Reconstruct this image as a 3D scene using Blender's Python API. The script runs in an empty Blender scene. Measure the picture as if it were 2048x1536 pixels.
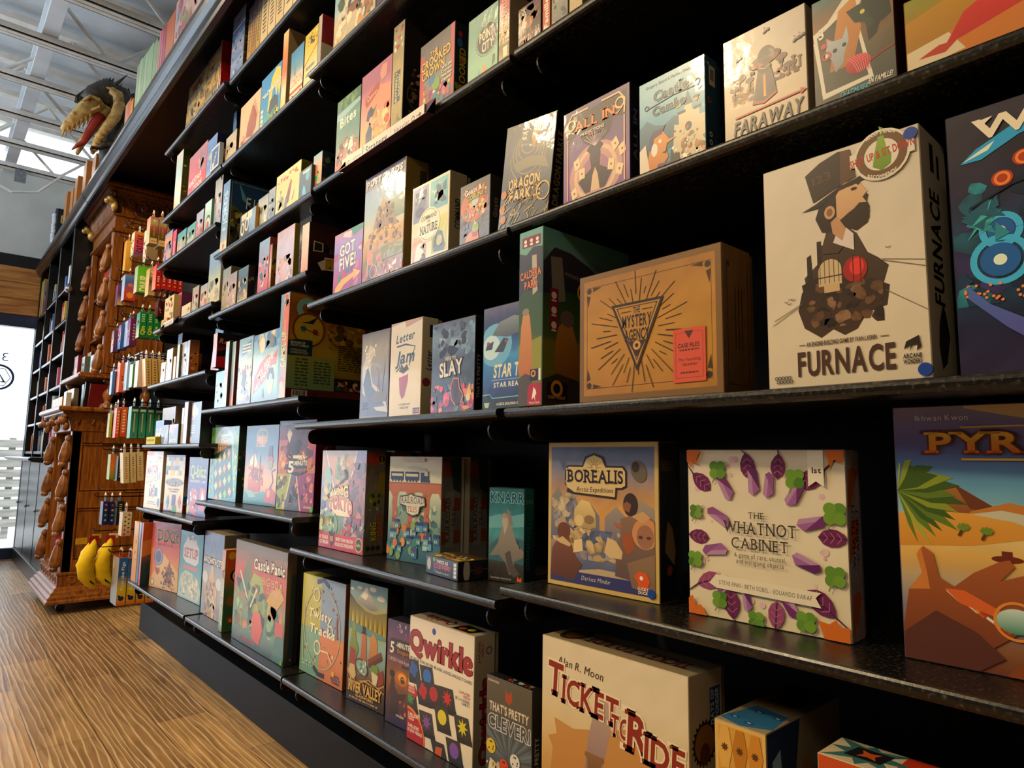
import bpy, bmesh, math, random
from mathutils import Vector, Matrix
R = math.radians
PI = math.pi
sc = bpy.context.scene
COL = sc.collection

# ------------------------------------------------------------------ camera
cam_d = bpy.data.cameras.new('camera')
cam_d.sensor_width = 36.0
cam_d.lens = 1326.03 / 2048 * 36.0
cam_d.clip_start = 0.02
cam_o = bpy.data.objects.new('camera', cam_d)
COL.objects.link(cam_o)
CR, CU, CF = (Vector((0.748313, -0.663185, 0.014608)), Vector((-0.086303, -0.075499, 0.993404)), Vector((0.657708, 0.744638, 0.113732)))
mw = Matrix((CR, CU, -CF)).transposed().to_4x4()
mw.translation = Vector((0, 0, 1.02))
cam_o.matrix_world = mw
sc.camera = cam_o

# ------------------------------------------------------------------ view, sky, lamps
sc.view_settings.view_transform = 'Standard'
sc.view_settings.look = 'None'
sc.view_settings.gamma = 1.0
sc.view_settings.use_curve_mapping = False
sc.view_settings.exposure = 0.5
wd = bpy.data.worlds.new('world')
sc.world = wd
wd.use_nodes = True
bg = wd.node_tree.nodes['Background']
bg.inputs[0].default_value = (0.80, 0.90, 1.0, 1)
bg.inputs[1].default_value = 2.6


def lamp(name, kind, loc, target, energy, color, **kw):
    d = bpy.data.lights.new(name, kind)
    d.energy = energy
    d.color = color
    for k, v in kw.items():
        setattr(d, k, v)
    o = bpy.data.objects.new(name, d)
    COL.objects.link(o)
    o.location = loc
    o.rotation_euler = (Vector(target) - Vector(loc)).to_track_quat('-Z', 'Y').to_euler()
    return o


WARM = (1.0, 0.74, 0.42)
for i, (lx, ly, lz, tx, ty, tz, en, sz) in enumerate([
        (-1.5, 1.9, 3.3, 0.9, 0.75, 1.0, 165, 95),
        (-1.4, 3.2, 3.4, 0.9, 2.2, 1.0, 72, 100),
        (-1.2, 4.8, 3.4, 0.9, 3.6, 1.2, 62, 100),
        (-0.55, 2.6, 3.4, 0.5, 3.0, 0.0, 95, 110),
        (-0.9, 2.9, 3.3, 0.8, 5.4, 1.2, 105, 75),
        (-0.3, 4.1, 3.4, 0.3, 4.6, 0.0, 45, 110)]):
    lamp('ceiling_spot', 'SPOT', (lx, ly, lz), (tx, ty, tz), en, WARM, spot_size=R(sz), spot_blend=0.7, shadow_soft_size=0.09)
lamp('shop_light', 'AREA', (-2.6, -0.6, 3.5), (-0.5, 1.5, 0.5), 26, (1.0, 0.83, 0.6), shape='RECTANGLE', size=1.2, size_y=0.3)
lamp('storefront_daylight', 'AREA', (-2.3, 8.0, 1.25), (-1.2, 2.0, 1.3), 48, (0.62, 0.80, 1.0), shape='RECTANGLE', size=4.2, size_y=2.1)
lamp('ceiling_fill', 'AREA', (-2.0, 5.6, 3.0), (0.2, 5.6, 3.9), 45, (0.70, 0.85, 1.0), shape='RECTANGLE', size=2.5, size_y=0.8)  # added fill aimed up to brighten the roof bluish; no roof opening exists

# ------------------------------------------------------------------ colours and materials


def lin(h):
    h = h.lstrip('#')
    if len(h) < 6:
        h = ''.join(q * 2 for q in h) or 'ffffff'
    out = []
    for i in (0, 2, 4):
        v = int(h[i:i + 2], 16) / 255.0
        out.append(v / 12.92 if v <= 0.04045 else ((v + 0.055) / 1.055) ** 2.4)
    return tuple(out)


def C(c):
    return lin(c) if isinstance(c, str) else c


def mixc(a, b, t):
    a, b = C(a), C(b)
    return tuple(a[i] + (b[i] - a[i]) * t for i in range(3))


def mat(name, color=(0.5, 0.5, 0.5), rough=0.5, metal=0.0, spec=0.5, emit=None, es=1.0, attr=False, coat=0.0, trans=0.0):
    m = bpy.data.materials.new(name)
    m.use_nodes = True
    n = m.node_tree.nodes
    p = n['Principled BSDF']
    p.inputs['Base Color'].default_value = (*C(color), 1)
    p.inputs['Roughness'].default_value = rough
    p.inputs['Metallic'].default_value = metal
    p.inputs['Specular IOR Level'].default_value = spec
    p.inputs['Coat Weight'].default_value = coat
    p.inputs['Coat Roughness'].default_value = 0.08
    p.inputs['Transmission Weight'].default_value = trans
    if attr:
        a = n.new('ShaderNodeAttribute')
        a.attribute_name = 'Col'
        m.node_tree.links.new(a.outputs['Color'], p.inputs['Base Color'])
    if emit:
        p.inputs['Emission Color'].default_value = (*C(emit), 1)
        p.inputs['Emission Strength'].default_value = es
    return m


def nodes(m):
    return m.node_tree.nodes, m.node_tree.links, m.node_tree.nodes['Principled BSDF']


def noise_mix(m, c1, c2, scale, stretch=(1, 1, 1), lo=0.35, hi=0.65, detail=6.0, rough_mix=None, bump=0.0, bscale=None, dist=0.0):
    n, l, p = nodes(m)
    tc = n.new('ShaderNodeTexCoord')
    mp = n.new('ShaderNodeMapping')
    mp.inputs['Scale'].default_value = stretch
    l.new(tc.outputs['Object'], mp.inputs['Vector'])
    nz = n.new('ShaderNodeTexNoise')
    nz.inputs['Scale'].default_value = scale
    nz.inputs['Detail'].default_value = detail
    nz.inputs['Distortion'].default_value = dist
    l.new(mp.outputs[0], nz.inputs['Vector'])
    r = n.new('ShaderNodeValToRGB')
    r.color_ramp.elements[0].position = lo
    r.color_ramp.elements[1].position = hi
    r.color_ramp.elements[0].color = (*C(c1), 1)
    r.color_ramp.elements[1].color = (*C(c2), 1)
    l.new(nz.outputs['Fac'], r.inputs['Fac'])
    l.new(r.outputs['Color'], p.inputs['Base Color'])
    if rough_mix:
        mr = n.new('ShaderNodeMapRange')
        mr.inputs['To Min'].default_value, mr.inputs['To Max'].default_value = rough_mix
        l.new(nz.outputs['Fac'], mr.inputs['Value'])
        l.new(mr.outputs[0], p.inputs['Roughness'])
    if bump:
        b = n.new('ShaderNodeBump')
        b.inputs['Strength'].default_value = bump
        b.inputs['Distance'].default_value = 0.002
        l.new(nz.outputs['Fac'], b.inputs['Height'])
        l.new(b.outputs['Normal'], p.inputs['Normal'])
    return m


M = {}
M['print'] = mat('printed_card', rough=0.36, spec=0.42, attr=True)
M['matte'] = mat('uncoated_card', rough=0.62, spec=0.3, attr=True)
M['wrap'] = mat('shrink_wrapped_card', rough=0.34, spec=0.45, attr=True, coat=0.22)
n, l, p = nodes(M['wrap'])
tc = n.new('ShaderNodeTexCoord')
nz = n.new('ShaderNodeTexNoise')
nz.inputs['Scale'].default_value = 26
nz.inputs['Detail'].default_value = 3
l.new(tc.outputs['Object'], nz.inputs['Vector'])
b = n.new('ShaderNodeBump')
b.inputs['Strength'].default_value = 0.22
b.inputs['Distance'].default_value = 0.004
l.new(nz.outputs['Fac'], b.inputs['Height'])
l.new(b.outputs['Normal'], p.inputs['Coat Normal'])

M['black'] = noise_mix(mat('black_powder_coat', rough=0.36, spec=0.5), '#0b0a09', '#141210', 30, bump=0.05)
M['shelf'] = mat('scuffed_black_shelf', rough=0.3, spec=0.55)
noise_mix(M['shelf'], '#0e0d0b', '#4a4336', 210, stretch=(1, 1, 1), lo=0.56, hi=0.74, detail=3, rough_mix=(0.2, 0.42), bump=0.08)
M['panel'] = noise_mix(mat('black_back_panel', rough=0.55, spec=0.25), '#070605', '#0e0c0a', 6)
M['crown'] = noise_mix(mat('glossy_black_crown', rough=0.2, spec=0.6), '#0b0b0d', '#15161a', 3, stretch=(1, 0.2, 1), rough_mix=(0.16, 0.26))
M['case'] = noise_mix(mat('black_painted_wood', rough=0.3, spec=0.5), '#08080a', '#101014', 12)
M['wood'] = mat('oak_cabinet', rough=0.34, spec=0.45)
noise_mix(M['wood'], '#5a2c0c', '#a3601f', 7, stretch=(9, 9, 0.8), lo=0.3, hi=0.72, detail=8, bump=0.15, dist=0.6)
M['woodb'] = mat('oak_carving', rough=0.34, spec=0.45)
noise_mix(M['woodb'], '#5c3012', '#a56a34', 18, lo=0.3, hi=0.7, detail=5, bump=0.2)
M['woodd'] = noise_mix(mat('dark_oak', rough=0.45), '#331708', '#5a2d10', 8, stretch=(9, 9, 0.8))
M['plank'] = noise_mix(mat('pine_board', rough=0.5), '#8a4d1c', '#c98a44', 4, stretch=(0.6, 1, 7), lo=0.3, hi=0.7, detail=7, dist=0.8)
M['white'] = noise_mix(mat('white_paint', rough=0.6, spec=0.3), '#cfd3d6', '#e6e8ea', 3)
M['steel'] = noise_mix(mat('white_painted_steel', rough=0.5, spec=0.4), '#d9d2c6', '#efe9df', 9)
M['wallw'] = noise_mix(mat('grey_white_panel', rough=0.65, spec=0.25), '#b9bab4', '#cfcfc8', 2)
M['plaster'] = noise_mix(mat('plaster', rough=0.8, spec=0.2), '#8d8478', '#a09688', 2)
M['wire'] = mat('black_wire', '#0a0a0a', rough=0.3, metal=0.3)
M['metal'] = noise_mix(mat('brushed_metal', rough=0.35, metal=0.85), '#8c8f93', '#a8abb0', 40, stretch=(1, 12, 1))
M['navy'] = noise_mix(mat('door_frame_blue', rough=0.35), '#101c33', '#18294a', 5)
M['glass'] = mat('clear_glass', (1, 1, 1), rough=0.0, trans=1.0, spec=0.5)
n, l, p = nodes(M['glass'])
tr = n.new('ShaderNodeBsdfTransparent')
gl = n.new('ShaderNodeBsdfGlossy')
gl.inputs['Roughness'].default_value = 0.02
fr = n.new('ShaderNodeFresnel')
fr.inputs['IOR'].default_value = 1.45
mx = n.new('ShaderNodeMixShader')
l.new(fr.outputs[0], mx.inputs[0])
l.new(tr.outputs[0], mx.inputs[1])
l.new(gl.outputs[0], mx.inputs[2])
l.new(mx.outputs[0], n['Material Output'].inputs['Surface'])
M['outside'] = noise_mix(mat('pale_concrete', rough=0.8), '#c9c7c0', '#e2e0da', 2)
M['slat'] = noise_mix(mat('grey_slats', rough=0.7), '#8d8a82', '#b3afa5', 5, stretch=(0.5, 1, 6))
M['velvet'] = noise_mix(mat('velvet_bag', rough=0.8, spec=0.2), '#6d0f12', '#a01a1c', 14, bump=0.2)
M['yellow'] = noise_mix(mat('yellow_pouch_cloth', rough=0.65, spec=0.25), '#c9a409', '#f2cf1f', 7, bump=0.3)
M['basket'] = noise_mix(mat('woven_basket', rough=0.7), '#22262c', '#525a66', 60, bump=0.4)
M['gold'] = noise_mix(mat('gold_paint', rough=0.38, metal=0.3), '#8a6a24', '#d3ae5c', 20)
M['bone'] = noise_mix(mat('painted_bone', rough=0.5), '#8d6a2c', '#e2bd74', 26, lo=0.3, hi=0.68, bump=0.35)
M['scale'] = noise_mix(mat('dark_dragon_scales', rough=0.5), '#1c1710', '#4a4030', 34, lo=0.35, hi=0.65, bump=0.6)
M['tongue'] = noise_mix(mat('dragon_tongue', rough=0.4), '#6e1512', '#a32a20', 12)
M['fur'] = noise_mix(mat('white_fur', rough=0.9, spec=0.1), '#c8cbd0', '#f3f4f6', 60, bump=0.8)
M['plastic'] = mat('clear_purple_plastic', '#4a2f3c', rough=0.2, spec=0.5)

# floor boards: planks run along Y, each board its own tone, light wavy grain
fm = M['floor'] = mat('oak_plank_floor', rough=0.3, spec=0.45)
n, l, p = nodes(fm)
tc = n.new('ShaderNodeTexCoord')
mp = n.new('ShaderNodeMapping')
mp.inputs['Rotation'].default_value = (0, 0, R(90))
l.new(tc.outputs['Object'], mp.inputs['Vector'])
br = n.new('ShaderNodeTexBrick')
br.offset = 0.37
br.inputs['Scale'].default_value = 1.0
br.inputs['Brick Width'].default_value = 1.22
br.inputs['Row Height'].default_value = 0.19
br.inputs['Mortar Size'].default_value = 0.0016
br.inputs['Mortar Smooth'].default_value = 0.2
br.inputs['Bias'].default_value = 0.0
br.inputs['Color1'].default_value = (*lin('#8d6c48'), 1)
br.inputs['Color2'].default_value = (*lin('#c39b62'), 1)
br.inputs['Mortar'].default_value = (*lin('#4a3522'), 1)
l.new(mp.outputs[0], br.inputs['Vector'])
mp2 = n.new('ShaderNodeMapping')
mp2.inputs['Scale'].default_value = (9, 0.8, 1)
l.new(tc.outputs['Object'], mp2.inputs['Vector'])
nz = n.new('ShaderNodeTexNoise')
nz.inputs['Scale'].default_value = 3.2
nz.inputs['Detail'].default_value = 9
nz.inputs['Distortion'].default_value = 1.6
l.new(mp2.outputs[0], nz.inputs['Vector'])
wv = n.new('ShaderNodeTexWave')
wv.inputs['Scale'].default_value = 1.6
wv.inputs['Distortion'].default_value = 9
wv.inputs['Detail'].default_value = 3
wv.inputs['Detail Scale'].default_value = 0.9
l.new(mp2.outputs[0], wv.inputs['Vector'])
rp = n.new('ShaderNodeValToRGB')
rp.color_ramp.elements[0].position = 0.30
rp.color_ramp.elements[0].color = (0.45, 0.40, 0.36, 1)
rp.color_ramp.elements[1].position = 0.68
rp.color_ramp.elements[1].color = (1.12, 1.08, 1.02, 1)
l.new(nz.outputs['Fac'], rp.inputs['Fac'])
mm = n.new('ShaderNodeMix')
mm.data_type = 'RGBA'
mm.blend_type = 'MULTIPLY'
mm.inputs[0].default_value = 0.85
l.new(br.outputs['Color'], mm.inputs[6])
l.new(rp.outputs['Color'], mm.inputs[7])
rp2 = n.new('ShaderNodeValToRGB')
rp2.color_ramp.elements[0].position = 0.82
rp2.color_ramp.elements[0].color = (0, 0, 0, 1)
rp2.color_ramp.elements[1].position = 0.97
rp2.color_ramp.elements[1].color = (0.55, 0.55, 0.55, 1)
l.new(wv.outputs['Fac'], rp2.inputs['Fac'])
m2 = n.new('ShaderNodeMix')
m2.data_type = 'RGBA'
l.new(rp2.outputs['Color'], m2.inputs[0])
l.new(mm.outputs[2], m2.inputs[6])
m2.inputs[7].default_value = (*lin('#e0c79a'), 1)
l.new(m2.outputs[2], p.inputs['Base Color'])
mr = n.new('ShaderNodeMapRange')
mr.inputs['To Min'].default_value = 0.22
mr.inputs['To Max'].default_value = 0.42
l.new(nz.outputs['Fac'], mr.inputs['Value'])
l.new(mr.outputs[0], p.inputs['Roughness'])
b = n.new('ShaderNodeBump')
b.inputs['Strength'].default_value = 0.25
b.inputs['Distance'].default_value = 0.001
l.new(wv.outputs['Fac'], b.inputs['Height'])
l.new(b.outputs['Normal'], p.inputs['Normal'])

# ------------------------------------------------------------------ mesh builder
EPS = 0.00002


class MB:
    """collects geometry with a colour per vertex; build() links it as ONE mesh object"""

    def __init__(s, col='#808080'):
        s.v, s.f, s.c, s.m, s.mi, s.sm = [], [], [], [], [], []
        s.mats = []
        s.dc = C(col)
        s.cm = 0
        s.smooth = False

    def use(s, m):
        if m not in s.mats:
            s.mats.append(m)
        s.cm = s.mats.index(m)

    def add(s, vs, fs, col=None):
        o = len(s.v)
        s.v.extend([tuple(q) for q in vs])
        if col is None:
            s.c.extend([s.dc] * len(vs))
        elif len(col) == len(vs) and not isinstance(col[0], (int, float)):
            s.c.extend(col)
        else:
            s.c.extend([col] * len(vs))
        for q in fs:
            s.f.append([i + o for i in q])
            s.m.append(s.cm)
            s.sm.append(s.smooth)

    def box(s, x0, x1, y0, y1, z0, z1, col=None, ch=0.0012):
        """box with chamfered edges"""
        ch = min(ch, (x1 - x0) * .3, (y1 - y0) * .3, (z1 - z0) * .3)
        vs, idx = [], {}
        for i, (X, sx) in enumerate(((x0, 1), (x1, -1))):
            for j, (Y, sy) in enumerate(((y0, 1), (y1, -1))):
                for k, (Z, sz) in enumerate(((z0, 1), (z1, -1))):
                    idx[(i, j, k, 0)] = len(vs); vs.append((X, Y + sy * ch, Z + sz * ch))
                    idx[(i, j, k, 1)] = len(vs); vs.append((X + sx * ch, Y, Z + sz * ch))
                    idx[(i, j, k, 2)] = len(vs); vs.append((X + sx * ch, Y + sy * ch, Z))
        fs = []

        def q(keys, nrm):
            ids = [idx[k] for k in keys]
            a, b_, c_ = (Vector(vs[i]) for i in ids[:3])
            if (b_ - a).cross(c_ - b_).dot(Vector(nrm)) < 0:
                ids.reverse()
            fs.append(ids)
        for i, sg in ((0, -1), (1, 1)):
            q([(i, 0, 0, 0), (i, 1, 0, 0), (i, 1, 1, 0), (i, 0, 1, 0)], (sg, 0, 0))
            q([(0, i, 0, 1), (1, i, 0, 1), (1, i, 1, 1), (0, i, 1, 1)], (0, sg, 0))
            q([(0, 0, i, 2), (1, 0, i, 2), (1, 1, i, 2), (0, 1, i, 2)], (0, 0, sg))
        for i, si in ((0, -1), (1, 1)):
            for j, sj in ((0, -1), (1, 1)):
                q([(i, j, 0, 0), (i, j, 1, 0), (i, j, 1, 1), (i, j, 0, 1)], (si, sj, 0))
                q([(i, 0, j, 0), (i, 1, j, 0), (i, 1, j, 2), (i, 0, j, 2)], (si, 0, sj))
                q([(0, i, j, 1), (1, i, j, 1), (1, i, j, 2), (0, i, j, 2)], (0, si, sj))
                for k, sk in ((0, -1), (1, 1)):
                    q([(i, j, k, 0), (i, j, k, 1), (i, j, k, 2)], (si, sj, sk))
        s.add(vs, fs, col)

    def tube(s, pts, r, seg=10, col=None, cap=True):
        pts = [Vector(q) for q in pts]
        rs = r if isinstance(r, (list, tuple)) else [r] * len(pts)
        vs, fs = [], []
        up = Vector((0.13, 0.31, 0.94)).normalized()
        for i, q in enumerate(pts):
            t = (pts[min(i + 1, len(pts) - 1)] - pts[max(i - 1, 0)]).normalized()
            a = t.cross(up)
            if a.length < 1e-4:
                a = t.cross(Vector((1, 0, 0)))
            a.normalize()
            b_ = t.cross(a)
            for k in range(seg):
                an = 2 * PI * k / seg
                vs.append(q + (a * math.cos(an) + b_ * math.sin(an)) * rs[i])
        for i in range(len(pts) - 1):
            for k in range(seg):
                k2 = (k + 1) % seg
                fs.append([i * seg + k, i * seg + k2, (i + 1) * seg + k2, (i + 1) * seg + k])
        if cap:
            fs.append(list(range(seg))[::-1])
            fs.append([(len(pts) - 1) * seg + k for k in range(seg)])
        s.add(vs, fs, col)

    def lathe(s, prof, o=(0, 0, 0), seg=20, col=None):
        o = Vector(o)
        vs, fs = [], []
        for r_, z in prof:
            for k in range(seg):
                a = 2 * PI * k / seg
                vs.append(o + Vector((r_ * math.cos(a), r_ * math.sin(a), z)))
        for i in range(len(prof) - 1):
            for k in range(seg):
                k2 = (k + 1) % seg
                fs.append([i * seg + k, i * seg + k2, (i + 1) * seg + k2, (i + 1) * seg + k])
        fs.append(list(range(seg))[::-1])
        fs.append([(len(prof) - 1) * seg + k for k in range(seg)])
        s.add(vs, fs, col)

    def prism(s, prof, axis, a0, a1, col=None):
        """extrude a closed 2-D outline; axis 'y': outline is (x, z)  axis 'x': (y, z)  axis 'z': (x, y)"""
        n_ = len(prof)

        def P(q, a):
            return (q[0], a, q[1]) if axis == 'y' else (a, q[0], q[1]) if axis == 'x' else (q[0], q[1], a)
        vs = [P(q, a0) for q in prof] + [P(q, a1) for q in prof]
        ar = sum(prof[i][0] * prof[(i + 1) % n_][1] - prof[(i + 1) % n_][0] * prof[i][1] for i in range(n_))
        fl = (ar > 0) != (axis == 'y')
        fs = []
        for i in range(n_):
            j = (i + 1) % n_
            fs.append([i, j, n_ + j, n_ + i] if fl else [j, i, n_ + i, n_ + j])
        e0, e1 = list(range(n_)), [n_ + i for i in range(n_)]
        fs.append(e0[::-1] if fl else e0)
        fs.append(e1 if fl else e1[::-1])
        s.add(vs, fs, col)

    def ball(s, c, r, seg=14, rings=9, col=None, fn=None):
        c = Vector(c)
        rr = r if isinstance(r, (list, tuple)) else (r, r, r)
        vs, fs = [], []
        for i in range(rings + 1):
            t = PI * i / rings
            for k in range(seg):
                a = 2 * PI * k / seg
                q = Vector((math.sin(t) * math.cos(a), math.sin(t) * math.sin(a), math.cos(t)))
                if fn:
                    q = fn(q)
                vs.append(c + Vector((q.x * rr[0], q.y * rr[1], q.z * rr[2])))
        for i in range(rings):
            for k in range(seg):
                k2 = (k + 1) % seg
                fs.append([i * seg + k, (i + 1) * seg + k, (i + 1) * seg + k2, i * seg + k2])
        s.add(vs, fs, col)

    def build(s, name, m=None, parent=None, loc=None, rot=None):
        me = bpy.data.meshes.new(name)
        me.from_pydata(s.v, [], s.f)
        ms = s.mats if s.mats else [m]
        for q in ms:
            me.materials.append(q)
        me.polygons.foreach_set('material_index', s.m if s.mats else [0] * len(s.f))
        me.polygons.foreach_set('use_smooth', s.sm)
        ca = me.color_attributes.new('Col', 'FLOAT_COLOR', 'POINT')
        buf = []
        for c in s.c:
            buf.extend((c[0], c[1], c[2], 1.0))
        ca.data.foreach_set('color', buf)
        me.update()
        o = bpy.data.objects.new(name, me)
        COL.objects.link(o)
        if parent:
            o.parent = parent
        if loc:
            o.location = loc
        if rot:
            o.rotation_euler = rot
        return o


def tag(o, label, cat, group=None):
    o['label'] = label
    o['category'] = cat
    if group:
        o['group'] = group
    return o


def thing(name, label, cat, loc=(0, 0, 0), rot=(0, 0, 0), group=None):
    o = bpy.data.objects.new(name, None)
    COL.objects.link(o)
    o.location = loc
    o.rotation_euler = rot
    o.empty_display_size = 0.05
    return tag(o, label, cat, group)


def struct(o):
    o['kind'] = 'structure'
    return o


# ------------------------------------------------------------------ letters
CH = "ABCDEFGHIJKLMNOPQRSTUVWXYZabcdefghijklmnopqrstuvwxyz0123456789!'.,:-&+?()"
GLY = {}


def make_glyphs():
    tmp = []
    for off in (0.0, 0.028, 0.075):
        for ch in CH:
            cu = bpy.data.curves.new('glyph', 'FONT')
            cu.body = ch
            cu.offset = off
            cu.resolution_u = 3
            ob = bpy.data.objects.new('glyph', cu)
            COL.objects.link(ob)
            tmp.append((ch, off, ob, cu))
    bpy.context.view_layer.update()
    dg = bpy.context.evaluated_depsgraph_get()
    for ch, off, ob, cu in tmp:
        me = bpy.data.meshes.new_from_object(ob.evaluated_get(dg))
        vs = [(q.co.x, q.co.y) for q in me.vertices]
        fs = []
        for q in me.polygons:
            ids = list(q.vertices)
            ar = sum(vs[ids[i]][0] * vs[ids[(i + 1) % len(ids)]][1] - vs[ids[(i + 1) % len(ids)]][0] * vs[ids[i]][1] for i in range(len(ids)))
            fs.append(ids if ar > 0 else ids[::-1])
        GLY[(ch, off)] = (vs, fs)
        bpy.data.meshes.remove(me)
    for ch, off, ob, cu in tmp:
        bpy.data.objects.remove(ob)
        bpy.data.curves.remove(cu)


make_glyphs()
CAP = max(y for x, y in GLY[('H', 0.0)][0])
SERIF = {'B': 'tlbl', 'D': 'tlbl', 'E': 'tlbl', 'F': 'tlbl', 'H': 'tlblrtrb', 'I': 'tcbc', 'K': 'tlblrtrb', 'L': 'tlbl', 'M': 'tlblrtrb', 'N': 'tlblrtrb', 'P': 'tlbl', 'R': 'tlblrb',
         'T': 'bc', 'A': 'blrb', 'V': 'tlrt', 'W': 'tlrt', 'X': 'tlblrtrb', 'Y': 'tlrtbc', 'U': 'tlrt', 'r': 'bl', 'i': 'bc', 'n': 'blrb', 'k': 'tlblrb', 'l': 'tcbc', 'h': 'tlblrb'}


class Face:
    """a printed face of a box: u,v run 0..1 over it; every print lies a hair above the last"""

    def __init__(s, B, o, ex, ey, w, h, k=0):
        s.B, s.o, s.ex, s.ey = B, Vector(o), Vector(ex), Vector(ey)
        s.n = s.ex.cross(s.ey)
        s.w, s.h, s.k = w, h, k
        s.rnd = random.Random(int((w * 977 + h * 331 + o[0] * 71) * 1e4) & 0xffff)

    def P(s, u, v):
        u, v = min(1.0, max(0.0, u)), min(1.0, max(0.0, v))
        return s.o + s.ex * (u * s.w) + s.ey * (v * s.h) + s.n * (EPS * (s.k + 2))

    def nx(s):
        s.k += 1

    def sub(s, u0, v0, u1, v1):
        f = Face(s.B, s.o + s.ex * (u0 * s.w) + s.ey * (v0 * s.h), s.ex, s.ey, (u1 - u0) * s.w, (v1 - v0) * s.h, s.k + 1)
        return f

    def bg(s, cols, amp=0.0, n=(10, 14), patch=None):
        """vertical run of colours bottom -> top, with mottling"""
        cols = [C(q) for q in cols]
        if len(cols) == 1:
            cols = cols * 2
        a, b_ = n if (amp or patch) else (1, max(1, len(cols) - 1))
        vs, cs = [], []
        for j in range(b_ + 1):
            t = j / b_ * (len(cols) - 1)
            i = min(int(t), len(cols) - 2)
            base = mixc(cols[i], cols[i + 1], t - i)
            for k in range(a + 1):
                c = base
                if amp:
                    g = 1 + amp * (s.rnd.random() * 2 - 1)
                    c = tuple(max(0, q * g * (1 + .3 * amp * (s.rnd.random() - .5))) for q in base)
                vs.append(s.P(k / a, j / b_)); cs.append(c)
        fs = [[j * (a + 1) + k, j * (a + 1) + k + 1, (j + 1) * (a + 1) + k + 1, (j + 1) * (a + 1) + k] for j in range(b_) for k in range(a)]
        s.B.add(vs, fs, cs)
        s.nx()
        return s

    def poly(s, pts, c, c2=None):
        """filled outline (may be concave), colour c (c2: colour at its top)"""
        pts = [(float(a), float(b_)) for a, b_ in pts]
        ar = sum(pts[i][0] * pts[(i + 1) % len(pts)][1] - pts[(i + 1) % len(pts)][0] * pts[i][1] for i in range(len(pts)))
        if ar < 0:
            pts = pts[::-1]
        lo, hi = min(q[1] for q in pts), max(q[1] for q in pts)
        cs = [C(c) if c2 is None else mixc(c, c2, (q[1] - lo) / max(1e-6, hi - lo)) for q in pts]
        vs = [s.P(*q) for q in pts]
        if len(pts) <= 4:
            fs = [list(range(len(pts)))]
        else:
            from mathutils.geometry import tessellate_polygon
            tri = tessellate_polygon([[Vector((a * s.w, b_ * s.h, 0)) for a, b_ in pts]])
            fs = []
            for t in tri:
                a_ = [pts[i] for i in t]
                sgn = (a_[1][0] - a_[0][0]) * (a_[2][1] - a_[0][1]) - (a_[2][0] - a_[0][0]) * (a_[1][1] - a_[0][1])
                fs.append(list(t) if sgn > 0 else list(t)[::-1])
        s.B.add(vs, fs, cs)
        s.nx()
        return s

    def rect(s, a, b_, c_, d, col, col2=None):
        return s.poly([(a, b_), (c_, b_), (c_, d), (a, d)], col, col2)

    def ell(s, cx, cy, rx, ry, col, col2=None, n=22, rot=0, a0=0, a1=360):
        """rx, ry in metres/face width; ry None keeps it round"""
        if ry is None:
            ry = rx
        pts = []
        full = (a1 - a0) >= 360
        for i in range(n + (0 if full else 1)):
            a = R(a0 + (a1 - a0) * i / n)
            x, y = rx * math.cos(a), ry * math.sin(a)
            x, y = x * math.cos(R(rot)) - y * math.sin(R(rot)), x * math.sin(R(rot)) + y * math.cos(R(rot))
            pts.append((cx + x, cy + y * s.w / s.h))
        return s.poly(pts, col, col2)

    def line(s, pts, wd, col):
        """polyline of width wd (fraction of face width)"""
        hw = wd * s.w / 2
        P2 = [Vector((a * s.w, b_ * s.h)) for a, b_ in pts]
        vs, fs = [], []
        for i, q in enumerate(P2):
            t = (P2[min(i + 1, len(P2) - 1)] - P2[max(i - 1, 0)])
            t = t.normalized() if t.length > 0 else Vector((1, 0))
            nn = Vector((-t.y, t.x)) * hw
            for z in (q + nn, q - nn):
                vs.append(s.P(z.x / s.w, z.y / s.h))
        for i in range(len(P2) - 1):
            fs.append([2 * i + 1, 2 * i + 3, 2 * i + 2, 2 * i])
        s.B.add(vs, fs, C(col))
        s.nx()
        return s

    def ring(s, cx, cy, r, wd, col, n=28, a0=0, a1=360, ry=None):
        ry = ry or r
        pts = [(cx + r * math.cos(R(a0 + (a1 - a0) * i / n)), cy + ry * math.sin(R(a0 + (a1 - a0) * i / n)) * s.w / s.h) for i in range(n + 1)]
        return s.line(pts, wd, col)

    def star(s, cx, cy, r, r2, n, col, rot=0):
        pts = []
        for i in range(2 * n):
            a = R(rot) + PI * i / n
            q = r if i % 2 == 0 else r2
            pts.append((cx + q * math.cos(a), cy + q * math.sin(a) * s.w / s.h))
        return s.poly(pts, col)

    def frame(s, t, col):
        th = t * s.w / s.h
        for a in ((0, 0, 1, th), (0, 1 - th, 1, 1), (0, th, t, 1 - th), (1 - t, th, 1, 1 - th)):
            s.rect(*a, col)
        return s

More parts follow.
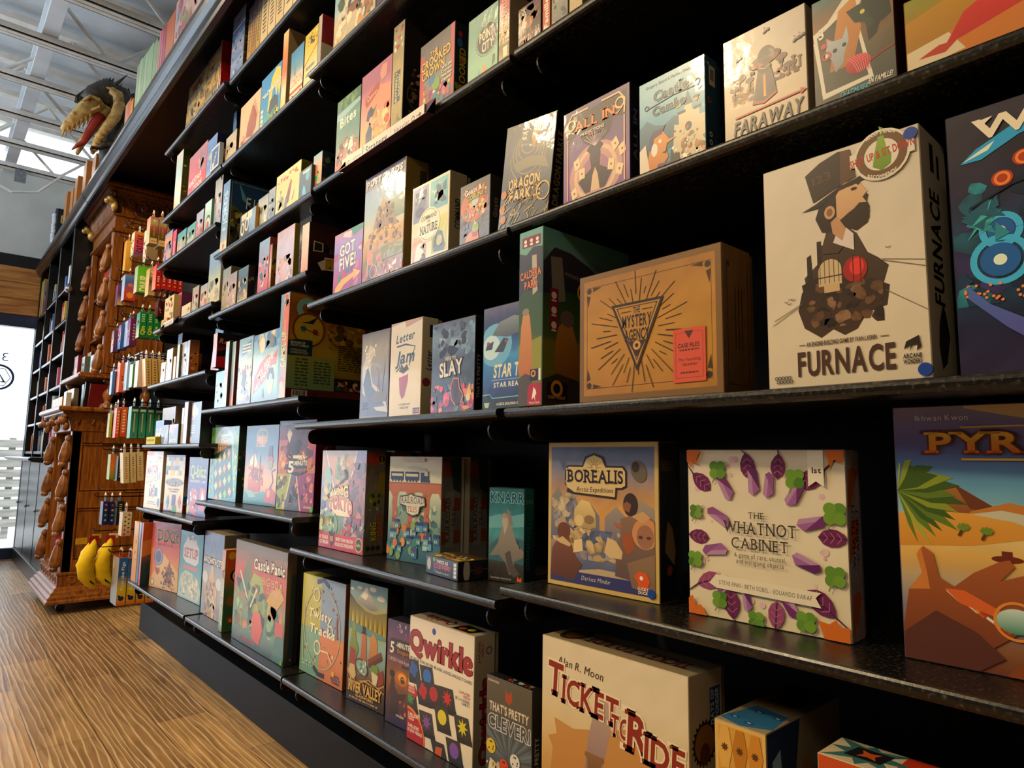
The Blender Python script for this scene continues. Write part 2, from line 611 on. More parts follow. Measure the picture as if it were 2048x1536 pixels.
    def clut(s, a, b_, c_, d, cols, n, size, seed=1, lines=0):
        """a thicket of small painted shapes, the way crowded cover art reads"""
        rnd = random.Random(seed)
        cols = [C(q) for q in cols]
        for i in range(n):
            cx, cy = a + (c_ - a) * rnd.random(), b_ + (d - b_) * rnd.random()
            col = rnd.choice(cols)
            g = 0.75 + 0.5 * rnd.random()
            col = tuple(min(1, q * g) for q in col)
            k = rnd.randint(5, 8)
            r0 = size * (0.45 + 0.8 * rnd.random())
            st = 0.6 + 0.9 * rnd.random()
            ro = rnd.random() * 3
            pts = []
            for j in range(k):
                an = 2 * PI * j / k
                rr = r0 * (0.65 + 0.55 * rnd.random())
                x, y = rr * math.cos(an), rr * math.sin(an) * st
                x, y = x * math.cos(ro) - y * math.sin(ro), x * math.sin(ro) + y * math.cos(ro)
                pts.append((min(c_, max(a, cx + x)), min(d, max(b_, cy + y * s.w / s.h))))
            vs = [s.P(*q) for q in pts]
            dk = tuple(q * 0.55 for q in col)
            s.B.add([s.P(min(c_, max(a, cx)), min(d, max(b_, cy)))] + vs, [[0, 1 + j, 1 + (j + 1) % k] for j in range(k)], [col] + [col if rnd.random() < .6 else dk for _ in vs])
            if i % 3 == 2:
                s.nx()
        s.nx()
        return s

    def txt(s, st, cx, cy, w, h, col, out=None, rot=0, arc=0.0, bold=1, sp=0.14, serif=False, shear=0.0, grow=0.0, col2=None, wav=0.0):
        """letters: centred on (cx,cy), w wide, capitals h tall (fractions of the face)"""
        off = 0.0 if bold == 0 else 0.028
        lay, x = [], 0.0
        for ch in st:
            if ch == ' ':
                x += 0.30; continue
            key = ch if (ch, 0.0) in GLY else '-'
            vs = GLY[(key, 0.0)][0]
            x0, x1 = min(q[0] for q in vs), max(q[0] for q in vs)
            lay.append((key, x - x0, x1 - x0)); x += x1 - x0 + sp
        tw = max(0.05, x - sp)
        W, H = w * s.w, h * s.h
        sx, sy = W / tw, H / CAP
        cr, sr = math.cos(R(rot)), math.sin(R(rot))

        def put(offset, colr, serifs):
            c1 = C(colr)
            for i, (ch, ox, cw) in enumerate(lay):
                vs, fs = GLY[(ch, offset)]
                vs = list(vs); fs = [list(q) for q in fs]
                if serifs and ch in SERIF:
                    x0, x1 = min(q[0] for q in vs), max(q[0] for q in vs)
                    tp = max(q[1] for q in vs); bt = 0 - offset
                    code = SERIF[ch]
                    for j in range(0, len(code), 2):
                        k = code[j:j + 2]
                        if k in ('bl', 'tl'): xm = x0 + 0.05
                        elif k in ('rb', 'rt'): xm = x1 - 0.05
                        else: xm = (x0 + x1) / 2
                        ym = bt if k in ('bl', 'rb', 'bc') else tp - 0.055 - offset * .5
                        n0 = len(vs)
                        hw = 0.125 + offset
                        vs += [(xm - hw, ym), (xm + hw, ym), (xm + hw, ym + 0.055 + offset), (xm - hw, ym + 0.055 + offset)]
                        fs.append([n0, n0 + 1, n0 + 2, n0 + 3])
                out_v, out_c = [], []
                for vx, vy in vs:
                    t = (vx + ox) / tw - 0.5
                    X = t * W
                    g = 1 + grow * (abs(t) * 2) ** 1.5
                    Y = (vy * g - CAP / 2) * sy + arc * s.h * (1 - 4 * t * t)
                    if wav:
                        Y += wav * s.h * math.sin(i * 2.1)
                    X += shear * Y
                    X2, Y2 = X * cr - Y * sr, X * sr + Y * cr
                    out_v.append(s.P(cx + X2 / s.w, cy + Y2 / s.h))
                    out_c.append(c1 if col2 is None or offset > 0.05 else mixc(colr, col2, min(1, max(0, vy / CAP))))
                s.B.add(out_v, fs, out_c)
            s.nx()
        if out:
            put(0.075, out, serif)
        put(off, col, serif)
        return s

    def tlines(s, x0, y0, x1, y1, n, col, seed=3):
        """rows of tiny print: short broken bars"""
        rnd = random.Random(seed)
        hgt = (y1 - y0) / (n * 2 - 1)
        for i in range(n):
            y = y1 - hgt * (2 * i)
            x = x0
            while x < x1 - 0.02:
                e = min(x1, x + (0.03 + 0.09 * rnd.random()))
                s.poly([(x, y - hgt), (e, y - hgt), (e, y), (x, y)], col); s.k -= 1
                x = e + 0.02
            if rnd.random() < .2:
                pass
        s.nx()
        return s

    def bars(s, x0, y0, x1, y1, n, c1, c2, seed=2):
        s.rect(x0, y0, x1, y1, c1)
        rnd = random.Random(seed)
        for i in range(n):
            a = x0 + (x1 - x0) * (0.08 + 0.84 * i / n)
            s.rect(a, y0 + (y1 - y0) * .2, a + (x1 - x0) * (0.3 + 0.4 * rnd.random()) / n, y0 + (y1 - y0) * .92, c2); s.k -= 1
        s.nx()
        return s

    def mount(s, pts, base, c, c2=None):
        return s.poly([(pts[0][0], base)] + list(pts) + [(pts[-1][0], base)], c, c2)

# ------------------------------------------------------------------ cover art
SKY = ['#8fb7c9', '#5d93b8', '#3d6f9a']


def art_furnace(a):
    a.bg(['#d6c6a6', '#d9cbb0', '#d2c6b2'], 0.03)
    a.poly([(.30, .36), (.27, .47), (.36, .52), (.36, .60), (.40, .60), (.43, .66), (.50, .69), (.62, .62), (.68, .53), (.74, .50), (.80, .46), (.77, .40), (.72, .34), (.60, .27), (.50, .25), (.40, .26)], '#3b2a1d', '#4a3625')
    a.poly([(.27, .36), (.25, .44), (.29, .45), (.29, .56), (.32, .57), (.33, .46), (.36, .46), (.36, .62), (.39, .62), (.40, .36)], '#2e2016')
    a.poly([(.22, .33), (.26, .25), (.37, .20), (.45, .23), (.52, .20), (.60, .22), (.66, .28), (.78, .30), (.80, .38), (.70, .42), (.25, .41)], '#46301f', '#33241a')
    a.clut(.26, .24, .76, .44, ['#6b4a2d', '#2a1d13', '#866344', '#3c2a1c'], 46, .035, 7)
    a.ell(.44, .485, .075, .075, '#c9b083'); a.rect(.365, .42, .515, .485, '#c9b083')
    for i in range(5):
        a.rect(.375 + .03 * i, .43, .379 + .03 * i, .535, '#4a3625')
    a.rect(.365, .455, .515, .46, '#4a3625'); a.rect(.40, .39, .50, .425, '#c9a878')
    a.ell(.60, .47, .075, .085, '#a3201a'); a.ell(.61, .48, .045, .055, '#e2362a'); a.rect(.585, .42, .592, .53, '#5a1713'); a.rect(.63, .41, .637, .52, '#5a1713')
    a.poly([(.43, .66), (.40, .56), (.50, .55), (.60, .62), (.53, .69)], '#4a3324')
    a.poly([(.47, .60), (.60, .55), (.60, .62), (.52, .68)], '#d9cbbd')
    a.poly([(.40, .79), (.36, .72), (.40, .655), (.46, .645), (.50, .70), (.55, .66), (.62, .64), (.70, .67), (.705, .72), (.69, .745), (.70, .77), (.655, .80), (.60, .84)], '#2c2018')
    a.poly([(.50, .70), (.55, .685), (.60, .72), (.645, .745), (.69, .74), (.665, .765), (.695, .785), (.655, .825), (.645, .85), (.55, .845), (.50, .80)], '#c99a6c', '#d8ad80')
    a.poly([(.47, .64), (.53, .60), (.56, .66), (.50, .71), (.46, .69)], '#c08e62'); a.ell(.455, .735, .035, .045, '#c99a6c'); a.ell(.455, .735, .02, .028, '#8d5f3c')
    a.poly([(.52, .69), (.58, .715), (.64, .735), (.69, .73), (.705, .70), (.69, .655), (.62, .63), (.55, .655)], '#33231a')
    a.line([(.58, .83), (.63, .835), (.65, .825)], .02, '#33231a'); a.ell(.615, .81, .02, .011, '#33231a')
    a.poly([(.27, .765), (.36, .785), (.52, .835), (.66, .858), (.74, .865), (.70, .84), (.62, .83), (.50, .815), (.38, .765)], '#2b2019')
    a.poly([(.35, .795), (.30, .925), (.40, .965), (.52, .99), (.60, .985), (.63, .86), (.50, .835)], '#3a2a22', '#2a1e18')
    a.poly([(.53, .84), (.54, .988), (.60, .985), (.63, .86)], '#5a3d2a')
    a.txt('123', .41, .895, .12, .035, '#54392b', rot=8)
    for q in ([(.05, .30), (.25, .36)], [(.04, .28), (.25, .355)], [(.78, .36), (1, .26)], [(.76, .49), (1, .455)], [(.76, .485), (1, .43)]):
        a.line(q, .004, '#6f5a42')
    for x, y in ((.14, .375), (.17, .385), (.16, .365), (.19, .38), (.80, .53)):
        a.line([(x - .015, y + .006), (x, y), (x + .015, y + .006)], .004, '#5a4632')
    a.txt('AN ENGINE-BUILDING GAME BY IVAN LASHIN', .49, .178, .44, .018, '#4c3522')
    a.line([(.22, .178), (.26, .178)], .006, '#7d6549'); a.line([(.73, .178), (.78, .178)], .006, '#7d6549')
    a.txt('FURNACE', .51, .095, .60, .098, '#4a3020', sp=.16)
    a.poly([(.86, .115), (.875, .145), (.91, .155), (.945, .165), (.955, .12), (.93, .105), (.935, .13), (.91, .128), (.89, .105), (.90, .13)], '#2a1e16')
    a.txt('ARCANE', .905, .088, .10, .017, '#2a1e16'); a.txt('WONDERS', .905, .066, .10, .017, '#2a1e16')
    for j in range(2):
        for i in range(5):
            a.ring(.055 + .023 * i + .012 * j, .042 - .017 * j, .011, .005, '#2a1e16', n=6)


def side_furnace(a):
    a.bg(['#bfae8e', '#cbbda2'])
    b = Face(a.B, a.P(1, 0), a.ey, -a.ex, a.h, a.w, a.k + 1)
    b.txt('FURNACE', .53, .55, .46, .38, '#1c1510')
    a.poly([(.40, .04), (.60, .07), (.78, .18), (.66, .27), (.55, .31), (.36, .22), (.30, .13)], '#2e2116')
    a.rect(.35, .84, .5, .96, '#2a1e16'); a.rect(.62, .83, .72, .93, '#2a1e16')


def art_whatnot(a):
    a.bg(['#dccba4', '#e2d3b2', '#e0d2b6'], 0.02)
    rnd = random.Random(5)

    def leaf(cx, cy, ang, L):
        c, s_ = math.cos(R(ang)), math.sin(R(ang))

        def T(x, y):
            return (cx + (x * c - y * s_) * L, cy + (x * s_ + y * c) * L * a.w / a.h)
        out = [(-1, 0), (-.75, .32), (-.4, .46), (0, .42), (.35, .22), (.55, 0), (.35, -.22), (0, -.42), (-.4, -.46), (-.75, -.32)]
        a.poly([T(*q) for q in out], rnd.choice(['#7c2a58', '#8a3760', '#6d2450', '#96476a']))
        a.line([T(-.9, 0), T(.5, 0), T(1.35, .1)], .010, '#4a1f38')
        for k in (-.5, -.15, .2):
            a.line([T(k, 0), T(k - .22, .28)], .004, '#b56a8c'); a.line([T(k, 0), T(k - .22, -.28)], .004, '#b56a8c')

    def crystal(cx, cy, ang, L):
        c, s_ = math.cos(R(ang)), math.sin(R(ang))

        def T(x, y):
            return (cx + (x * c - y * s_) * L, cy + (x * s_ + y * c) * L * a.w / a.h)
        a.poly([T(-1, .1), T(-.75, .42), (T(.8, .32)), T(1, 0), T(.7, -.35), T(-.6, -.40)], rnd.choice(['#6f2d66', '#8b4f80', '#5c2458']))
        a.poly([T(-1, .1), T(-.75, .42), T(.8, .32), T(.3, .05)], '#b486a6'); a.poly([T(-1, .1), T(.3, .05), T(-.6, -.40)], '#9a5f92')

    def clover(cx, cy, r):
        for k in range(4):
            an = R(45 + 90 * k)
            a.ell(cx + r * .75 * math.cos(an), cy + r * .75 * math.sin(an) * a.w / a.h, r * .72, r * .72, rnd.choice(['#5f8a2a', '#4e7a26', '#6d962f']))
        a.line([(cx, cy), (cx - r * .8, cy - r * 1.8)], .008, '#7a8a3a')
    for x, y in ((.08, .80), (.14, .60), (.9, .7), (.84, .22), (.3, .9), (.62, .88), (.2, .22), (.66, .13), (.88, .45), (.1, .33), (.45, .13)):
        for k in range(4):
            q = rnd.random() * .05
            a.ell(x + rnd.uniform(-.05, .05), y + rnd.uniform(-.05, .05), .008 + q * .3, None, rnd.choice(['#d9b4b4', '#cfa3ae', '#dcbcae']))
    for q in ((.08, .82, 140, .11), (.05, .47, 175, .10), (.12, .20, 200, .12), (.42, .93, 100, .11), (.62, .93, 85, .10), (.84, .86, 35, .12), (.95, .53, 0, .11), (.87, .16, -40, .13), (.58, .05, -95, .11), (.30, .07, -85, .12)):
        leaf(*q)
    for q in ((.27, .78, 120, .09), (.46, .82, 95, .09), (.22, .60, 150, .09), (.19, .40, 190, .09), (.26, .20, 225, .08), (.40, .13, 100, .07), (.66, .15, -60, .09), (.77, .38, -20, .09), (.81, .60, 15, .09), (.72, .76, 60, .09), (.56, .80, 85, .08)):
        crystal(*q)
    for q in ((.22, .88, .045), (.72, .84, .045), (.94, .66, .05), (.06, .62, .035), (.05, .33, .04), (.93, .33, .045), (.22, .11, .04), (.76, .07, .045), (.46, .03, .04)):
        clover(*q)
    for q in ([(0, 1), (.10, 1), (.07, .94), (.09, .91), (.04, .93), (.03, .89), (0, .93)], [(0, .0), (.13, 0), (.09, .06), (.05, .05), (.03, .11), (0, .09)], [(.86, 0), (1, 0), (1, .08), (.95, .07), (.93, .11), (.89, .08), (.83, .09)], [(.90, 1), (1, 1), (1, .93), (.95, .95), (.93, .90)]):
        a.poly(q, '#d0681f')
    a.poly([(.80, 1), (.89, 1), (.89, .80), (.845, .83), (.80, .80)], '#eadfc4'); a.txt('1st', .85, .89, .05, .03, '#3a3026')
    a.txt('THE', .475, .62, .10, .035, '#3e352c', bold=0, serif=True)
    a.txt('WHATNOT', .49, .545, .46, .068, '#3e352c', bold=0, serif=True)
    a.txt('CABINET', .49, .455, .36, .062, '#3e352c', bold=0, serif=True)
    a.txt('A game of rare, unusual,', .49, .385, .33, .026, '#2e2820', bold=0)
    a.txt('and intriguing objects', .49, .350, .30, .026, '#2e2820', bold=0)
    a.poly([(.15, .20), (.20, .175), (.85, .155), (.82, .205), (.85, .235), (.20, .255)], '#e6d8b8')
    a.txt('STEVE FINN - BETH SOBEL - EDUARDO BARAF', .51, .205, .58, .024, '#4a4034', bold=0, rot=-1.2)


def side_whatnot(a):
    a.bg(['#9a7a6a', '#8f877f', '#a79a88'], .2)
    for y in (.12, .5, .78):
        a.poly([(0, y - .1), (.5, y - .02), (.9, y + .1), (.6, y + .13), (.2, y + .12)], '#b5571d')
    b = Face(a.B, a.P(1, 0), a.ey, -a.ex, a.h, a.w, a.k + 1)
    b.txt('WHATNOT', .55, .62, .34, .24, '#2b241e', bold=0, serif=True); b.txt('CABINET', .55, .30, .28, .22, '#2b241e', bold=0, serif=True)


def art_borealis(a):
    a.bg(['#c9a85c', '#cfb069'])
    s = a.sub(.028, .03, .972, .97)
    s.bg(['#40406a', '#5a6480', '#b08a62', '#d69a4a', '#b98a5c', '#7a7f95', '#5f6f92'], .12, (12, 16))
    s.mount([(0, .62), (.08, .70), (.16, .58), (.24, .66), (.32, .52), (.42, .58), (.5, .5)], .3, '#5d6274', '#8a8278')
    s.mount([(.55, .50), (.66, .58), (.76, .50), (.86, .64), (1, .58)], .3, '#6a6678', '#a5927c')
    s.clut(0, .30, .34, .66, ['#8c8796', '#b9a584', '#6a6880', '#c9b58c'], 34, .06, 3)
    s.poly([(.24, .42), (.25, .54), (.32, .61), (.40, .60), (.46, .52), (.47, .42), (.40, .40)], '#a58a58', '#e0c27c')
    s.ell(.30, .46, .045, .045, '#d9bd80'); s.ell(.40, .47, .05, .035, '#8a6c48')
    s.clut(.15, .18, .75, .40, ['#9a8f92', '#c7a86c', '#5d6688', '#d2b078'], 40, .055, 9)
    s.poly([(.3, .10), (.5, .13), (.8, .12), (.75, .03), (.3, .04)], '#b9a27c')
    s.rect(0, 0, 1, .085, '#36376a')
    s.poly([(0, .04), (.02, .24), (.10, .34), (.20, .33), (.26, .2), (.33, .14), (.24, .02)], '#5a3326', '#7d4a30')
    s.ell(.14, .37, .07, .07, '#6d3a22'); s.poly([(.05, .30), (.13, .33), (.22, .28), (.2, .26), (.1, .28)], '#c9a878'); s.poly([(.24, .22), (.34, .24), (.33, .33), (.25, .31)], '#e0c084')
    s.poly([(.70, .50), (.70, .38), (.66, .28), (.65, .10), (.85, .08), (1, .14), (1, .5), (.90, .55)], '#5f4a4a', '#8a6a50')
    s.ell(.79, .60, .065, .085, '#3a2a26'); s.poly([(.73, .56), (.78, .545), (.80, .60), (.76, .62), (.72, .60)], '#8d5a3a')
    s.ell(.92, .41, .115, .11, '#c98a55'); s.ell(.92, .39, .075, .085, '#9c6a50'); s.ell(.88, .385, .02, .012, '#5a3526'); s.ell(.95, .385, .02, .012, '#5a3526')
    s.poly([(.80, .52), (.90, .56), (.97, .52), (.90, .48)], '#c99a64'); s.poly([(.63, .47), (.71, .46), (.72, .43), (.66, .44)], '#a3643c')
    s.poly([(.72, .32), (.73, .42), (.76, .38), (.79, .42), (.81, .36), (.83, .30), (.76, .26)], '#a0522c'); s.poly([(.76, .2), (1, .28), (1, .02), (.8, .04)], '#7a5c48', '#8f7050')
    s.poly([(.55, .25), (.58, .36), (.66, .34), (.72, .27), (.71, .22), (.60, .22)], '#d2b27a')
    s.ell(.865, .83, .065, .085, '#6a5f4c', rot=30); s.ell(.84, .86, .035, .04, '#3a3128')
    s.poly([(.17, .665), (.18, .70), (.15, .72), (.15, .83), (.18, .865), (.33, .865), (.36, .93), (.45, .955), (.54, .93), (.57, .865), (.73, .865), (.76, .83), (.76, .72), (.72, .70), (.67, .70), (.66, .63), (.24, .65)], '#2d251d')
    s.poly([(.175, .70), (.165, .725), (.165, .825), (.19, .852), (.34, .852), (.375, .915), (.45, .94), (.525, .915), (.56, .852), (.72, .852), (.745, .825), (.745, .728), (.71, .712), (.655, .712), (.65, .645), (.25, .665)], '#d9bd80')
    for k in range(12):
        an = R(30 * k)
        s.poly([(.45 + .02 * math.cos(an + .3), .85 + .02 * math.sin(an + .3)), (.45 + .09 * math.cos(an), .85 + .085 * math.sin(an)), (.45 + .02 * math.cos(an - .3), .85 + .02 * math.sin(an - .3))], '#a58a50')
    s.txt('BOREALIS', .455, .785, .54, .085, '#2a1c22', serif=True, out='#d9bd80')
    s.txt('Arctic Expeditions', .455, .69, .36, .036, '#2f2a30', bold=0, shear=.15)
    s.txt('Dariusz Mindur', .47, .05, .28, .03, '#d6c9ac', bold=0, shear=.2)
    s.poly([(.82, .12), (.86, .16), (.93, .15), (.96, .10), (.93, .04), (.86, .05), (.85, .09)], '#d9551e'); s.ell(.885, .115, .015, None, '#f2e6d0')
    s.txt('LUCKY', .90, .045, .09, .02, '#f2e6d0', out='#7a2c10'); s.txt('DUCK', .90, .02, .08, .018, '#f2e6d0', out='#7a2c10')


def side_borealis(a):
    a.bg(['#16130f', '#2a2620', '#3a3228'], .3)
    s = a.sub(.1, .03, .95, .97)
    s.bg(['#0f0f16', '#20242c', '#33312a'], .3)
    s.txt('BOREALIS', .45, .87, .8, .05, '#17120e', out='#8d7a50', serif=True)
    s.poly([(.2, .3), (.4, .5), (.7, .45), (.9, .3), (.8, .2)], '#7a5d3a'); s.ell(.5, .17, .18, .18, '#7a3414')


def art_pyramido(a):
    a.bg(['#6d3a26', '#8d5a34', '#7d7480', '#b0a184', '#d9a548', '#e0c27c', '#7fb3bf', '#5f97b8', '#4f5e90', '#6f6090', '#8d7f88'], .05, (10, 24))
    a.poly([(.3, .99), (.6, .93), (1, .98), (1, 1), (.3, 1)], '#c9a468')
    a.poly([(.06, .58), (.24, .695), (.44, .585)], '#8a4f2a', '#a8703a'); a.poly([(.24, .695), (.30, .60), (.44, .585)], '#6d3a20')
    a.poly([(.52, .56), (.80, .74), (1.0, .60), (1.0, .52)], '#c98a34', '#e0a848'); a.poly([(.80, .74), (.84, .54), (1, .52), (1, .60)], '#9a5a24')
    a.mount([(.30, .59), (.45, .63), (.6, .60)], .57, '#c27a34')
    a.poly([(0, .57), (.20, .585), (.40, .58), (.62, .505), (.52, .50), (.30, .46), (0, .44)], '#d08a2e', '#e0a040')
    a.poly([(.30, .58), (.42, .60), (.52, .585), (.50, .565), (.62, .52), (.66, .50), (.46, .56)], '#c9c3a4')
    a.poly([(.60, .55), (.80, .54), (1, .52), (1, .48), (.75, .52)], '#b5642a')
    a.ell(.43, .42, .06, .016, '#6d2a1a'); a.rect(.41, .425, .45, .45, '#6d2a1a'); a.ell(.72, .475, .03, .01, '#6d2a1a')
    rnd = random.Random(4)
    for k in range(16):
        an = R(-75 + 165 * k / 15)
        L = .22 + .06 * rnd.random()
        x1, y1 = .02 + L * math.cos(an), .66 + L * math.sin(an) * .7 - .05
        a.poly([(.0, .66), (x1 * .55, .66 + (y1 - .66) * .6 + .045), (x1, y1), (x1 * .5, .66 + (y1 - .66) * .55 - .02)], rnd.choice(['#5f7a26', '#8a962e', '#3f5a20', '#a5a83a']))
    for x, y, s_ in ((.80, .44, 1), (.92, .40, 1.3), (.70, .38, .8), (.27, .53, .5), (.36, .52, .5)):
        a.line([(x, y), (x - .02, y - .07 * s_)], .012, '#5a3a1c')
        for an in range(0, 360, 45):
            a.line([(x, y), (x + .05 * s_ * math.cos(R(an)), y + .03 * s_ * math.sin(R(an)))], .012, '#6f8a2c')
    # two cupped hands holding a winged scarab
    a.poly([(.03, .27), (.09, .34), (.07, .41), (.10, .445), (.14, .42), (.16, .33), (.22, .30), (.30, .36), (.40, .41), (.44, .42), (.455, .395), (.40, .34), (.46, .36), (.54, .385), (.575, .36), (.55, .33), (.60, .345), (.62, .32), (.55, .24), (.46, .16), (.34, .08), (.20, .0), (0, 0), (0, .12)], '#6d3320', '#a85a2c')
    a.poly([(.03, .27), (.09, .34), (.07, .41), (.09, .44), (.11, .35), (.12, .28)], '#cc7a34')
    a.poly([(.5, .06), (.62, .2), (.66, .33), (.70, .36), (.73, .33), (.76, .36), (.80, .33), (.85, .37), (.9, .33), (1, .36), (1, 0), (.45, 0)], '#7a3a1e', '#b5642c')
    a.poly([(0, .10), (.14, .20), (.3, .14), (.4, .06), (.3, 0), (0, 0)], '#5a3026'); a.poly([(.45, .05), (.7, .10), (1, .08), (1, 0), (.4, 0)], '#8a4520')
    for k in range(9):
        a.line([(.19 + .025 * k, .285 - .014 * k), (.235 + .024 * k, .25 - .012 * k)], .012, ['#e8ded0', '#e08a34', '#c9401e'][k % 3])
    a.poly([(.18, .29), (.26, .29), (.42, .22), (.40, .20), (.24, .24)], '#d9632a'); a.poly([(.52, .19), (.66, .19), (1, .14), (1, .11), (.7, .13)], '#c9501e')
    a.ell(.45, .20, .075, .055, '#3f8a68', '#cfe0d0'); a.ell(.53, .235, .03, .028, '#c9305a'); a.ring(.45, .20, .08, .012, '#e08a34')
    a.txt('Ikhwan Kwon', .205, .955, .22, .022, '#d9cfc2', bold=0)
    a.line([(.28, .915), (1, .922)], .008, '#d6a23c'); a.line([(.28, .79), (1, .792)], .010, '#d6a23c')
    a.poly([(.52, .79), (.68, .79), (.64, .75), (.61, .775), (.605, .735), (.59, .735), (.585, .775), (.56, .75)], '#c9963a')
    a.txt('PYRAMIDO', .66, .855, 1.03 * .66 / .66 * .98, .075, '#d9641c', out='#6d2a12', serif=True, col2='#f2b534')


def art_wisp(a):
    a.bg(['#2c2440', '#1a1a38', '#123a52', '#1c3c58', '#231f38', '#2a2430', '#2e2832'], .25, (12, 18))
    a.clut(0, .25, 1, .72, ['#1d5a6d', '#143048', '#2a8a96', '#0f2438', '#3a2f60'], 70, .06, 11)
    for x, y, r in ((.20, .52, .075), (.19, .41, .11), (.42, .60, .05)):
        a.ring(x, y, r, .03, '#3fb5e0'); a.ell(x, y, r * .75, None, '#1d5fa0'); a.ell(x, y, r * .25, None, '#e6f2d0')
    a.poly([(.05, .80), (.12, .845), (.30, .91), (.52, .92), (.5, .89), (.3, .86), (.14, .80)], '#2aa0d0'); a.poly([(.06, .805), (.12, .83), (.2, .86), (.17, .83)], '#e6e8c9')
    for x, y in ((.31, .77), (.22, .71), (.40, .70), (.45, .75)):
        a.ell(x, y, .045, .04, '#b03a14'); a.ring(x, y, .028, .012, '#f2853a')
    for k in range(18):
        r_ = random.Random(k); a.poly([(.02 + .16 * r_.random(), .48 + .14 * r_.random()), (.05 + .18 * r_.random(), .53 + .13 * r_.random()), (.09 + .15 * r_.random(), .50 + .12 * r_.random())], ['#2a8a96', '#3fb0a8', '#1d5a6d'][k % 3])
    for k in range(20):
        r_ = random.Random(k + 40); a.ell(.03 + .25 * r_.random(), .26 + .07 * r_.random(), .007, None, '#f2853a')
    a.poly([(.05, .33), (.14, .25), (.32, .16), (.42, .08), (.36, .06), (.2, .16), (.05, .28)], '#5a4a90', '#4a6ab0'); a.line([(.28, .17), (.35, .11), (.36, .07)], .02, '#b03a4a')
    a.line([(.08, .62), (.25, .68), (.4, .70)], .012, '#10101e')
    a.txt('Wis', .32, .915, .40, .075, '#efe0c0', bold=1, wav=.0)
    a.poly([(.13, .95), (.20, .955), (.16, .93)], '#efe0c0')


def art_mystery(a):
    a.bg(['#a8722c', '#b8822f', '#b5802f', '#a06e30'], .10, (12, 10))
    a.frame(.035, '#7d5a30')
    for q in ([(.06, .1), (.06, .9), (.94, .9), (.94, .1), (.06, .1)],):
        a.line(q, .004, '#4a3018')
    for x, y, sx, sy in ((.06, .9, 1, -1), (.94, .9, -1, -1), (.06, .1, 1, 1), (.94, .1, -1, 1)):
        a.ell(x + .02 * sx, y + .025 * sy, .018, None, '#3f2a14')
        a.poly([(x, y + .06 * sy), (x + .008 * sx, y + .16 * sy), (x + .03 * sx, y + .07 * sy)], '#4a3018'); a.poly([(x + .05 * sx, y), (x + .12 * sx, y + .01 * sy), (x + .05 * sx, y + .035 * sy)], '#4a3018')
    for k in range(44):
        an = R(360 * k / 44 + 2)
        r0, r1 = .15 + .05 * (k % 2), .26 + .05 * ((k * 7) % 3)
        a.line([(.45 + r0 * math.cos(an), .50 + r0 * 1.1 * math.sin(an) * a.w / a.h), (.45 + r1 * math.cos(an), .50 + r1 * math.sin(an) * a.w / a.h)], .005, '#3f2a16')
    a.poly([(.26, .72), (.64, .72), (.45, .20)], '#33231a'); a.poly([(.285, .70), (.615, .70), (.45, .245)], '#b8822f'); a.poly([(.30, .69), (.60, .69), (.45, .275)], '#3a281c'); a.poly([(.31, .683), (.59, .683), (.45, .29)], '#b5802f')
    a.txt('THE', .45, .655, .05, .045, '#33231a'); a.line([(.335, .65), (.41, .65)], .006, '#33231a'); a.line([(.49, .65), (.565, .65)], .006, '#33231a')
    a.txt('MYSTERY', .45, .575, .21, .085, '#2b1d15'); a.txt('AGENCY', .45, .47, .175, .08, '#2b1d15')
    a.poly([(.385, .425), (.515, .425), (.45, .30)], '#3a281c'); a.ell(.45, .39, .028, None, '#c9964a'); a.ell(.45, .39, .012, None, '#2b1d15')


def side_mystery(a):
    a.bg(['#4a3218', '#5a3e1e', '#60421f'], .15)
    a.line([(.15, .06), (.15, .90), (.9, .90), (.9, .06), (.15, .06)], .02, '#1f150c')
    for k in range(3):
        a.rect(.42 + .12 * k, .3, .45 + .12 * k, .72, '#1f150c')
    a.ell(.2, .87, .05, None, '#1f150c')


def cald_scene(a, big):
    a.bg(['#3f3226', '#6d6a24', '#8d8a26', '#4a5a26', '#33462a', '#2c2c3c', '#4a4652', '#6fa090', '#5d9c90'], .08, (8, 18))
    a.mount([(0, .80), (.12, .90), (.3, .89), (.5, .84), (.62, .80), (.8, .76), (1, .66)] if big else [(0, .88), (.3, .86), (.6, .90), (1, .89)], .62, '#26263a', '#3a3438')
    a.poly([(0, .62), (.3, .66), (1, .62), (1, .4), (0, .4)], '#3f5a24', '#2d4526')


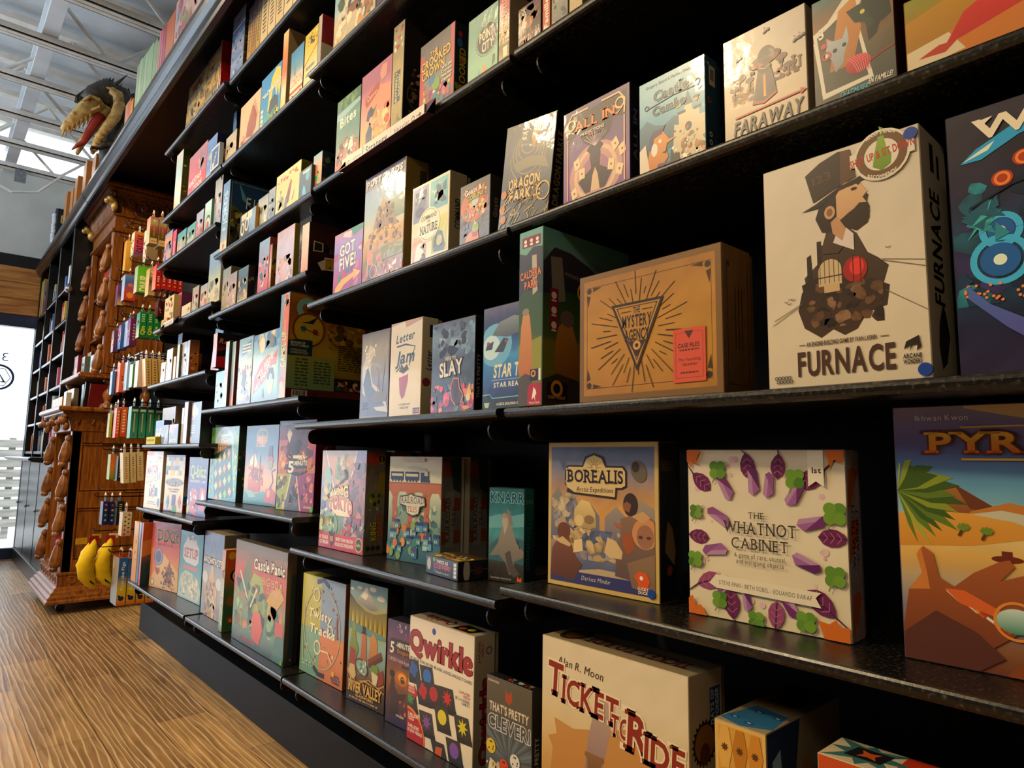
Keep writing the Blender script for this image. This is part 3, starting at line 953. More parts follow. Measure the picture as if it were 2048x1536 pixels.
def art_caldspine(a):
    cald_scene(a, False)
    a.poly([(.55, .85), (.75, .85), (.80, .64), (.60, .62)], '#b5a586')
    a.poly([(0, .34), (.55, .36), (1, .38), (1, .2), (0, .2)], '#8d8a1e')
    a.poly([(.0, .2), (.06, .3), (.10, .44), (.2, .53), (.36, .55), (.48, .50), (.56, .40), (.60, .28), (.58, .17), (.1, .17)], '#b5692c', '#c98a4c'); a.ell(.30, .53, .15, .055 * 2, '#8d7a6a')
    a.poly([(0, 0), (0, .15), (.3, .18), (.6, .16), (.62, 0)], '#4f443c')
    a.poly([(.42, 0), (1, 0), (1, .12), (.55, .12), (.42, .10)], '#a8182a'); a.poly([(.60, .03), (.68, .10), (.78, .08), (.8, .06), (.74, .05), (.76, .02), (.7, .045)], '#efe2c4'); a.txt('Pegasus Spiele', .72, .015, .45, .012, '#efe2c4', bold=0)
    a.rect(.52, .135, .86, .20, '#232030'); a.ring(.66, .175, .08, .05, '#d98a24'); a.rect(.89, .135, .97, .20, '#e8e2d4')
    a.rect(.12, .905, .92, .965, '#7d1a24')
    for k in range(3):
        a.ell(.26 + .26 * k, .94, .06, .06, '#efe2d4'); a.rect(.20 + .26 * k, .912, .33 + .26 * k, .925, '#efe2d4')
    a.txt('CALDERA', .5, .745, .88, .042, '#e0761c', out='#3a2430', rot=5); a.txt('PARK', .52, .685, .55, .042, '#e0761c', out='#3a2430', rot=5)


def side_caldera(a):
    cald_scene(a, True)
    a.poly([(.08, .84), (.20, .85), (.24, .60), (.10, .58)], '#7f7664')
    a.poly([(0, .36), (.4, .37), (1, .3), (1, .12), (0, .15)], '#6d6a1c')
    a.poly([(.13, .2), (.13, .33), (.16, .44), (.24, .50), (.32, .46), (.37, .36), (.40, .25), (.36, .15), (.18, .15)], '#8a5418', '#b57a26'); a.ell(.26, .50, .075, .065, '#6d5a4c')
    a.poly([(0, 0), (0, .14), (.15, .18), (.4, .15), (.6, .05), (.6, 0)], '#3a3028')
    a.rect(.07, .42, .16, .66, '#7d1a24')
    for k in range(3):
        a.ell(.115, .62 - .085 * k, .028, None, '#dccdbb'); a.rect(.09, .585 - .085 * k, .14, .595 - .085 * k, '#dccdbb')
    a.rect(.05, .03, .26, .13, '#1a1a2a'); a.ring(.15, .095, .05, .025, '#d98a24'); a.txt('DEEP PRINT', .15, .045, .18, .016, '#c98a34')
    a.txt('WOLFGANG KRAMER', .34, .755, .22, .020, '#a89a80', bold=0, rot=-5)
    a.txt('CALDERA', .62, .66, .50, .085, '#e0a81c', rot=-5)


def art_allin(a):
    a.bg(['#7a4a86', '#8a5a94', '#6d4a86', '#4a3668', '#5a4078'], .08)
    a.poly([(.05, .66), (.25, .72), (.32, .60), (.45, .52), (.58, .52), (.72, .60), (.78, .74), (.95, .68), (.97, .95), (.05, .92)], '#251a2c')
    a.ell(.5, .25, .40, .36, '#c28f8a'); a.ring(.5, .25, .30, .05, '#e0b494'); a.ell(.5, .25, .22, .2, '#a06a8a')
    a.poly([(.24, .2), (.44, .30), (.42, .46), (.37, .50), (.5, .62), (.63, .50), (.58, .46), (.57, .30), (.76, .2), (.65, .06), (.35, .06)], '#2a1d34')
    a.ell(.5, .42, .085, .10, '#33234a'); a.poly([(.46, .22), (.5, .30), (.54, .22), (.57, .06), (.43, .06)], '#d9b48c')
    for k in range(9):
        an = R(40 + 100 * k / 8)
        a.line([(.5, .52), (.5 + .22 * math.cos(an), .52 + .17 * math.sin(an))], .006, '#d6b8c9')
    for x, y, r in ((.22, .40, 15), (.30, .28, 0), (.18, .10, 20), (.74, .26, -12), (.86, .18, -20), (.80, .45, 30), (.90, .37, 20)):
        c, s_ = math.cos(R(r)), math.sin(R(r))
        a.poly([(x + (u * c - v * s_) * .045, y + (u * s_ + v * c) * .055) for u, v in ((-1, -1), (1, -1), (1, 1), (-1, 1))], '#e6cf9c'); a.ell(x, y, .015, None, '#b0391e')
    for sx in (0, 1):
        X = (lambda q: q) if sx == 0 else (lambda q: 1 - q)
        a.line([(X(.07), .05), (X(.07), .70)], .018, '#e0b27c'); a.ring(X(.13), .84, .06, .022, '#e6bf8a'); a.line([(X(.07), .72), (X(.06), .86), (X(.14), .95), (X(.4), .95)], .022, '#e6bf8a'); a.line([(X(.18), .74), (X(.10), .78), (X(.2), .82)], .02, '#e6bf8a')
    a.txt('ALL IN', .49, .80, .60, .105, '#e0641e', col2='#f08a34', serif=True); a.txt('PREDICTIONS', .46, .69, .36, .032, '#e8d9c0', serif=True)
    a.rect(.42, .645, .48, .665, '#b0303a'); a.rect(.52, .645, .58, .665, '#3a4a90')


def art_castle(a):
    a.bg(['#3f7a94', '#4a8fae', '#5fa5c0', '#86bdd0', '#8fc2d2'], .05)
    a.mount([(0, .52), (.12, .58), (.25, .50), (.4, .46), (.55, .52), (.7, .45)], .2, '#2f5a74', '#4a7f96')
    a.poly([(.52, .04), (.55, .42), (.62, .40), (.62, .52), (.70, .50), (.70, .58), (.76, .66), (.81, .57), (.82, .50), (.92, .50), (.92, .42), (1, .42), (1, .02)], '#c9b894', '#e0d4b2')
    a.poly([(.69, .57), (.755, .72), (.83, .57)], '#4a6a80'); a.rect(.60, .50, .72, .53, '#2f4f6a'); a.rect(.84, .49, .95, .52, '#2f4f6a'); a.ell(.76, .35, .05, .06, '#2a4a60')
    a.clut(.5, .02, 1, .36, ['#d98a3a', '#e8dcb8', '#b5482a', '#4a7f96', '#f2e6c9', '#8a6a3a'], 46, .035, 5)
    a.poly([(.58, .57), (.58, .60), (.66, .61), (.66, .58)], '#c9b26a'); a.ell(.63, .60, .025, .03, '#e0a860'); a.ell(.88, .59, .03, .03, '#d9a05a'); a.ell(.88, .615, .05, .018, '#6a4a24')
    a.line([(.755, .72), (.755, .78)], .006, '#3a3a3a'); a.poly([(.755, .78), (.85, .77), (.755, .755)], '#e0cfae'); a.poly([(.90, .70), (.98, .70), (.90, .66)], '#e0cfae')
    a.poly([(.12, .10), (.18, .30), (.24, .42), (.38, .40), (.47, .30), (.58, .29), (.44, .26), (.42, .20), (.46, .12), (.34, .02), (.14, .0)], '#c9752c', '#e0953f')
    a.poly([(.16, .36), (.22, .44), (.36, .44), (.42, .47), (.36, .38), (.24, .36), (.2, .24), (.15, .25)], '#4a3f6a'); a.ell(.24, .24, .05, .09, '#e8e0d0'); a.poly([(0, .28), (.1, .33), (.16, .05), (.05, .0), (0, .05)], '#e2d2bc')
    a.ell(.33, .31, .025, .025, '#f0e8d8'); a.poly([(.36, .18), (.44, .2), (.42, .16)], '#3a2a22'); a.poly([(.24, 0), (.3, .08), (.5, .06), (.52, 0)], '#5a3a6a'); a.poly([(.48, .02), (.5, .18), (.55, .12), (.62, .12), (.62, .02)], '#2a2f34')
    a.txt('Gregory Grard & Mathieu Roussel', .48, .935, .74, .03, '#3a2c26', bold=0)
    a.txt('Castle', .50, .80, .52, .10, '#26242a', out='#86bdd0', serif=True); a.line([(.14, .70), (.55, .735), (.92, .725)], .012, '#26242a'); a.ring(.90, .76, .035, .012, '#26242a'); a.ring(.12, .715, .03, .012, '#26242a')
    a.txt('Combo', .47, .645, .50, .085, '#26242a', out='#7fb6cc', serif=True)


def side_castle(a):
    a.bg(['#17303f', '#1d3a4c', '#234658'])
    a.rect(.30, .72, .80, .92, '#b5a890'); a.bars(.36, .74, .74, .90, 12, '#b5a890', '#1a1a1a')
    for k in range(3):
        a.ring(.38, .22 - .08 * k, .1, .05, '#c9c3b5')
    a.ring(.3, .56, .13, .05, '#a8401e'); a.txt('CE', .2, .93, .2, .02, '#c9c3b5')


def art_faraway(a):
    a.bg(['#c6b190', '#cbb89a', '#c2b49e', '#beb3a4'], .03)
    a.clut(.10, .33, .38, .50, ['#8a5a2c', '#5a3a44', '#6d2a34', '#a8753a', '#3f2f40'], 40, .035, 2); a.clut(.58, .42, .92, .54, ['#6d2a34', '#4a3644', '#8a5a2c', '#5f4a4a'], 34, .03, 4)
    for x, y, r in ((.2, .58, .085), (.13, .50, .06), (.33, .53, .055), (.72, .62, .07), (.86, .57, .03), (.93, .55, .025), (.80, .52, .06)):
        a.ell(x, y, r, r * .6, '#5a3c46'); a.rect(x - .012, y - .1, x + .012, y, '#6d4a3c')
    a.poly([(.36, .28), (.40, .42), (.43, .56), (.60, .56), (.64, .42), (.66, .31), (.5, .26)], '#3a2f3c', '#4a3a48'); a.rect(.50, .32, .53, .52, '#c98a24')
    a.poly([(.37, .29), (.5, .255), (.66, .31), (.655, .335), (.5, .285), (.375, .315)], '#a8401e'); a.ell(.515, .585, .085, .06, '#2c2630'); a.line([(.45, .60), (.52, .575), (.58, .60)], .012, '#c9a05a')
    a.ell(.52, .66, .20, .075, '#3c2c36', rot=8); a.ell(.52, .645, .17, .045, '#8a2f22', rot=8); a.ell(.54, .70, .10, .11, '#372b36'); a.rect(.44, .665, .64, .685, '#57414a')
    for x in (.35, .70, .73, .38):
        a.ell(x, .58, .014, .025, '#3a2a2a')
    for x, y in ((.55, .93), (.20, .78), (.90, .72), (.96, .73)):
        a.clut(x - .04, y - .03, x + .04, y + .03, ['#5a4452', '#3f3040'], 7, .02, 8)
    a.line([(.14, .215), (.95, .235)], .022, '#b8341c'); a.poly([(.93, .265), (1.0, .237), (.93, .205)], '#b8341c')
    a.txt('FARAWAY', .54, .115, .82, .12, '#33323c', shear=.12)


def art_cats(a):
    a.bg(['#3f423a', '#4a4c42', '#6d5a40', '#8a5a34', '#3a6a6a'], .12)
    a.poly([(.0, .62), (.5, .98), (.75, 1), (.2, .2), (.1, .1)], '#d6cdb8'); a.poly([(.10, .08), (.0, .70), (.52, .86), (.74, .12)], '#ddd4be'); a.poly([(.14, .13), (.05, .66), (.50, .82), (.68, .15)], '#4f5046')
    a.poly([(.2, .3), (.34, .82), (.55, .9), (.62, .6), (.5, .3)], '#b06a34', '#c98a48')
    a.poly([(.62, .70), (.65, .88), (.72, .82), (.88, .98), (.95, .84), (.98, .60), (.84, .56), (.80, .48), (.70, .44), (.68, .58)], '#232a2a', '#333a36'); a.poly([(.44, .78), (.62, .80), (.68, .72), (.78, .58), (.70, .55), (.66, .62), (.54, .65)], '#2f3f3a')
    a.ell(.64, .72, .03, .03, '#d9c04a'); a.ell(.88, .85, .03, .03, '#e08a24')
    a.poly([(.16, .48), (.18, .60), (.27, .57), (.38, .56), (.44, .66), (.46, .52), (.40, .42), (.38, .34), (.28, .28), (.24, .40)], '#8a9296', '#b5bcbc'); a.poly([(.16, .60), (.18, .62), (.26, .57)], '#d9806a'); a.ell(.28, .48, .03, .03, '#26332f'); a.ell(.40, .50, .028, .028, '#26332f')
    a.ell(.56, .28, .155, .13, '#8d2024', '#d23a44')
    for k in range(8):
        a.line([(.43 + .03 * k, .36), (.50 + .03 * k, .30), (.56 + .02 * k, .20)], .007, '#ef7a80')
    a.line([(.7, .26), (.85, .30), (1, .32)], .014, '#b0262e'); a.txt('3', .11, .68, .06, .09, '#e8dfca'); a.ring(.17, .46, .05, .02, '#c9444a'); a.ell(.14, .56, .04, .04, '#c9444a'); a.txt('1', .17, .46, .02, .035, '#e8dfca')
    a.txt('CHAT\'MUSER', .50, .06, .34, .045, '#4fb0b8', shear=.2); a.txt('EN FAMILLE!', .82, .09, .28, .042, '#e8dfca', shear=.2)


def art_catcush(a):
    a.bg(['#c9822c', '#b8781f', '#9a7a1e', '#8a8a2a'], .08)
    a.poly([(0, .30), (0, .70), (.5, 1), (1, 1), (1, .60)], '#a8741c', '#c08a24'); a.poly([(0, 0), (0, .30), (1, .66), (1, .25), (.6, 0)], '#c97424')
    a.poly([(.0, .02), (.0, .30), (.22, .38), (.3, .1)], '#d9c49a'); a.poly([(.20, .22), (.30, .56), (.46, .72), (.7, .78), (1, .9), (1, .62), (.62, .42), (.30, .26)], '#b8241c', '#d9382a')
    a.poly([(.40, .70), (.5, .95), (.9, 1), (1, .95), (1, .80), (.6, .62), (.44, .58)], '#b06a24', '#c98a3c'); a.ring(.42, .95, .10, .06, '#a85f20', a0=180, a1=400); a.poly([(.06, .17), (.17, .26), (.26, .24), (.2, .14)], '#b8341c')


def art_farkle(a):
    a.bg(['#5a5a58', '#4f545c', '#5f6670', '#6a707a', '#3f4148'], .12)
    rnd = random.Random(3)
    for k in range(5):
        a.ring(.5, .80 - .03 * k, .16 + .05 * k, .012, '#b59a5c', a0=100 + 20 * k, a1=330 + 15 * k)
    a.poly([(.58, .97), (.70, .93), (.66, .80), (.60, .70), (.55, .82)], '#b5843a')
    a.poly([(.2, .62), (.5, .66), (.85, .62), (.95, .50), (.7, .55), (.5, .55), (.3, .53)], '#8a846e')
    a.ell(.46, .36, .36, .19, '#2c2a2a')
    a.txt('DRAGON', .47, .43, .62, .10, '#e2bd74', serif=True, rot=2); a.txt('FARKLE', .50, .315, .62, .10, '#e2bd74', serif=True, rot=2)
    for k in range(46):
        x, y = rnd.random(), rnd.random() * .24
        a.line([(x, y), (min(1, x + .16 * rnd.random()), y + .10 * rnd.random()), (min(1, x + .2 * rnd.random()), y + .14 * rnd.random())], .012, rnd.choice(['#d9b468', '#b5924a', '#3a3836', '#8a7a50']))
    for x, y in ((.06, .2), (.10, .1), (.07, .34)):
        a.ell(x, y, .06, .06, '#c27a3a')
    a.ring(.88, .30, .12, .02, '#d9b468')


def art_goats(a):
    a.bg(['#4f4438', '#5a4e42', '#6a5a4a', '#5f5248'], .15)
    a.ell(.48, .62, .46, .36, '#c2601e'); a.clut(.1, .45, .9, .92, ['#e08a2e', '#d9641a', '#c94a1a', '#f2b45a', '#8a4a22'], 40, .06, 4); a.ell(.52, .68, .12, .11, '#a9bdb0')
    a.clut(.2, .42, .85, .60, ['#b8c24a', '#c9542a', '#e8c9a0', '#5a8a3a', '#d9a05a'], 34, .05, 6); a.clut(.05, .05, .3, .4, ['#4a5a78', '#6a5040', '#3f4452'], 10, .06, 3)
    a.poly([(.2, .02), (.24, .14), (.4, .2), (.62, .2), (.68, .03)], '#c9601c', '#e0862c'); a.ell(.55, .24, .11, .12, '#8aa52c'); a.poly([(.42, .2), (.56, .17), (.66, .2), (.6, .1), (.45, .1)], '#b03426'); a.poly([(.5, .3), (.52, .38), (.58, .3)], '#b5bd4a')
    a.txt('Goats &', .45, .86, .56, .085, '#efe2cc', out='#6d3a1c', rot=4); a.txt('GOBLINS', .52, .755, .56, .07, '#b5b53a', out='#4a2f14', rot=4)


def art_nature(a):
    a.bg(['#d9c9a4', '#ddceaa'])
    for q, c1, c2 in (((.03, .53, .46, .97), '#6d7aa0', '#8d8ab5'), ((.5, .6, .97, .97), '#4a98a8', '#6ab5b8'), ((.03, .03, .42, .35), '#c98a64', '#d9a07a'), ((.56, .06, .97, .5), '#a5a83a', '#c9c04a')):
        a.rect(*q, c1, c2)
    a.clut(.08, .58, .4, .92, ['#3a4a6a', '#5a6a90', '#2a3048'], 12, .09, 2); a.clut(.58, .66, .92, .92, ['#2f5a64', '#a5d0c9', '#3a4a50'], 12, .09, 3)
    a.poly([(.62, .08), (.64, .26), (.72, .34), (.84, .3), (.92, .12), (.88, .06)], '#3f4a48'); a.ell(.77, .20, .075, .08, '#b5a86a'); a.poly([(.1, .05), (.14, .2), (.22, .26), (.34, .24), (.36, .1), (.3, .03)], '#d9cdb4'); a.clut(.08, .03, .4, .24, ['#8a5a4a', '#d9cdb4', '#3a3434'], 10, .05, 4)
    for k in range(4):
        a.line([(.60 + .02 * k, .10 + .02 * k), (.60 + .02 * k, .46 - .02 * k)], .006, '#6d7026')
    a.ell(.48, .45, .30, .27, '#e2d3ae'); a.ring(.48, .45, .245, .008, '#33434a', a0=40, a1=140); a.ring(.48, .45, .245, .008, '#33434a', a0=220, a1=320)
    a.txt('COMMAND', .48, .545, .42, .052, '#33312e', rot=0); a.txt('OF', .48, .488, .07, .028, '#33312e'); a.txt('NATURE', .48, .40, .46, .095, '#2b2a28', serif=True)


def art_postcards(a):
    a.bg(['#4a4038', '#8a5a34', '#a88a3c', '#b59a4a', '#b8b094', '#8fa8b0', '#7d9cb5', '#6a86ac', '#5f7098'], .08, (10, 20))
    a.poly([(0, .87), (0, 1), (1, 1), (1, .86)], '#4f4a6d')
    a.mount([(.4, .60), (.55, .66), (.75, .68), (1, .72)], .5, '#5f7460', '#7d907a')
    a.poly([(.22, .42), (.30, .58), (.34, .66), (.44, .68), (.47, .76), (.56, .70), (.66, .66), (.75, .52), (.9, .44)], '#8a6a4c', '#a8845a'); a.clut(.3, .46, .75, .68, ['#6d4f3a', '#b5946a', '#8a7054', '#4a3a30'], 40, .04, 7)
    a.poly([(0, .36), (.3, .48), (.7, .40), (1, .44), (1, .3), (0, .22)], '#a8752a', '#c99a3c'); a.clut(.1, .3, .95, .46, ['#c2762a', '#8a6a24', '#d9a84a', '#6d5a20'], 36, .04, 9)
    a.poly([(0, .2), (.5, .30), (1, .26), (1, .16), (.5, .16), (0, .08)], '#6d6a2a', '#8a8030'); a.poly([(0, .0), (0, .12), (.5, .16), (1, .1), (1, 0)], '#8a4a2a')
    a.poly([(.12, .06), (.13, .22), (.17, .30), (.26, .28), (.26, .18), (.22, .05)], '#c2561e', '#d9752a'); a.ell(.2, .325, .035, .04, '#4a2f22'); a.rect(.16, .03, .24, .16, '#2f2a2a')
    for x in (.24, .42):
        a.ring(x + .05, .09, .085, .009, '#c9b48a')
    a.line([(.28, .1), (.36, .2), (.46, .1)], .012, '#b5a07a'); a.ell(.42, .2, .06, .05, '#c9543a'); a.clut(.55, .0, 1, .13, ['#d9c9b0', '#b55a5a', '#c98a6a', '#e8dccb'], 30, .03, 5)
    a.txt('POSTCARDS', .5, .93, .88, .055, '#d9d2cc', sp=.22); a.line([(.56, .80), (.62, .82), (.68, .80)], .008, '#e6e2d9')


def art_gotfive(a):
    a.bg(['#8a2f66', '#a5408a', '#8d6ab0', '#8a7ac2', '#a85f86'], .06)
    a.poly([(.55, 1), (.7, .86), (1, .92), (1, 1)], '#2f7a5a'); a.poly([(.3, .92), (.6, .85), (.62, .96), (.35, .98)], '#d9b4ae')
    a.poly([(.04, 0), (.10, .12), (.3, .22), (.72, .27), (.70, .33), (.97, .24), (.72, .14), (.73, .20), (.4, .12), (.2, .0)], '#e2a04a')
    for x, y, c in ((.04, .16, '#b03a86'), (.17, .18, '#3a7a3a'), (.32, .23, '#b03a5a'), (.45, .29, '#2f6a94'), (.60, .29, '#7a3a6a'), (.8, .31, '#b55a8a'), (.02, .55, '#b02a4a'), (.90, .58, '#b02a5a')):
        a.poly([(x, y), (x + .11, y + .01), (x + .12, y + .13), (x + .01, y + .12)], c)
    a.txt('GOT', .48, .70, .52, .17, '#e8dccb', out='#6a4a80', rot=3); a.txt('FIVE!', .50, .48, .56, .19, '#e8dccb', out='#6a4a80', rot=3); a.txt('45', .93, .62, .08, .06, '#efe2d4')


def art_wave(a):
    a.bg(['#3a3550', '#4a4560', '#6a6270', '#8a7f70', '#8f8674', '#5a4f4a'], .08)
    a.frame(.04, '#5a4a44')
    a.poly([(.05, .60), (.16, .70), (.30, .86), (.48, .80), (.52, .70), (.44, .72), (.36, .64), (.36, .52), (.44, .40), (.62, .34), (.9, .2), (1, .05), (.6, .08), (.3, .2), (.08, .3)], '#b5ab94'); a.poly([(.10, .40), (.24, .62), (.34, .50), (.42, .36), (.62, .28), (.9, .12), (.5, .12), (.2, .24)], '#40465f')
    for k in range(14):
        r_ = random.Random(k); a.ell(.08 + .45 * r_.random(), .55 + .3 * r_.random(), .03, .03, '#cfc6b0')
    a.poly([(.40, .24), (.6, .30), (.98, .26), (.92, .18), (.5, .16)], '#5a4430'); a.line([(.62, .28), (.66, .55), (.7, .28)], .012, '#6a5a44'); a.line([(.78, .28), (.86, .6)], .012, '#6a5a44')
    a.tlines(.08, .10, .3, .18, 3, '#2a2634')


def art_letterjam(a):
    a.bg(['#cbb588', '#d6c5a0', '#cfc2ac', '#c9bfb0'], .03)
    a.poly([(0, .97), (.45, 1), (.5, .93), (1, .98), (1, 1), (0, 1)], '#b08a80')
    a.txt('Letter', .48, .83, .58, .085, '#2f4456', bold=1, shear=.25, rot=4); a.txt('Jam', .50, .62, .56, .13, '#2f4456', bold=1, shear=.25, rot=2); a.line([(.2, .74), (.5, .75), (.8, .71), (.62, .52)], .03, '#2f4456'); a.line([(.2, .47), (.3, .5), (.35, .6)], .03, '#2f4456')
    a.poly([(.30, .42), (.34, .24), (.42, .17), (.50, .20), (.60, .36), (.60, .46), (.46, .50)], '#8a2434', '#b03a44'); a.poly([(.30, .46), (.60, .49), (.60, .43), (.30, .40)], '#d9bfae'); a.poly([(.30, .47), (.45, .44), (.62, .48), (.55, .54), (.46, .50), (.38, .55)], '#4a4a34')
    a.txt('A COOPERATIVE', .50, .115, .36, .022, '#4a4234', bold=0); a.txt('WORD GAME', .50, .08, .28, .022, '#4a4234', bold=0); a.rect(.78, .01, .98, .07, '#1c1c22'); a.txt('CGE', .88, .04, .16, .03, '#d95a7a')


def side_letterjam(a):
    a.bg(['#b5a078', '#c9b894', '#cfc09e'])
    b = Face(a.B, a.P(1, 0), a.ey, -a.ex, a.h, a.w, a.k + 1)
    b.txt('Letter', .56, .55, .20, .36, '#22303c', shear=.2); a.ell(.3, .33, .26, .24, '#8a2434'); a.rect(.45, .80, .9, .93, '#221d1c')


def art_slay(a):
    a.bg(['#33283a', '#2a2a3a', '#3a4254', '#4a5870', '#6a8098', '#4a4a5f'], .22)
    a.clut(0, .6, 1, .97, ['#6a86a0', '#2a2c3c', '#8aa0b5', '#4a4460', '#20222c'], 36, .08, 3)
    a.clut(0, 0, 1, .30, ['#b02a34', '#7a2f6a', '#3a4a80', '#d9753a', '#2a2030', '#d94a6a', '#4a8a8a'], 70, .065, 5)
    a.poly([(.44, .06), (.52, .34), (.66, .36), (.70, .24), (.78, .12), (.6, .05)], '#3a1f22'); a.line([(.60, .06), (.50, .14), (.47, .26), (.54, .36), (.66, .35), (.68, .25), (.76, .18), (.70, .06)], .018, '#e06a4a')
    a.poly([(.84, .16), (.90, .30), (.96, .16)], '#d9a84a'); a.ell(.88, .14, .05, .05, '#d9c99a'); a.poly([(.74, .05), (.80, .01), (.94, .03), (.86, .06)], '#d98a2a')
    a.txt('HERE TO', .46, .585, .24, .04, '#dccfb8'); a.txt('SLAY', .47, .475, .52, .15, '#dccfb8', out='#2a2a38', sp=.1, rot=4)


def art_startrek(a):
    a.bg(['#26283a', '#2a3a70', '#2f6aa8', '#3f86b8', '#2a4a86', '#1f2c58', '#5a5470'], .14, (10, 16))
    a.ell(.3, .62, .4, .35, '#6aa8c9'); a.ell(.2, .6, .22, .2, '#bcd6dc')
    # a plain long-hulled space freighter
    a.poly([(.22, .72), (.40, .84), (.75, .88), (1, .84), (1, .72), (.6, .68)], '#4f565c', '#7d868a'); a.poly([(.05, .58), (.10, .64), (.26, .66), (.22, .58)], '#33425f'); a.poly([(.28, .55), (.5, .68), (.62, .66), (.5, .54)], '#3a4046'); a.ell(.12, .645, .035, .03, '#b0303a'); a.ell(.56, .64, .03, .025, '#b0303a')
    a.txt('STAR TREK', .73, .36, .90, .12, '#e2d6b0', shear=.12, sp=.1); a.line([(.22, .275), (1, .27)], .008, '#b5bcd0'); a.txt('STAR REALMS', .68, .225, .80, .045, '#e2d9c0', sp=.2)
    a.line([(0, .135), (.18, .14), (.24, .10), (1, .105)], .012, '#7fd0d6'); a.poly([(0, 0), (0, .125), (.17, .13), (.23, .09), (1, .095), (1, 0)], '#2a2c3a'); a.txt('A DECK BUILDING GAME', .66, .04, .62, .022, '#d6cfae'); a.poly([(.04, .06), (.18, .06), (.15, .01), (.07, .01)], '#a8c99a')


def art_tokyo(a):
    a.bg(['#5a7a5f', '#7d9078', '#8d7a98', '#a07a64', '#b5854a', '#c98f44'], .18)
    for q, c in (([(0, 1), (.08, 1), (.45, .5)], '#9a86a8'), ([(.08, 1), (.8, 1), (.5, .5)], '#c98a3a'), ([(.8, 1), (1, 1), (1, .8), (.55, .5)], '#7a4a7a'), ([(1, .75), (1, .25), (.55, .45)], '#8a5a78'), ([(0, .75), (0, .3), (.4, .45)], '#8a7aa0'), ([(0, .28), (1, .28), (.5, .5)], '#6d8a70')):
        a.poly(q, c)
    for q in ([(.08, 1), (.36, .52)], [(.80, 1), (.62, .55)], [(0, .34), (.3, .44)], [(1, .36), (.7, .42)]):
        a.line(q, .025, '#e8d9b4')
    a.poly([(.32, .72), (.34, .86), (.46, .96), (.60, .94), (.66, .80), (.62, .70), (.48, .66)], '#4a7a34', '#b5a03a'); a.clut(.36, .68, .64, .96, ['#c98f2e', '#5a8a3a', '#8a6a26', '#d9b04a'], 26, .06, 3)
    a.poly([(.60, .30), (.62, .62), (.78, .86), (.92, .90), (1, .72), (1, .35), (.85, .28)], '#6d3a26', '#a8562a'); a.clut(.66, .34, .98, .88, ['#8a4424', '#5a2c20', '#c9702e', '#3f2420'], 34, .07, 6)
    a.poly([(.05, .45), (.06, .66), (.16, .78), (.26, .70), (.22, .50)], '#b5a82a', '#8aa098'); a.ell(.15, .76, .08, .08, '#8aa89a'); a.clut(.02, .38, .26, .7, ['#d9b41e', '#8a8aa8', '#5a5a7a'], 14, .06, 7)
    a.ell(.27, .24, .16, .14, '#7fa080'); a.ell(.27, .21, .05, .07, '#2a2a20'); a.clut(.0, .17, .35, .38, ['#8ab08a', '#d9d0b0', '#4a6a5a'], 16, .06, 2); a.poly([(.55, .2), (.60, .36), (.70, .34), (.78, .18)], '#a0305a'); a.clut(.55, .15, 1, .34, ['#a03a5a', '#b5b0a8', '#c92a3a', '#6a4a6a'], 24, .055, 9)
    a.poly([(.24, .58), (.55, .62), (.72, .46), (.70, .34), (.4, .34), (.22, .42)], '#e6d2a0')
    a.txt('RICHARD GARFIELD', .42, .655, .44, .026, '#2f2220', rot=24)
    a.txt('KING', .46, .565, .36, .115, '#e2a81c', out='#2a1a14', rot=10, col2='#f2cc2a'); a.txt('TOKYO', .48, .425, .52, .125, '#d9401a', out='#2a1a14', rot=-3, arc=.05, col2='#f28a24')
    a.rect(0, 0, 1, .155, '#b0141e', '#c91c26'); a.txt('10 YEARS', .12, .105, .20, .035, '#f0e2cc'); a.txt('OF SMASH', .13, .055, .20, .035, '#f0e2cc'); a.txt('MORE THAN 1 MILLION', .60, .105, .38, .032, '#f0e2cc'); a.txt('BOXES SOLD WORLDWIDE', .60, .055, .40, .032, '#f0e2cc')
    a.poly([(.24, .18), (.27, .06), (.31, .01), (.36, .06), (.38, .19), (.34, .15), (.31, .21), (.28, .15)], '#2a1a14'); a.txt('10', .31, .1, .06, .05, '#f2a81c'); a.ell(.91, .085, .065, .065, '#1c1410'); a.ring(.91, .085, .07, .012, '#d9b42a'); a.txt('iello', .91, .085, .09, .03, '#d9b42a')


def side_tokyo(a):
    a.bg(['#5a5448', '#6a645a', '#7a7060', '#5f4a3a'], .25)
    a.ell(.35, .92, .35, .3, '#a83a1e'); a.ell(.78, .92, .22, .22, '#15120e'); a.ring(.78, .92, .2, .04, '#b5942a'); b = Face(a.B, a.P(1, 0), a.ey, -a.ex, a.h, a.w, a.k + 1); b.txt('iello', .92, .22, .10, .14, '#b5942a')
    a.poly([(.55, .62), (.7, .78), (1, .8), (1, .55)], '#8a7a1e'); a.ell(.4, .52, .38, .34, '#6d7a2a'); a.clut(.1, .42, .75, .62, ['#20261a', '#8a8a2a', '#c9b89a'], 14, .11, 3)
    b.txt('KING', .22, .55, .17, .30, '#c2b01e', out='#17120e', rot=4); b.txt('TOKYO', .25, .20, .26, .28, '#c2581e', out='#17120e', rot=4)
    for k in range(3):
        a.ell(.2 + .27 * k, .06, .12, .12, '#17140f')


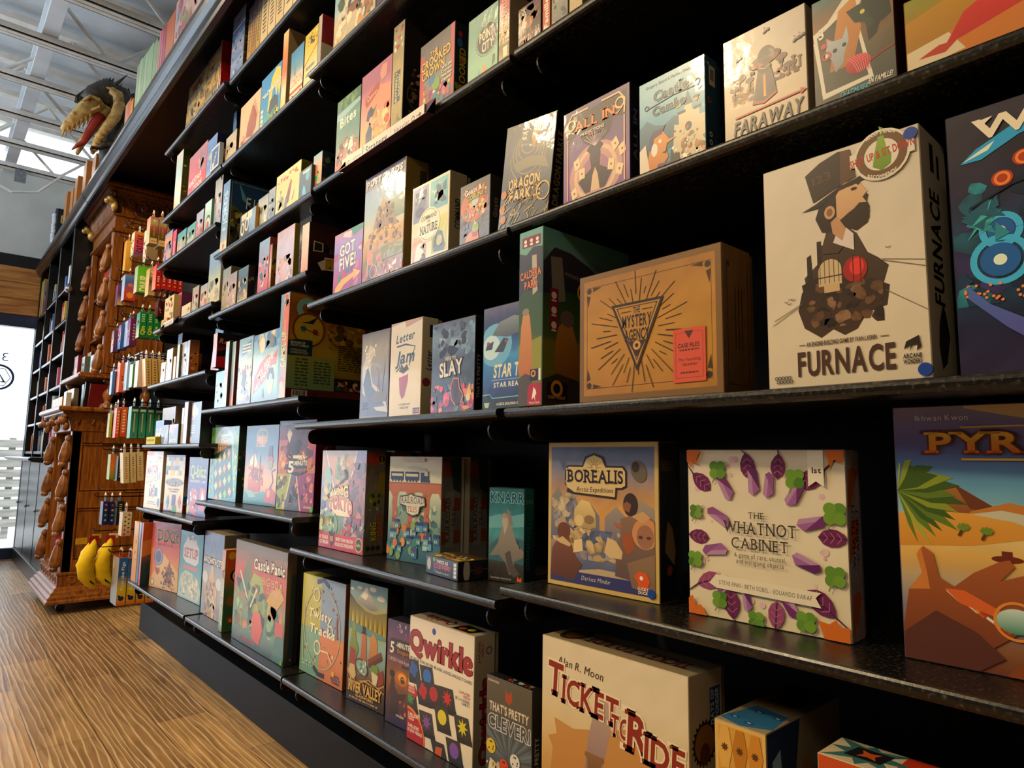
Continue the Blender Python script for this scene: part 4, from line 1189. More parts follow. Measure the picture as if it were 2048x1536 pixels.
def art_rail(a):
    a.bg(['#2f5a6a', '#3a6a78', '#6a8a7a', '#9aab94', '#c9c9ac', '#d6ceb0', '#d9cdb0'], .06, (8, 18))
    a.clut(0, .30, 1, .60, ['#5a7a64', '#86a08c', '#b5b89a', '#3f6660'], 34, .09, 3)
    a.rect(0, .66, 1, .745, '#b5642e', '#c27a40')
    for k in range(-1, 4):
        x = .02 + .31 * k
        a.rect(x + .06, .26 if k in (1, 2) else .40, x + .15, .70, '#a8532a', '#b5663a'); a.clut(max(0, x + .06), .3, min(1, x + .15), .7, ['#8f421f', '#c27a4a'], 8, .03, k + 4)
        a.poly([(x + .15, .52), (x + .15, .60), (x + .19, .66), (x + .255, .68), (x + .32, .66), (x + .37, .60), (x + .37, .52), (x + .40, .52), (x + .40, .69), (x + .12, .69), (x + .12, .52)], '#b5663a')
    a.rect(0, .685, 1, .745, '#b5663a'); a.line([(0, .745), (1, .75)], .012, '#8a4a24')
    for x0, x1 in ((.03, .29), (.32, .59)):
        a.rect(x0, .775, x1, .855, '#26365f'); a.rect(x0 + .02, .81, x1 - .02, .835, '#c9c3a4')
        for k in range(4):
            a.ell(x0 + .04 + .06 * k, .77, .016, None, '#26365f')
    a.rect(.62, .775, .78, .82, '#26365f'); a.rect(.62, .78, .68, .85, '#26365f'); a.rect(.755, .80, .775, .86, '#26365f'); a.poly([(.76, .86), (.55, .88), (.35, .90), (.5, .91), (.7, .89)], '#bdbdae')
    for k in range(4):
        a.ell(.64 + .045 * k, .77, .018, None, '#26365f')
    rnd = random.Random(8)
    for k in range(34):
        x, y = rnd.random() * .94, .02 + .30 * rnd.random()
        if rnd.random() < .4:
            a.ell(x, y + .03, .045, .055, rnd.choice(['#c2762a', '#d98f3a', '#7a9a4a', '#3f7a64']))
        else:
            w_ = .08 + .06 * rnd.random()
            a.rect(x, y, min(1, x + w_), y + .07, rnd.choice(['#3f86a8', '#5a9cb8', '#2f6a94', '#8ab5bd'])); a.rect(x, y + .06, min(1, x + w_), y + .095, rnd.choice(['#33406d', '#4a4a7a', '#28345a'])); a.rect(x + .02, y + .015, x + .035, y + .04, '#e0c87a'); a.rect(x + .05, y + .015, x + .065, y + .04, '#e0c87a')
    a.poly([(.24, .535), (.24, .62), (.40, .635), (.46, .655), (.52, .635), (.72, .625), (.74, .535), (.64, .52), (.62, .455), (.50, .43), (.38, .455), (.36, .52)], '#2f3438'); a.poly([(.255, .545), (.255, .61), (.41, .624), (.46, .642), (.51, .624), (.705, .612), (.725, .545), (.625, .53), (.605, .465), (.50, .442), (.39, .465), (.375, .53)], '#cfc8b0')
    a.txt('RAILROAD', .49, .585, .43, .062, '#2a2f38', bold=0, serif=True); a.txt('TILES', .49, .498, .18, .052, '#a83a22', bold=0, serif=True); a.rect(.25, .955, .70, .985, '#d6ceb0'); a.txt('ROMARIC GALONNIER', .475, .97, .38, .016, '#b5542e', bold=0)


def side_rail(a):
    a.bg(['#8a8678', '#6d6a62', '#7a766c', '#3a4a4a'], .1)
    a.rect(0, .82, .75, .96, '#8a3f1c'); a.rect(0, .50, 1, .62, '#8a3f1c'); a.rect(0, .20, 1, .32, '#8a3f1c'); a.poly([(.4, .96), (1, 1), (1, .66), (.6, .7)], '#2a4040'); a.poly([(.1, .17), (.25, .17), (.25, .68), (.65, .68), (.65, .17)], '#8d877a')
    b = Face(a.B, a.P(1, 0), a.ey, -a.ex, a.h, a.w, a.k + 1)
    b.txt('RAILROAD', .42, .66, .40, .20, '#22252a', bold=0, serif=True); b.txt('TILES', .44, .36, .18, .16, '#7a2a18', bold=0, serif=True)


def art_twice(a):
    a.bg(['#1c2034', '#26283a', '#2a2c3c'], .1)
    a.txt('TWICE AS', .52, .78, .36, .17, '#dcd2c0'); a.txt('CLEVER!', .52, .52, .52, .24, '#c94a5a', out='#3a2030'); a.txt('(Doppelt so clever)', .54, .2, .42, .13, '#d6ccba', bold=0); a.ell(.1, .55, .06, .1, '#b5b0a4')
    for k in range(4):
        a.rect(.88, .10 + .21 * k, .96, .27 + .21 * k, '#d6ccba')
    a.ell(.27, .85, .035, None, '#7a9a2a'); a.ell(.29, .25, .035, None, '#3a5a9a')


def art_knarr(a):
    a.bg(['#2c2a2c', '#3a3838', '#4a5a60', '#4a9098', '#3f8a96', '#2f6a74', '#33606a'], .12)
    a.poly([(0, .68), (.3, .72), (.6, .70), (1, .74), (1, .60), (.6, .58), (0, .56)], '#6aa8b0'); a.poly([(0, .36), (.4, .5), (1, .46), (1, .2), (0, .22)], '#3a6470')
    a.poly([(.02, .26), (.26, .40), (.38, .58), (.42, .68), (.50, .72), (.60, .66), (.70, .55), (.80, .42), (1, .34), (1, .28), (.72, .22), (.8, .1), (.6, .08), (.5, .2), (.3, .28)], '#6d6660', '#9a9284')
    a.ell(.46, .69, .09, .09, '#a8927c'); a.poly([(.38, .64), (.46, .50), (.56, .62), (.54, .68), (.40, .68)], '#b5ada0'); a.poly([(.5, .78), (.6, .76), (.7, .62), (.62, .60), (.56, .70)], '#8a8078'); a.line([(.82, .45), (.9, .36)], .02, '#2a2624'); a.poly([(.48, .3), (.58, .12), (.74, .06), (.9, .1), (.7, .2), (.62, .34)], '#54504e')
    a.txt('KNARR', .52, .90, .94, .10, '#1f4a58', out='#7fc6d6', sp=.12); a.txt('Thomas Dupont  Antoine Carrion', .36, .035, .60, .018, '#d6cfc0', bold=0); a.poly([(.82, .02), (.84, .08), (.88, .05), (.95, .07), (.95, .02)], '#d9581c')


def side_knarr(a):
    a.bg(['#0f2a30', '#14383c', '#1c5a58', '#2a7a70'], .12)
    b = Face(a.B, a.P(1, 0), a.ey, -a.ex, a.h, a.w, a.k + 1)
    b.txt('KNARR', .42, .62, .52, .28, '#123036', out='#3a94a0', sp=.12)
    for k in range(3):
        a.ring(.22 + .3 * k, .86, .1, .03, '#b5b8a8')


def art_twisty(a):
    a.bg(['#b5b04a'])
    a.rect(0, .47, .46, 1, '#b5ae3c', '#c2bb46'); a.rect(.46, .45, 1, 1, '#7d94ae', '#8fa2b8'); a.rect(0, 0, .46, .47, '#6d9a7a', '#7aa588'); a.rect(.46, 0, 1, .45, '#c9702e', '#d07c3a')
    rnd = random.Random(2)
    for k in range(46):
        a.ell(.04 + .92 * rnd.random(), .04 + .92 * rnd.random(), .008 + .012 * rnd.random(), None, rnd.choice(['#d6cfae', '#5a6a50', '#3a4458', '#b5482e', '#8a4a24', '#d9b44a']))
    a.ring(.50, .50, .42, .014, '#b5a886', n=36, ry=.44); a.line([(.08, .12), (.06, .4), (.08, .7)], .012, '#c9b88a')
    a.line([(.36, .95), (.5, .985), (.64, .93)], .05, '#33406d'); a.line([(.34, .10), (.45, .045), (.6, .05)], .05, '#2a2c33'); a.line([(.86, .45), (.84, .6), (.86, .68)], .028, '#8a3a24')
    a.ring(.36, .82, .07, .022, '#e0d3ae'); a.ring(.70, .50, .06, .022, '#e0d3ae'); a.ring(.42, .30, .07, .022, '#e0d3ae'); a.line([(.48, .28), (.66, .29), (.76, .2)], .018, '#e0d3ae')
    a.txt('Twisty', .46, .625, .52, .085, '#efe6cc', shear=.2, bold=1); a.txt('Tracks', .52, .475, .58, .085, '#efe6cc', shear=.2, bold=1)
    a.txt('RIO', .87, .10, .12, .022, '#2f3a6a'); a.txt('GRANDE', .85, .07, .2, .022, '#2f3a6a'); a.txt('GAMES', .86, .04, .17, .022, '#2f3a6a'); a.ell(.80, .115, .03, None, '#e0a82a'); a.tlines(.06, .08, .3, .13, 2, '#a8bfa8')


def art_river(a):
    a.bg(['#3a2a22', '#4a3426', '#6a5236', '#7a9a94', '#8ab0ac', '#a8a050', '#b5a446', '#8aa5a4', '#5f949c'], .06, (8, 18))
    a.poly([(.18, .83), (.38, .94), (.46, .97), (.54, .92), (.78, .80), (.6, .78)], '#7a7a76', '#d6cdb4'); a.poly([(.30, .88), (.46, .97), (.50, .90), (.44, .86)], '#efe4cc')
    for x, y, r in ((.26, .95, .07), (.62, .96, .09), (.84, .90, .1), (.06, .93, .05)):
        a.ell(x, y, r, r * .4, '#e0d8c4')
    a.poly([(0, .89), (.2, .82), (.45, .77), (.7, .76), (1, .80), (1, .60), (0, .66)], '#b09a34', '#4a4a30')
    for k in range(34):
        x = k / 33; y = .655 - .045 * x
        a.poly([(x - .012, y), (x, y + .10 + .03 * ((k * 7) % 5) / 5), (x + .012, y)], ['#c9b03a', '#8a8030', '#5a5c2c', '#d9c04a'][k % 4])
    a.poly([(0, .66), (.3, .645), (.5, .63), (1, .60), (1, .57), (.4, .57), (0, .60)], '#5f8a8a')
    a.poly([(.06, .30), (.05, .45), (.10, .58), (.12, .66), (.18, .64), (.22, .52), (.30, .44), (.2, .3)], '#6a7a34', '#8a9a4a'); a.poly([(.36, .33), (.38, .56), (.43, .60), (.50, .55), (.52, .34)], '#a8562c', '#c27240'); a.rect(.39, .585, .48, .64, '#33261f'); a.ell(.435, .585, .075, .015, '#33261f')
    a.poly([(.58, .40), (.60, .56), (.68, .61), (.78, .55), (.80, .40)], '#b5763a', '#c98f50'); a.line([(.56, .36), (.90, .46)], .07, '#7a3f24'); a.line([(.58, .33), (.92, .43)], .05, '#5a2c1c'); a.poly([(.06, .26), (.08, .44), (.22, .42), (.24, .26)], '#9a3a34'); a.ell(.74, .32, .10, .07, '#6d8a3a'); a.poly([(.66, .30), (.70, .20), (.80, .2), (.84, .28)], '#d6c4a4'); a.poly([(.82, .30), (.86, .2), (.98, .24), (.95, .34)], '#8a3424'); a.poly([(.04, .24), (.08, .3), (.2, .3), (.26, .22), (.14, .14)], '#c9ae78')
    a.ell(.40, .30, .18, .12, '#5a3424', rot=-18); a.ell(.40, .30, .15, .095, '#7fa89c', rot=-18); a.clut(.28, .24, .52, .36, ['#b5d0c2', '#5f8a80', '#dce6d6'], 26, .022, 3)
    a.line([(.0, .24), (.2, .16), (.5, .20), (.8, .17), (1, .22)], .03, '#b5803a'); a.line([(0, .26), (.3, .15), (.6, .22), (1, .16)], .012, '#dcb26a')
    a.txt('RIVER VALLEY', .50, .125, .86, .085, '#dcae5a', out='#33211a', serif=True, sp=.08); a.txt('GLASSWORKS', .50, .062, .46, .022, '#dcae5a'); a.tlines(.1, .025, .85, .04, 1, '#a8916a')


def art_fivemin2(a):
    a.bg(['#33284a', '#4a2f4a', '#6a4038', '#8a5a30', '#7a4a3a', '#5a3a58', '#6a4a6a', '#4a3a58'], .14)
    a.clut(.3, .88, .75, 1, ['#b5a5b5', '#8a6a8a', '#6a4a70'], 10, .05, 3); a.poly([(.1, .80), (.2, .83), (.95, .83), (.93, .68), (.12, .68)], '#3a3432')
    a.txt('5', .20, .735, .14, .105, '#e8dfd0', shear=.1); a.txt('-MINUTE', .63, .775, .52, .048, '#e8dfd0'); a.txt('Dungeon', .64, .715, .44, .04, '#d98a34', bold=0); a.txt('CURSES! Foiled Again!', .5, .625, .86, .034, '#d6c9d6', bold=0); a.rect(.6, .565, .96, .595, '#3a3432')
    a.ell(.62, .46, .26, .17, '#b5641c'); a.ell(.64, .47, .16, .10, '#e8a02e'); a.ell(.66, .45, .085, .075, '#2a201a'); a.ell(.63, .46, .02, .02, '#e8a02e'); a.ell(.69, .46, .02, .02, '#e8a02e')
    a.poly([(.05, .08), (.15, .34), (.26, .52), (.36, .36), (.5, .30), (.85, .34), (.7, .24), (.5, .2), (.5, .08)], '#3a2a2a', '#4a302c'); a.ell(.24, .48, .10, .08, '#2c2228'); a.line([(.1, .02), (.2, .3)], .025, '#6a4030'); a.clut(.5, .08, .95, .25, ['#c9802e', '#6a4030', '#a05a28'], 12, .07, 6); a.txt('EXPANSION', .6, .1, .3, .02, '#d6c9b0')


def art_qwirkle(a):
    a.bg(['#e0d0b2', '#e4d6bc', '#dfd2bc'], .015)
    a.txt('Qwirkle', .49, .80, .96, .165, '#9a2418', out='#6d1810', sp=.10, serif=False, rot=-1); a.ell(.40, .935, .03, .03, '#2a4a9a')
    a.txt('MIX, MATCH, SCORE AND WIN!  MELANGEZ, ASSOCIEZ, MARQUEZ ET GAGNEZ!', .5, .655, .96, .022, '#2a3450', rot=-.5)
    a.txt('2-4 PLAYERS', .88, .555, .15, .02, '#9a2418'); a.txt('AGES 6+', .91, .53, .10, .02, '#9a2418'); a.txt('DE 2 A 4 JOUEURS', .85, .50, .2, .02, '#2a3450'); a.txt('6 ANS ET +', .9, .475, .12, .02, '#2a3450')

    def tile(x, y, kind, col, s_=.115):
        P_ = lambda u, v: (x + u * s_ * 1.0 + v * s_ * .28 * -1, y + v * s_ * .95 * a.w / a.h + u * s_ * .06)
        a.poly([P_(-.9, -1.15), P_(.95, -1.15), P_(.95, -.75), P_(-.9, -.75)], '#15130f')
        a.poly([P_(-.9, -.8), P_(.9, -.8), P_(.9, .8), P_(-.9, .8)], '#25211c', '#332e28')
        if kind == 'o': a.ell(x, y, s_ * .58, s_ * .55, col)
        elif kind == 's': a.star(x, y, s_ * .68, s_ * .30, 8, col)
        elif kind == 'd': a.star(x, y, s_ * .7, s_ * .5, 2, col, 45)
        else:
            for k in range(4):
                an = R(90 * k + 20); a.ell(x + s_ * .34 * math.cos(an), y + s_ * .34 * math.sin(an) * a.w / a.h, s_ * .3, None, col)
    for q in ((.08, .57, 'c', '#2f56a0'), (.31, .56, 'o', '#2f6ab5'), (.25, .43, 'c', '#b02424'), (.42, .445, 'o', '#b02424'), (.63, .46, 's', '#c9281e'), (.56, .30, 'o', '#d6c41c'), (.86, .30, 's', '#d0c21e'), (.04, .33, 's', '#3a8a3a'), (.32, .20, 's', '#7a4a94'), (.75, .10, 'o', '#7a4aa0'), (.52, .02, 'd', '#c9561c')):
        tile(*q)
    a.poly([(0, .43), (.10, .425), (.10, .45), (.17, .385), (.10, .33), (.10, .355), (0, .36)], '#b01c18'); a.txt('WOOD TILES', .06, .41, .10, .018, '#efe0cc'); a.txt('TUILES EN BOIS', .06, .385, .11, .016, '#efe0cc')
    a.ell(.0, .02, .30, .27, '#d9751c', n=30); a.ell(.0, .01, .285, .255, '#b01418', n=30); a.txt('5 MILLION', .10, .20, .16, .026, '#efe0cc'); a.txt('SOLD', .07, .17, .09, .026, '#efe0cc'); a.txt('5 MILLIONS', .11, .11, .18, .026, '#efe0cc'); a.txt('DE JEUX VENDUS', .135, .075, .24, .024, '#efe0cc')


def side_qwirkle(a):
    a.bg(['#8f8268', '#a59880', '#b5a88e'])
    b = Face(a.B, a.P(1, 0), a.ey, -a.ex, a.h, a.w, a.k + 1)
    b.txt('Qwirkle', .36, .5, .62, .40, '#8a2016', out='#5a140e', sp=.1); b.txt('2-4 PLAYERS', .88, .78, .16, .10, '#8a2016'); b.txt('AGES 6+', .89, .62, .1, .10, '#8a2016'); a.ring(.72, .88, .13, .04, '#28345a')


def top_qwirkle(a):
    a.bg(['#a89a80', '#b5a78c'])
    a.poly([(.62, .1), (.9, .1), (.95, .8), (.66, .9)], '#15130f'); a.ell(.72, .4, .04, .04, '#a83a1c'); a.ell(.82, .5, .04, .04, '#c2b01c')
    b = Face(a.B, a.P(1, 1), -a.ex, -a.ey, a.w, a.h, a.k + 1)
    b.txt('Qwirkle', .66, .5, .44, .5, '#8a2016', sp=.1)


def art_clever(a):
    a.bg(['#23262c', '#3a4046', '#5a6468', '#4a463c', '#4a4238', '#544a3c'], .08)
    for k in range(16):
        an = R(10 + 160 * k / 15)
        a.poly([(.5, .30), (.5 + .8 * math.cos(an - .04), .30 + .42 * math.sin(an - .04)), (.5 + .8 * math.cos(an + .04), .30 + .42 * math.sin(an + .04))], '#5f7078' if k % 2 else '#3f474a')
    a.rect(0, .62, 1, 1, '#4c4436', '#5a5140'); a.poly([(.42, .84), (.43, .93), (.47, .90), (.53, .90), (.57, .93), (.58, .84), (.5, .80)], '#a8401e'); a.txt('WOLFGANG WARSCH', .15, .965, .26, .018, '#cfc4ac')
    a.txt('THAT\'S PRETTY', .50, .735, .86, .075, '#d6c9ae'); a.txt('CLEVER!', .51, .60, .92, .115, '#4a463c', out='#c9ccd0')
    rnd = random.Random(1)
    for k, c in enumerate(['#d9c9a0', '#b5b0a0', '#3a3a2a', '#c9a83a', '#d6ccb0']):
        a.poly([(.02 + .19 * k, .02), (.2 + .17 * k, .02), (.22 + .15 * k, .24), (.1 + .17 * k, .26)], c)
    a.clut(0, 0, 1, .24, ['#26241e', '#d6c99a', '#8a3a2a', '#3a5a8a', '#c9b04a'], 46, .03, 4)
    for x, y, c in ((.12, .37, '#d6b41c'), (.42, .24, '#c9401e'), (.66, .33, '#d6d0c4'), (.2, .10, '#5a3a7a'), (.55, .08, '#2f6ab0'), (.85, .15, '#4a8a3a')):
        a.ell(x, y, .105, .105, c); 
        for k in range(5):
            a.ell(x + .055 * math.cos(k * 1.9), y + .04 * math.sin(k * 1.9), .014, None, '#1a1814' if c != '#2f6ab0' else '#e6e0d0')


def side_black(a):
    a.bg(['#100f0e', '#151413'])
    b = Face(a.B, a.P(1, 0), a.ey, -a.ex, a.h, a.w, a.k + 1)
    b.txt('THAT\'S PRETTY', .36, .55, .46, .42, '#8a8478')


def art_ttr(a):
    a.bg(['#a86a2a', '#b5803c', '#c99e5c', '#d6bd8c', '#d9c8a4', '#dac9a6'], .05, (10, 14))
    a.poly([(.05, .15), (.09, .42), (.05, .47), (.12, .50), (.10, .58), (.25, .56), (.5, .62), (.62, .66), (.72, .62), (.80, .50), (.92, .44), (.96, .34), (1, .30), (1, 0), (.03, 0)], '#b5722c', '#c28a4a')
    a.poly([(.33, .34), (.36, .55), (.42, .75), (.5, .78), (.52, .62), (.46, .42)], '#8a6a6a', '#b59a86')
    for x in (.62, .78, .93):
        a.poly([(x - .065, .02), (x - .065, .16), (x - .04, .215), (x, .24), (x + .04, .215), (x + .065, .16), (x + .065, .02)], '#e0b44a'); a.ring(x, .15, .04, .006, '#8a5a1c'); a.line([(x, .02), (x, .23)], .006, '#8a5a1c'); a.ring(x, .06, .05, .006, '#8a5a1c')
    a.poly([(.15, .0), (.17, .20), (.28, .24), (.42, .26), (.44, .30), (.56, .30), (.62, .18), (.60, .0)], '#4a2f20', '#6d452a'); a.ell(.50, .14, .13, .15, '#5f4030'); a.ell(.50, .12, .10, .12, '#46302a'); a.ell(.50, .11, .06, .07, '#7d5f44')
    a.poly([(.365, .28), (.355, .44), (.335, .455), (.34, .475), (.47, .475), (.475, .455), (.45, .44), (.45, .28)], '#5a3a26', '#8a6038'); a.ell(.51, .30, .035, .05, '#e0a83a'); a.ell(.52, .30, .022, .035, '#f2d684'); a.rect(.27, .23, .32, .29, '#6d4a2c'); a.ell(.44, .03, .05, .05, '#e8b84a')
    a.poly([(.02, 0), (.03, .10), (.07, .22), (.12, .25), (.17, .22), (.20, .06), (.18, 0)], '#b5702a', '#d9984a'); a.ell(.125, .165, .045, .055, '#dca884'); a.poly([(.06, 0), (.08, .06), (.18, .06), (.22, 0)], '#d9b41e')
    a.txt('Alan R. Moon', .30, .885, .34, .042, '#3f3026', bold=0, shear=.15, rot=-3)
    for st, x, y, w_, h_ in (('T', .11, .79, .11, .16), ('ICKET', .37, .735, .40, .125), ('TO', .585, .66, .12, .095), ('R', .70, .66, .12, .17), ('IDE', .86, .605, .23, .125)):
        a.txt(st, x, y, w_, h_, '#8a2416', out='#e6d6b0', serif=True, rot=-4)


def side_ttr(a):
    a.bg(['#8a765a', '#a08c6a', '#b09a78'])
    a.rect(.62, .70, .95, .92, '#2a3a5a'); b = Face(a.B, a.P(1, 0), a.ey, -a.ex, a.h, a.w, a.k + 1)
    b.txt('DAYS OF', .83, .30, .16, .10, '#a8b0c0'); b.txt('WONDER', .83, .15, .16, .10, '#a8b0c0')
    a.star(.45, .68, .40, .33, 22, '#241710'); a.ell(.45, .68, .30, .30, '#8a5a24'); a.ell(.45, .63, .16, .18, '#5a2c1c')
    b.txt('TICKET TO RIDE', .22, .55, .55, .34, '#6d2016', serif=True)


def top_ttr(a):
    a.bg(['#9a8868', '#a8966f'])
    b = Face(a.B, a.P(1, 1), -a.ex, -a.ey, a.w, a.h, a.k + 1)
    b.txt('TICKET TO RIDE', .42, .5, .68, .34, '#6d1f16', serif=True); a.ell(.13, .55, .09, .12, '#3a2418'); a.ell(.13, .55, .06, .08, '#7a4a1c')


def art_azul(a):
    a.bg(['#c98f34', '#d09a40'])
    a.frame(.06, '#d9ae5c')
    for j in range(5):
        for i in range(3):
            x, y = .2 + .3 * i + .15 * (j % 2), .12 + .19 * j
            a.poly([(x - .15, y), (x - .07, y + .1), (x + .08, y + .1), (x + .15, y), (x + .07, y - .1), (x - .08, y - .1)], ['#c98426', '#d9a64a', '#b8741c'][(i + j) % 3]); a.star(x, y, .085, .045, 8, '#5a3414')


def side_azul(a):
    a.bg(['#6a5a44', '#7a6a50', '#80705a'], .08)
    a.poly([(0, 0), (0, 1), (.42, 1), (.28, .5), (.10, 0)], '#1a2c4a'); a.poly([(.06, .86), (.16, .9), (.2, .6), (.1, .5)], '#7a9ab5')
    for x, y in ((.5, .7), (.62, .42), (.44, .3), (.8, .6)):
        a.poly([(x - .1, y), (x, y + .12), (x + .1, y), (x, y - .12)], '#8a5f2c'); a.star(x, y, .05, .025, 8, '#3a2414')


def top_azul(a):
    a.bg(['#a08c6a', '#8a7656', '#4a3f30'], .1)
    a.poly([(0, .05), (.5, .0), (1, .08), (.9, .35), (.2, .4)], '#2f6a94'); a.rect(.2, .55, .8, .9, '#2a2018')
    for x, y in ((.2, .12), (.55, .08), (.4, .3), (.8, .28)):
        a.ell(x, y, .1, .06, '#1f4a78'); a.ell(x, y, .04, .025, '#b5b8a4')
    a.txt('AZUL', .5, .72, .5, .08, '#8a7a5c', serif=True)


def art_azul2(a):
    a.bg(['#c9501e', '#c2481c'])
    for j in range(4):
        for i in range(4):
            x, y = .13 + .25 * i, .12 + .25 * j
            a.star(x, y, .12, .06, 4, ['#d9752a', '#e0c9a0', '#8a2414', '#d9a83a'][(i + j) % 4], 45); a.ell(x, y, .03, None, '#e8c06a')


def top_azul2(a):
    a.bg(['#c9b894', '#d2c29e'])
    a.rect(.30, .0, .72, 1, '#b02c14', '#c93a1c'); a.star(.16, .55, .22, .09, 8, '#3a6a6a'); a.poly([(.08, .3), (.24, .3), (.26, .8), (.1, .8)], '#1c1a18'); a.star(.17, .55, .06, .025, 4, '#c9562a', 45); a.clut(.72, .1, .98, .9, ['#3a3a34', '#8a8068', '#b03a1c'], 20, .04, 3)


def art_bites(a):
    a.bg(['#b5402a', '#c25a3a', '#6a8078', '#5a7f74', '#4f7f74', '#5f8f80', '#4a7a5a', '#55804f'], .10, (8, 16))
    a.poly([(0, .82), (1, .86), (1, .80), (0, .72)], '#8fb0b5'); a.clut(0, .85, 1, 1, ['#4f7a44', '#6a9458', '#3a6040'], 22, .1, 3)
    a.clut(.05, .12, .95, .40, ['#8a3024', '#c9543a', '#d6cdb5', '#2a2a2c', '#d98a4a'], 40, .07, 5); a.line([(.1, .25), (.45, .44), (.9, .28)], .02, '#7a2a20'); a.poly([(.55, .24), (.6, .36), (.72, .38), (.78, .26)], '#d6d0c0'); a.poly([(.08, 0), (.12, .14), (.3, .12), (.35, 0)], '#d03a1c')
    a.txt('Bites', .50, .68, .66, .12, '#e0d9c8', rot=3)


def art_canvas(a):
    a.bg(['#d98a44', '#e09a50', '#e2a070', '#d98a74', '#c27a80', '#a05a70', '#a8607a'], .06, (8, 16))
    a.poly([(.2, .55), (.6, .75), (1, .68), (1, .5), (.5, .45)], '#d98a66'); a.clut(.3, .15, 1, .5, ['#e0a04a', '#d96a3a', '#e8bf7a', '#c9543a'], 24, .1, 4)
    a.poly([(.20, .08), (.20, .26), (.32, .36), (.42, .28), (.40, .08)], '#33405a'); a.poly([(.2, .42), (.24, .52), (.36, .56), (.44, .50), (.55, .54), (.42, .44), (.36, .38)], '#3a4458'); a.ell(.36, .40, .06, .055, '#e0a080'); a.ell(.55, .22, .11, .07, '#d9a048'); a.poly([(.4, .26), (.52, .34), (.5, .24)], '#d97a3a')
    a.poly([(.14, .64), (.16, .70), (.58, .80), (.62, .74), (.56, .68), (.2, .58)], '#a8442e'); a.txt('Canvas', .38, .69, .34, .06, '#e8c88a', rot=10, bold=0); a.poly([(.62, .88), (.7, .96), (.85, .95), (.85, .80), (.68, .78)], '#c98a74')


def art_bfly(a):
    a.bg(['#8a7a44', '#a8955c', '#b5a26a', '#9a8a5a', '#8a8a7a'], .12)
    a.rect(.2, .3, .75, .58, '#4a5048'); b = Face(a.B, a.P(1, 0), a.ey, -a.ex, a.h, a.w, a.k + 1); b.txt('BUTTERFLY', .44, .60, .26, .16, '#dccf9c'); b.txt('GARDEN', .44, .34, .19, .13, '#dccf9c'); a.clut(.1, .75, .9, .97, ['#b5402a', '#d6c9a0', '#6a6a4a'], 12, .12, 2); a.clut(.1, .02, .9, .2, ['#c9a05a', '#6a6a3a'], 14, .1, 3)


def side_bfly(a):
    a.bg(['#1c1a14', '#26221a', '#2a261e'], .1)
    a.ell(.75, .36, .60, .56, '#8a5f24'); a.ell(.75, .36, .57, .53, '#1d1812'); a.clut(.25, .15, 1, .6, ['#8a6a3a', '#5a4a34', '#a8835a', '#6a3a24', '#d6b070'], 36, .10, 5); a.ell(.45, .13, .12, .12, '#d9c49a'); a.ell(.45, .13, .05, .05, '#d9962a')


def art_crooked(a):
    a.bg(['#7a2438', '#8a4a40', '#7d7a6a', '#6a6a66', '#5a5450', '#4a3f3c'], .12)
    a.rect(0, 0, .12, .85, '#b02a2a'); a.rect(.9, .2, 1, 1, '#b0343a')
    a.clut(.1, .02, .9, .42, ['#c92a5a', '#d9b41e', '#2f7aa8', '#3a8a4a', '#e6dcc4', '#c9541e', '#6a2a6a', '#d9668a'], 80, .065, 5); a.ell(.50, .36, .11, .12, '#6d9a3a'); a.ell(.36, .44, .1, .09, '#2f6aa0')
    a.txt('THE', .42, .80, .22, .06, '#d9a41e', out='#2a1f1a', rot=4); a.txt('CROOKED', .47, .70, .84, .115, '#dca81e', out='#2a1f1a', rot=3); a.txt('CROWN', .40, .565, .66, .105, '#dca81e', out='#2a1f1a', rot=3)
    for k, s_ in enumerate(('Will the', 'Crown', 'Win the', 'Game?')):
        a.txt(s_, .80, .50 - .055 * k, .28, .035, '#e6dcc4', out='#4a4238')


def side_crooked(a):
    a.bg(['#15171a', '#1c2022', '#22262a'], .15)
    b = Face(a.B, a.P(1, 0), a.ey, -a.ex, a.h, a.w, a.k + 1); b.txt('CROOKED', .38, .45, .62, .42, '#b58a1a'); b.txt('THE', .12, .82, .2, .2, '#b58a1a'); a.ell(.35, .75, .2, .3, '#2a5a94'); a.ell(.38, .86, .16, .2, '#a02a2a'); a.ell(.6, .55, .25, .2, '#a8531e')


def art_point(a):
    a.bg(['#7ab08e', '#86b898', '#78aa94', '#6a9a8a', '#74a08f'], .04)
    a.star(.65, .56, .40, .37, 26, '#22283a'); a.star(.65, .56, .385, .355, 26, '#7ab08e'); a.ell(.65, .56, .34, .34, '#252b3e')
    a.txt('POINT', .62, .63, .46, .13, '#e2d6b0', rot=2); a.txt('CITY', .66, .46, .36, .13, '#e2d6b0', rot=2); a.poly([(.48, .06), (.50, .16), (.56, .20), (.62, .16), (.64, .08)], '#d98a2e'); a.poly([(.36, .02), (.38, .2), (.42, .1)], '#5a9aa0'); a.poly([(.82, .1), (.84, .26), (.92, .26), (.92, .16)], '#3a5f4a'); a.txt('Molly Johnson - Shawn Stankewich', .5, .955, .8, .022, '#d0dcc4', bold=0)


def art_duel(a):
    a.bg(['#b5a07a', '#6a5a40', '#a8843c', '#b55a7a', '#c96a86', '#a84a70'], .12)
    a.clut(0, .25, .35, .7, ['#d9a83a', '#2a2018', '#e8d9b0'], 40, .05, 3); b = Face(a.B, a.P(1, 0), a.ey, -a.ex, a.h, a.w, a.k + 1); b.txt('MAGICAL DUEL', .68, .45, .62, .40, '#c9642e', out='#e2c9a4'); a.rect(.45, .05, .85, .2, '#e0d2a8')


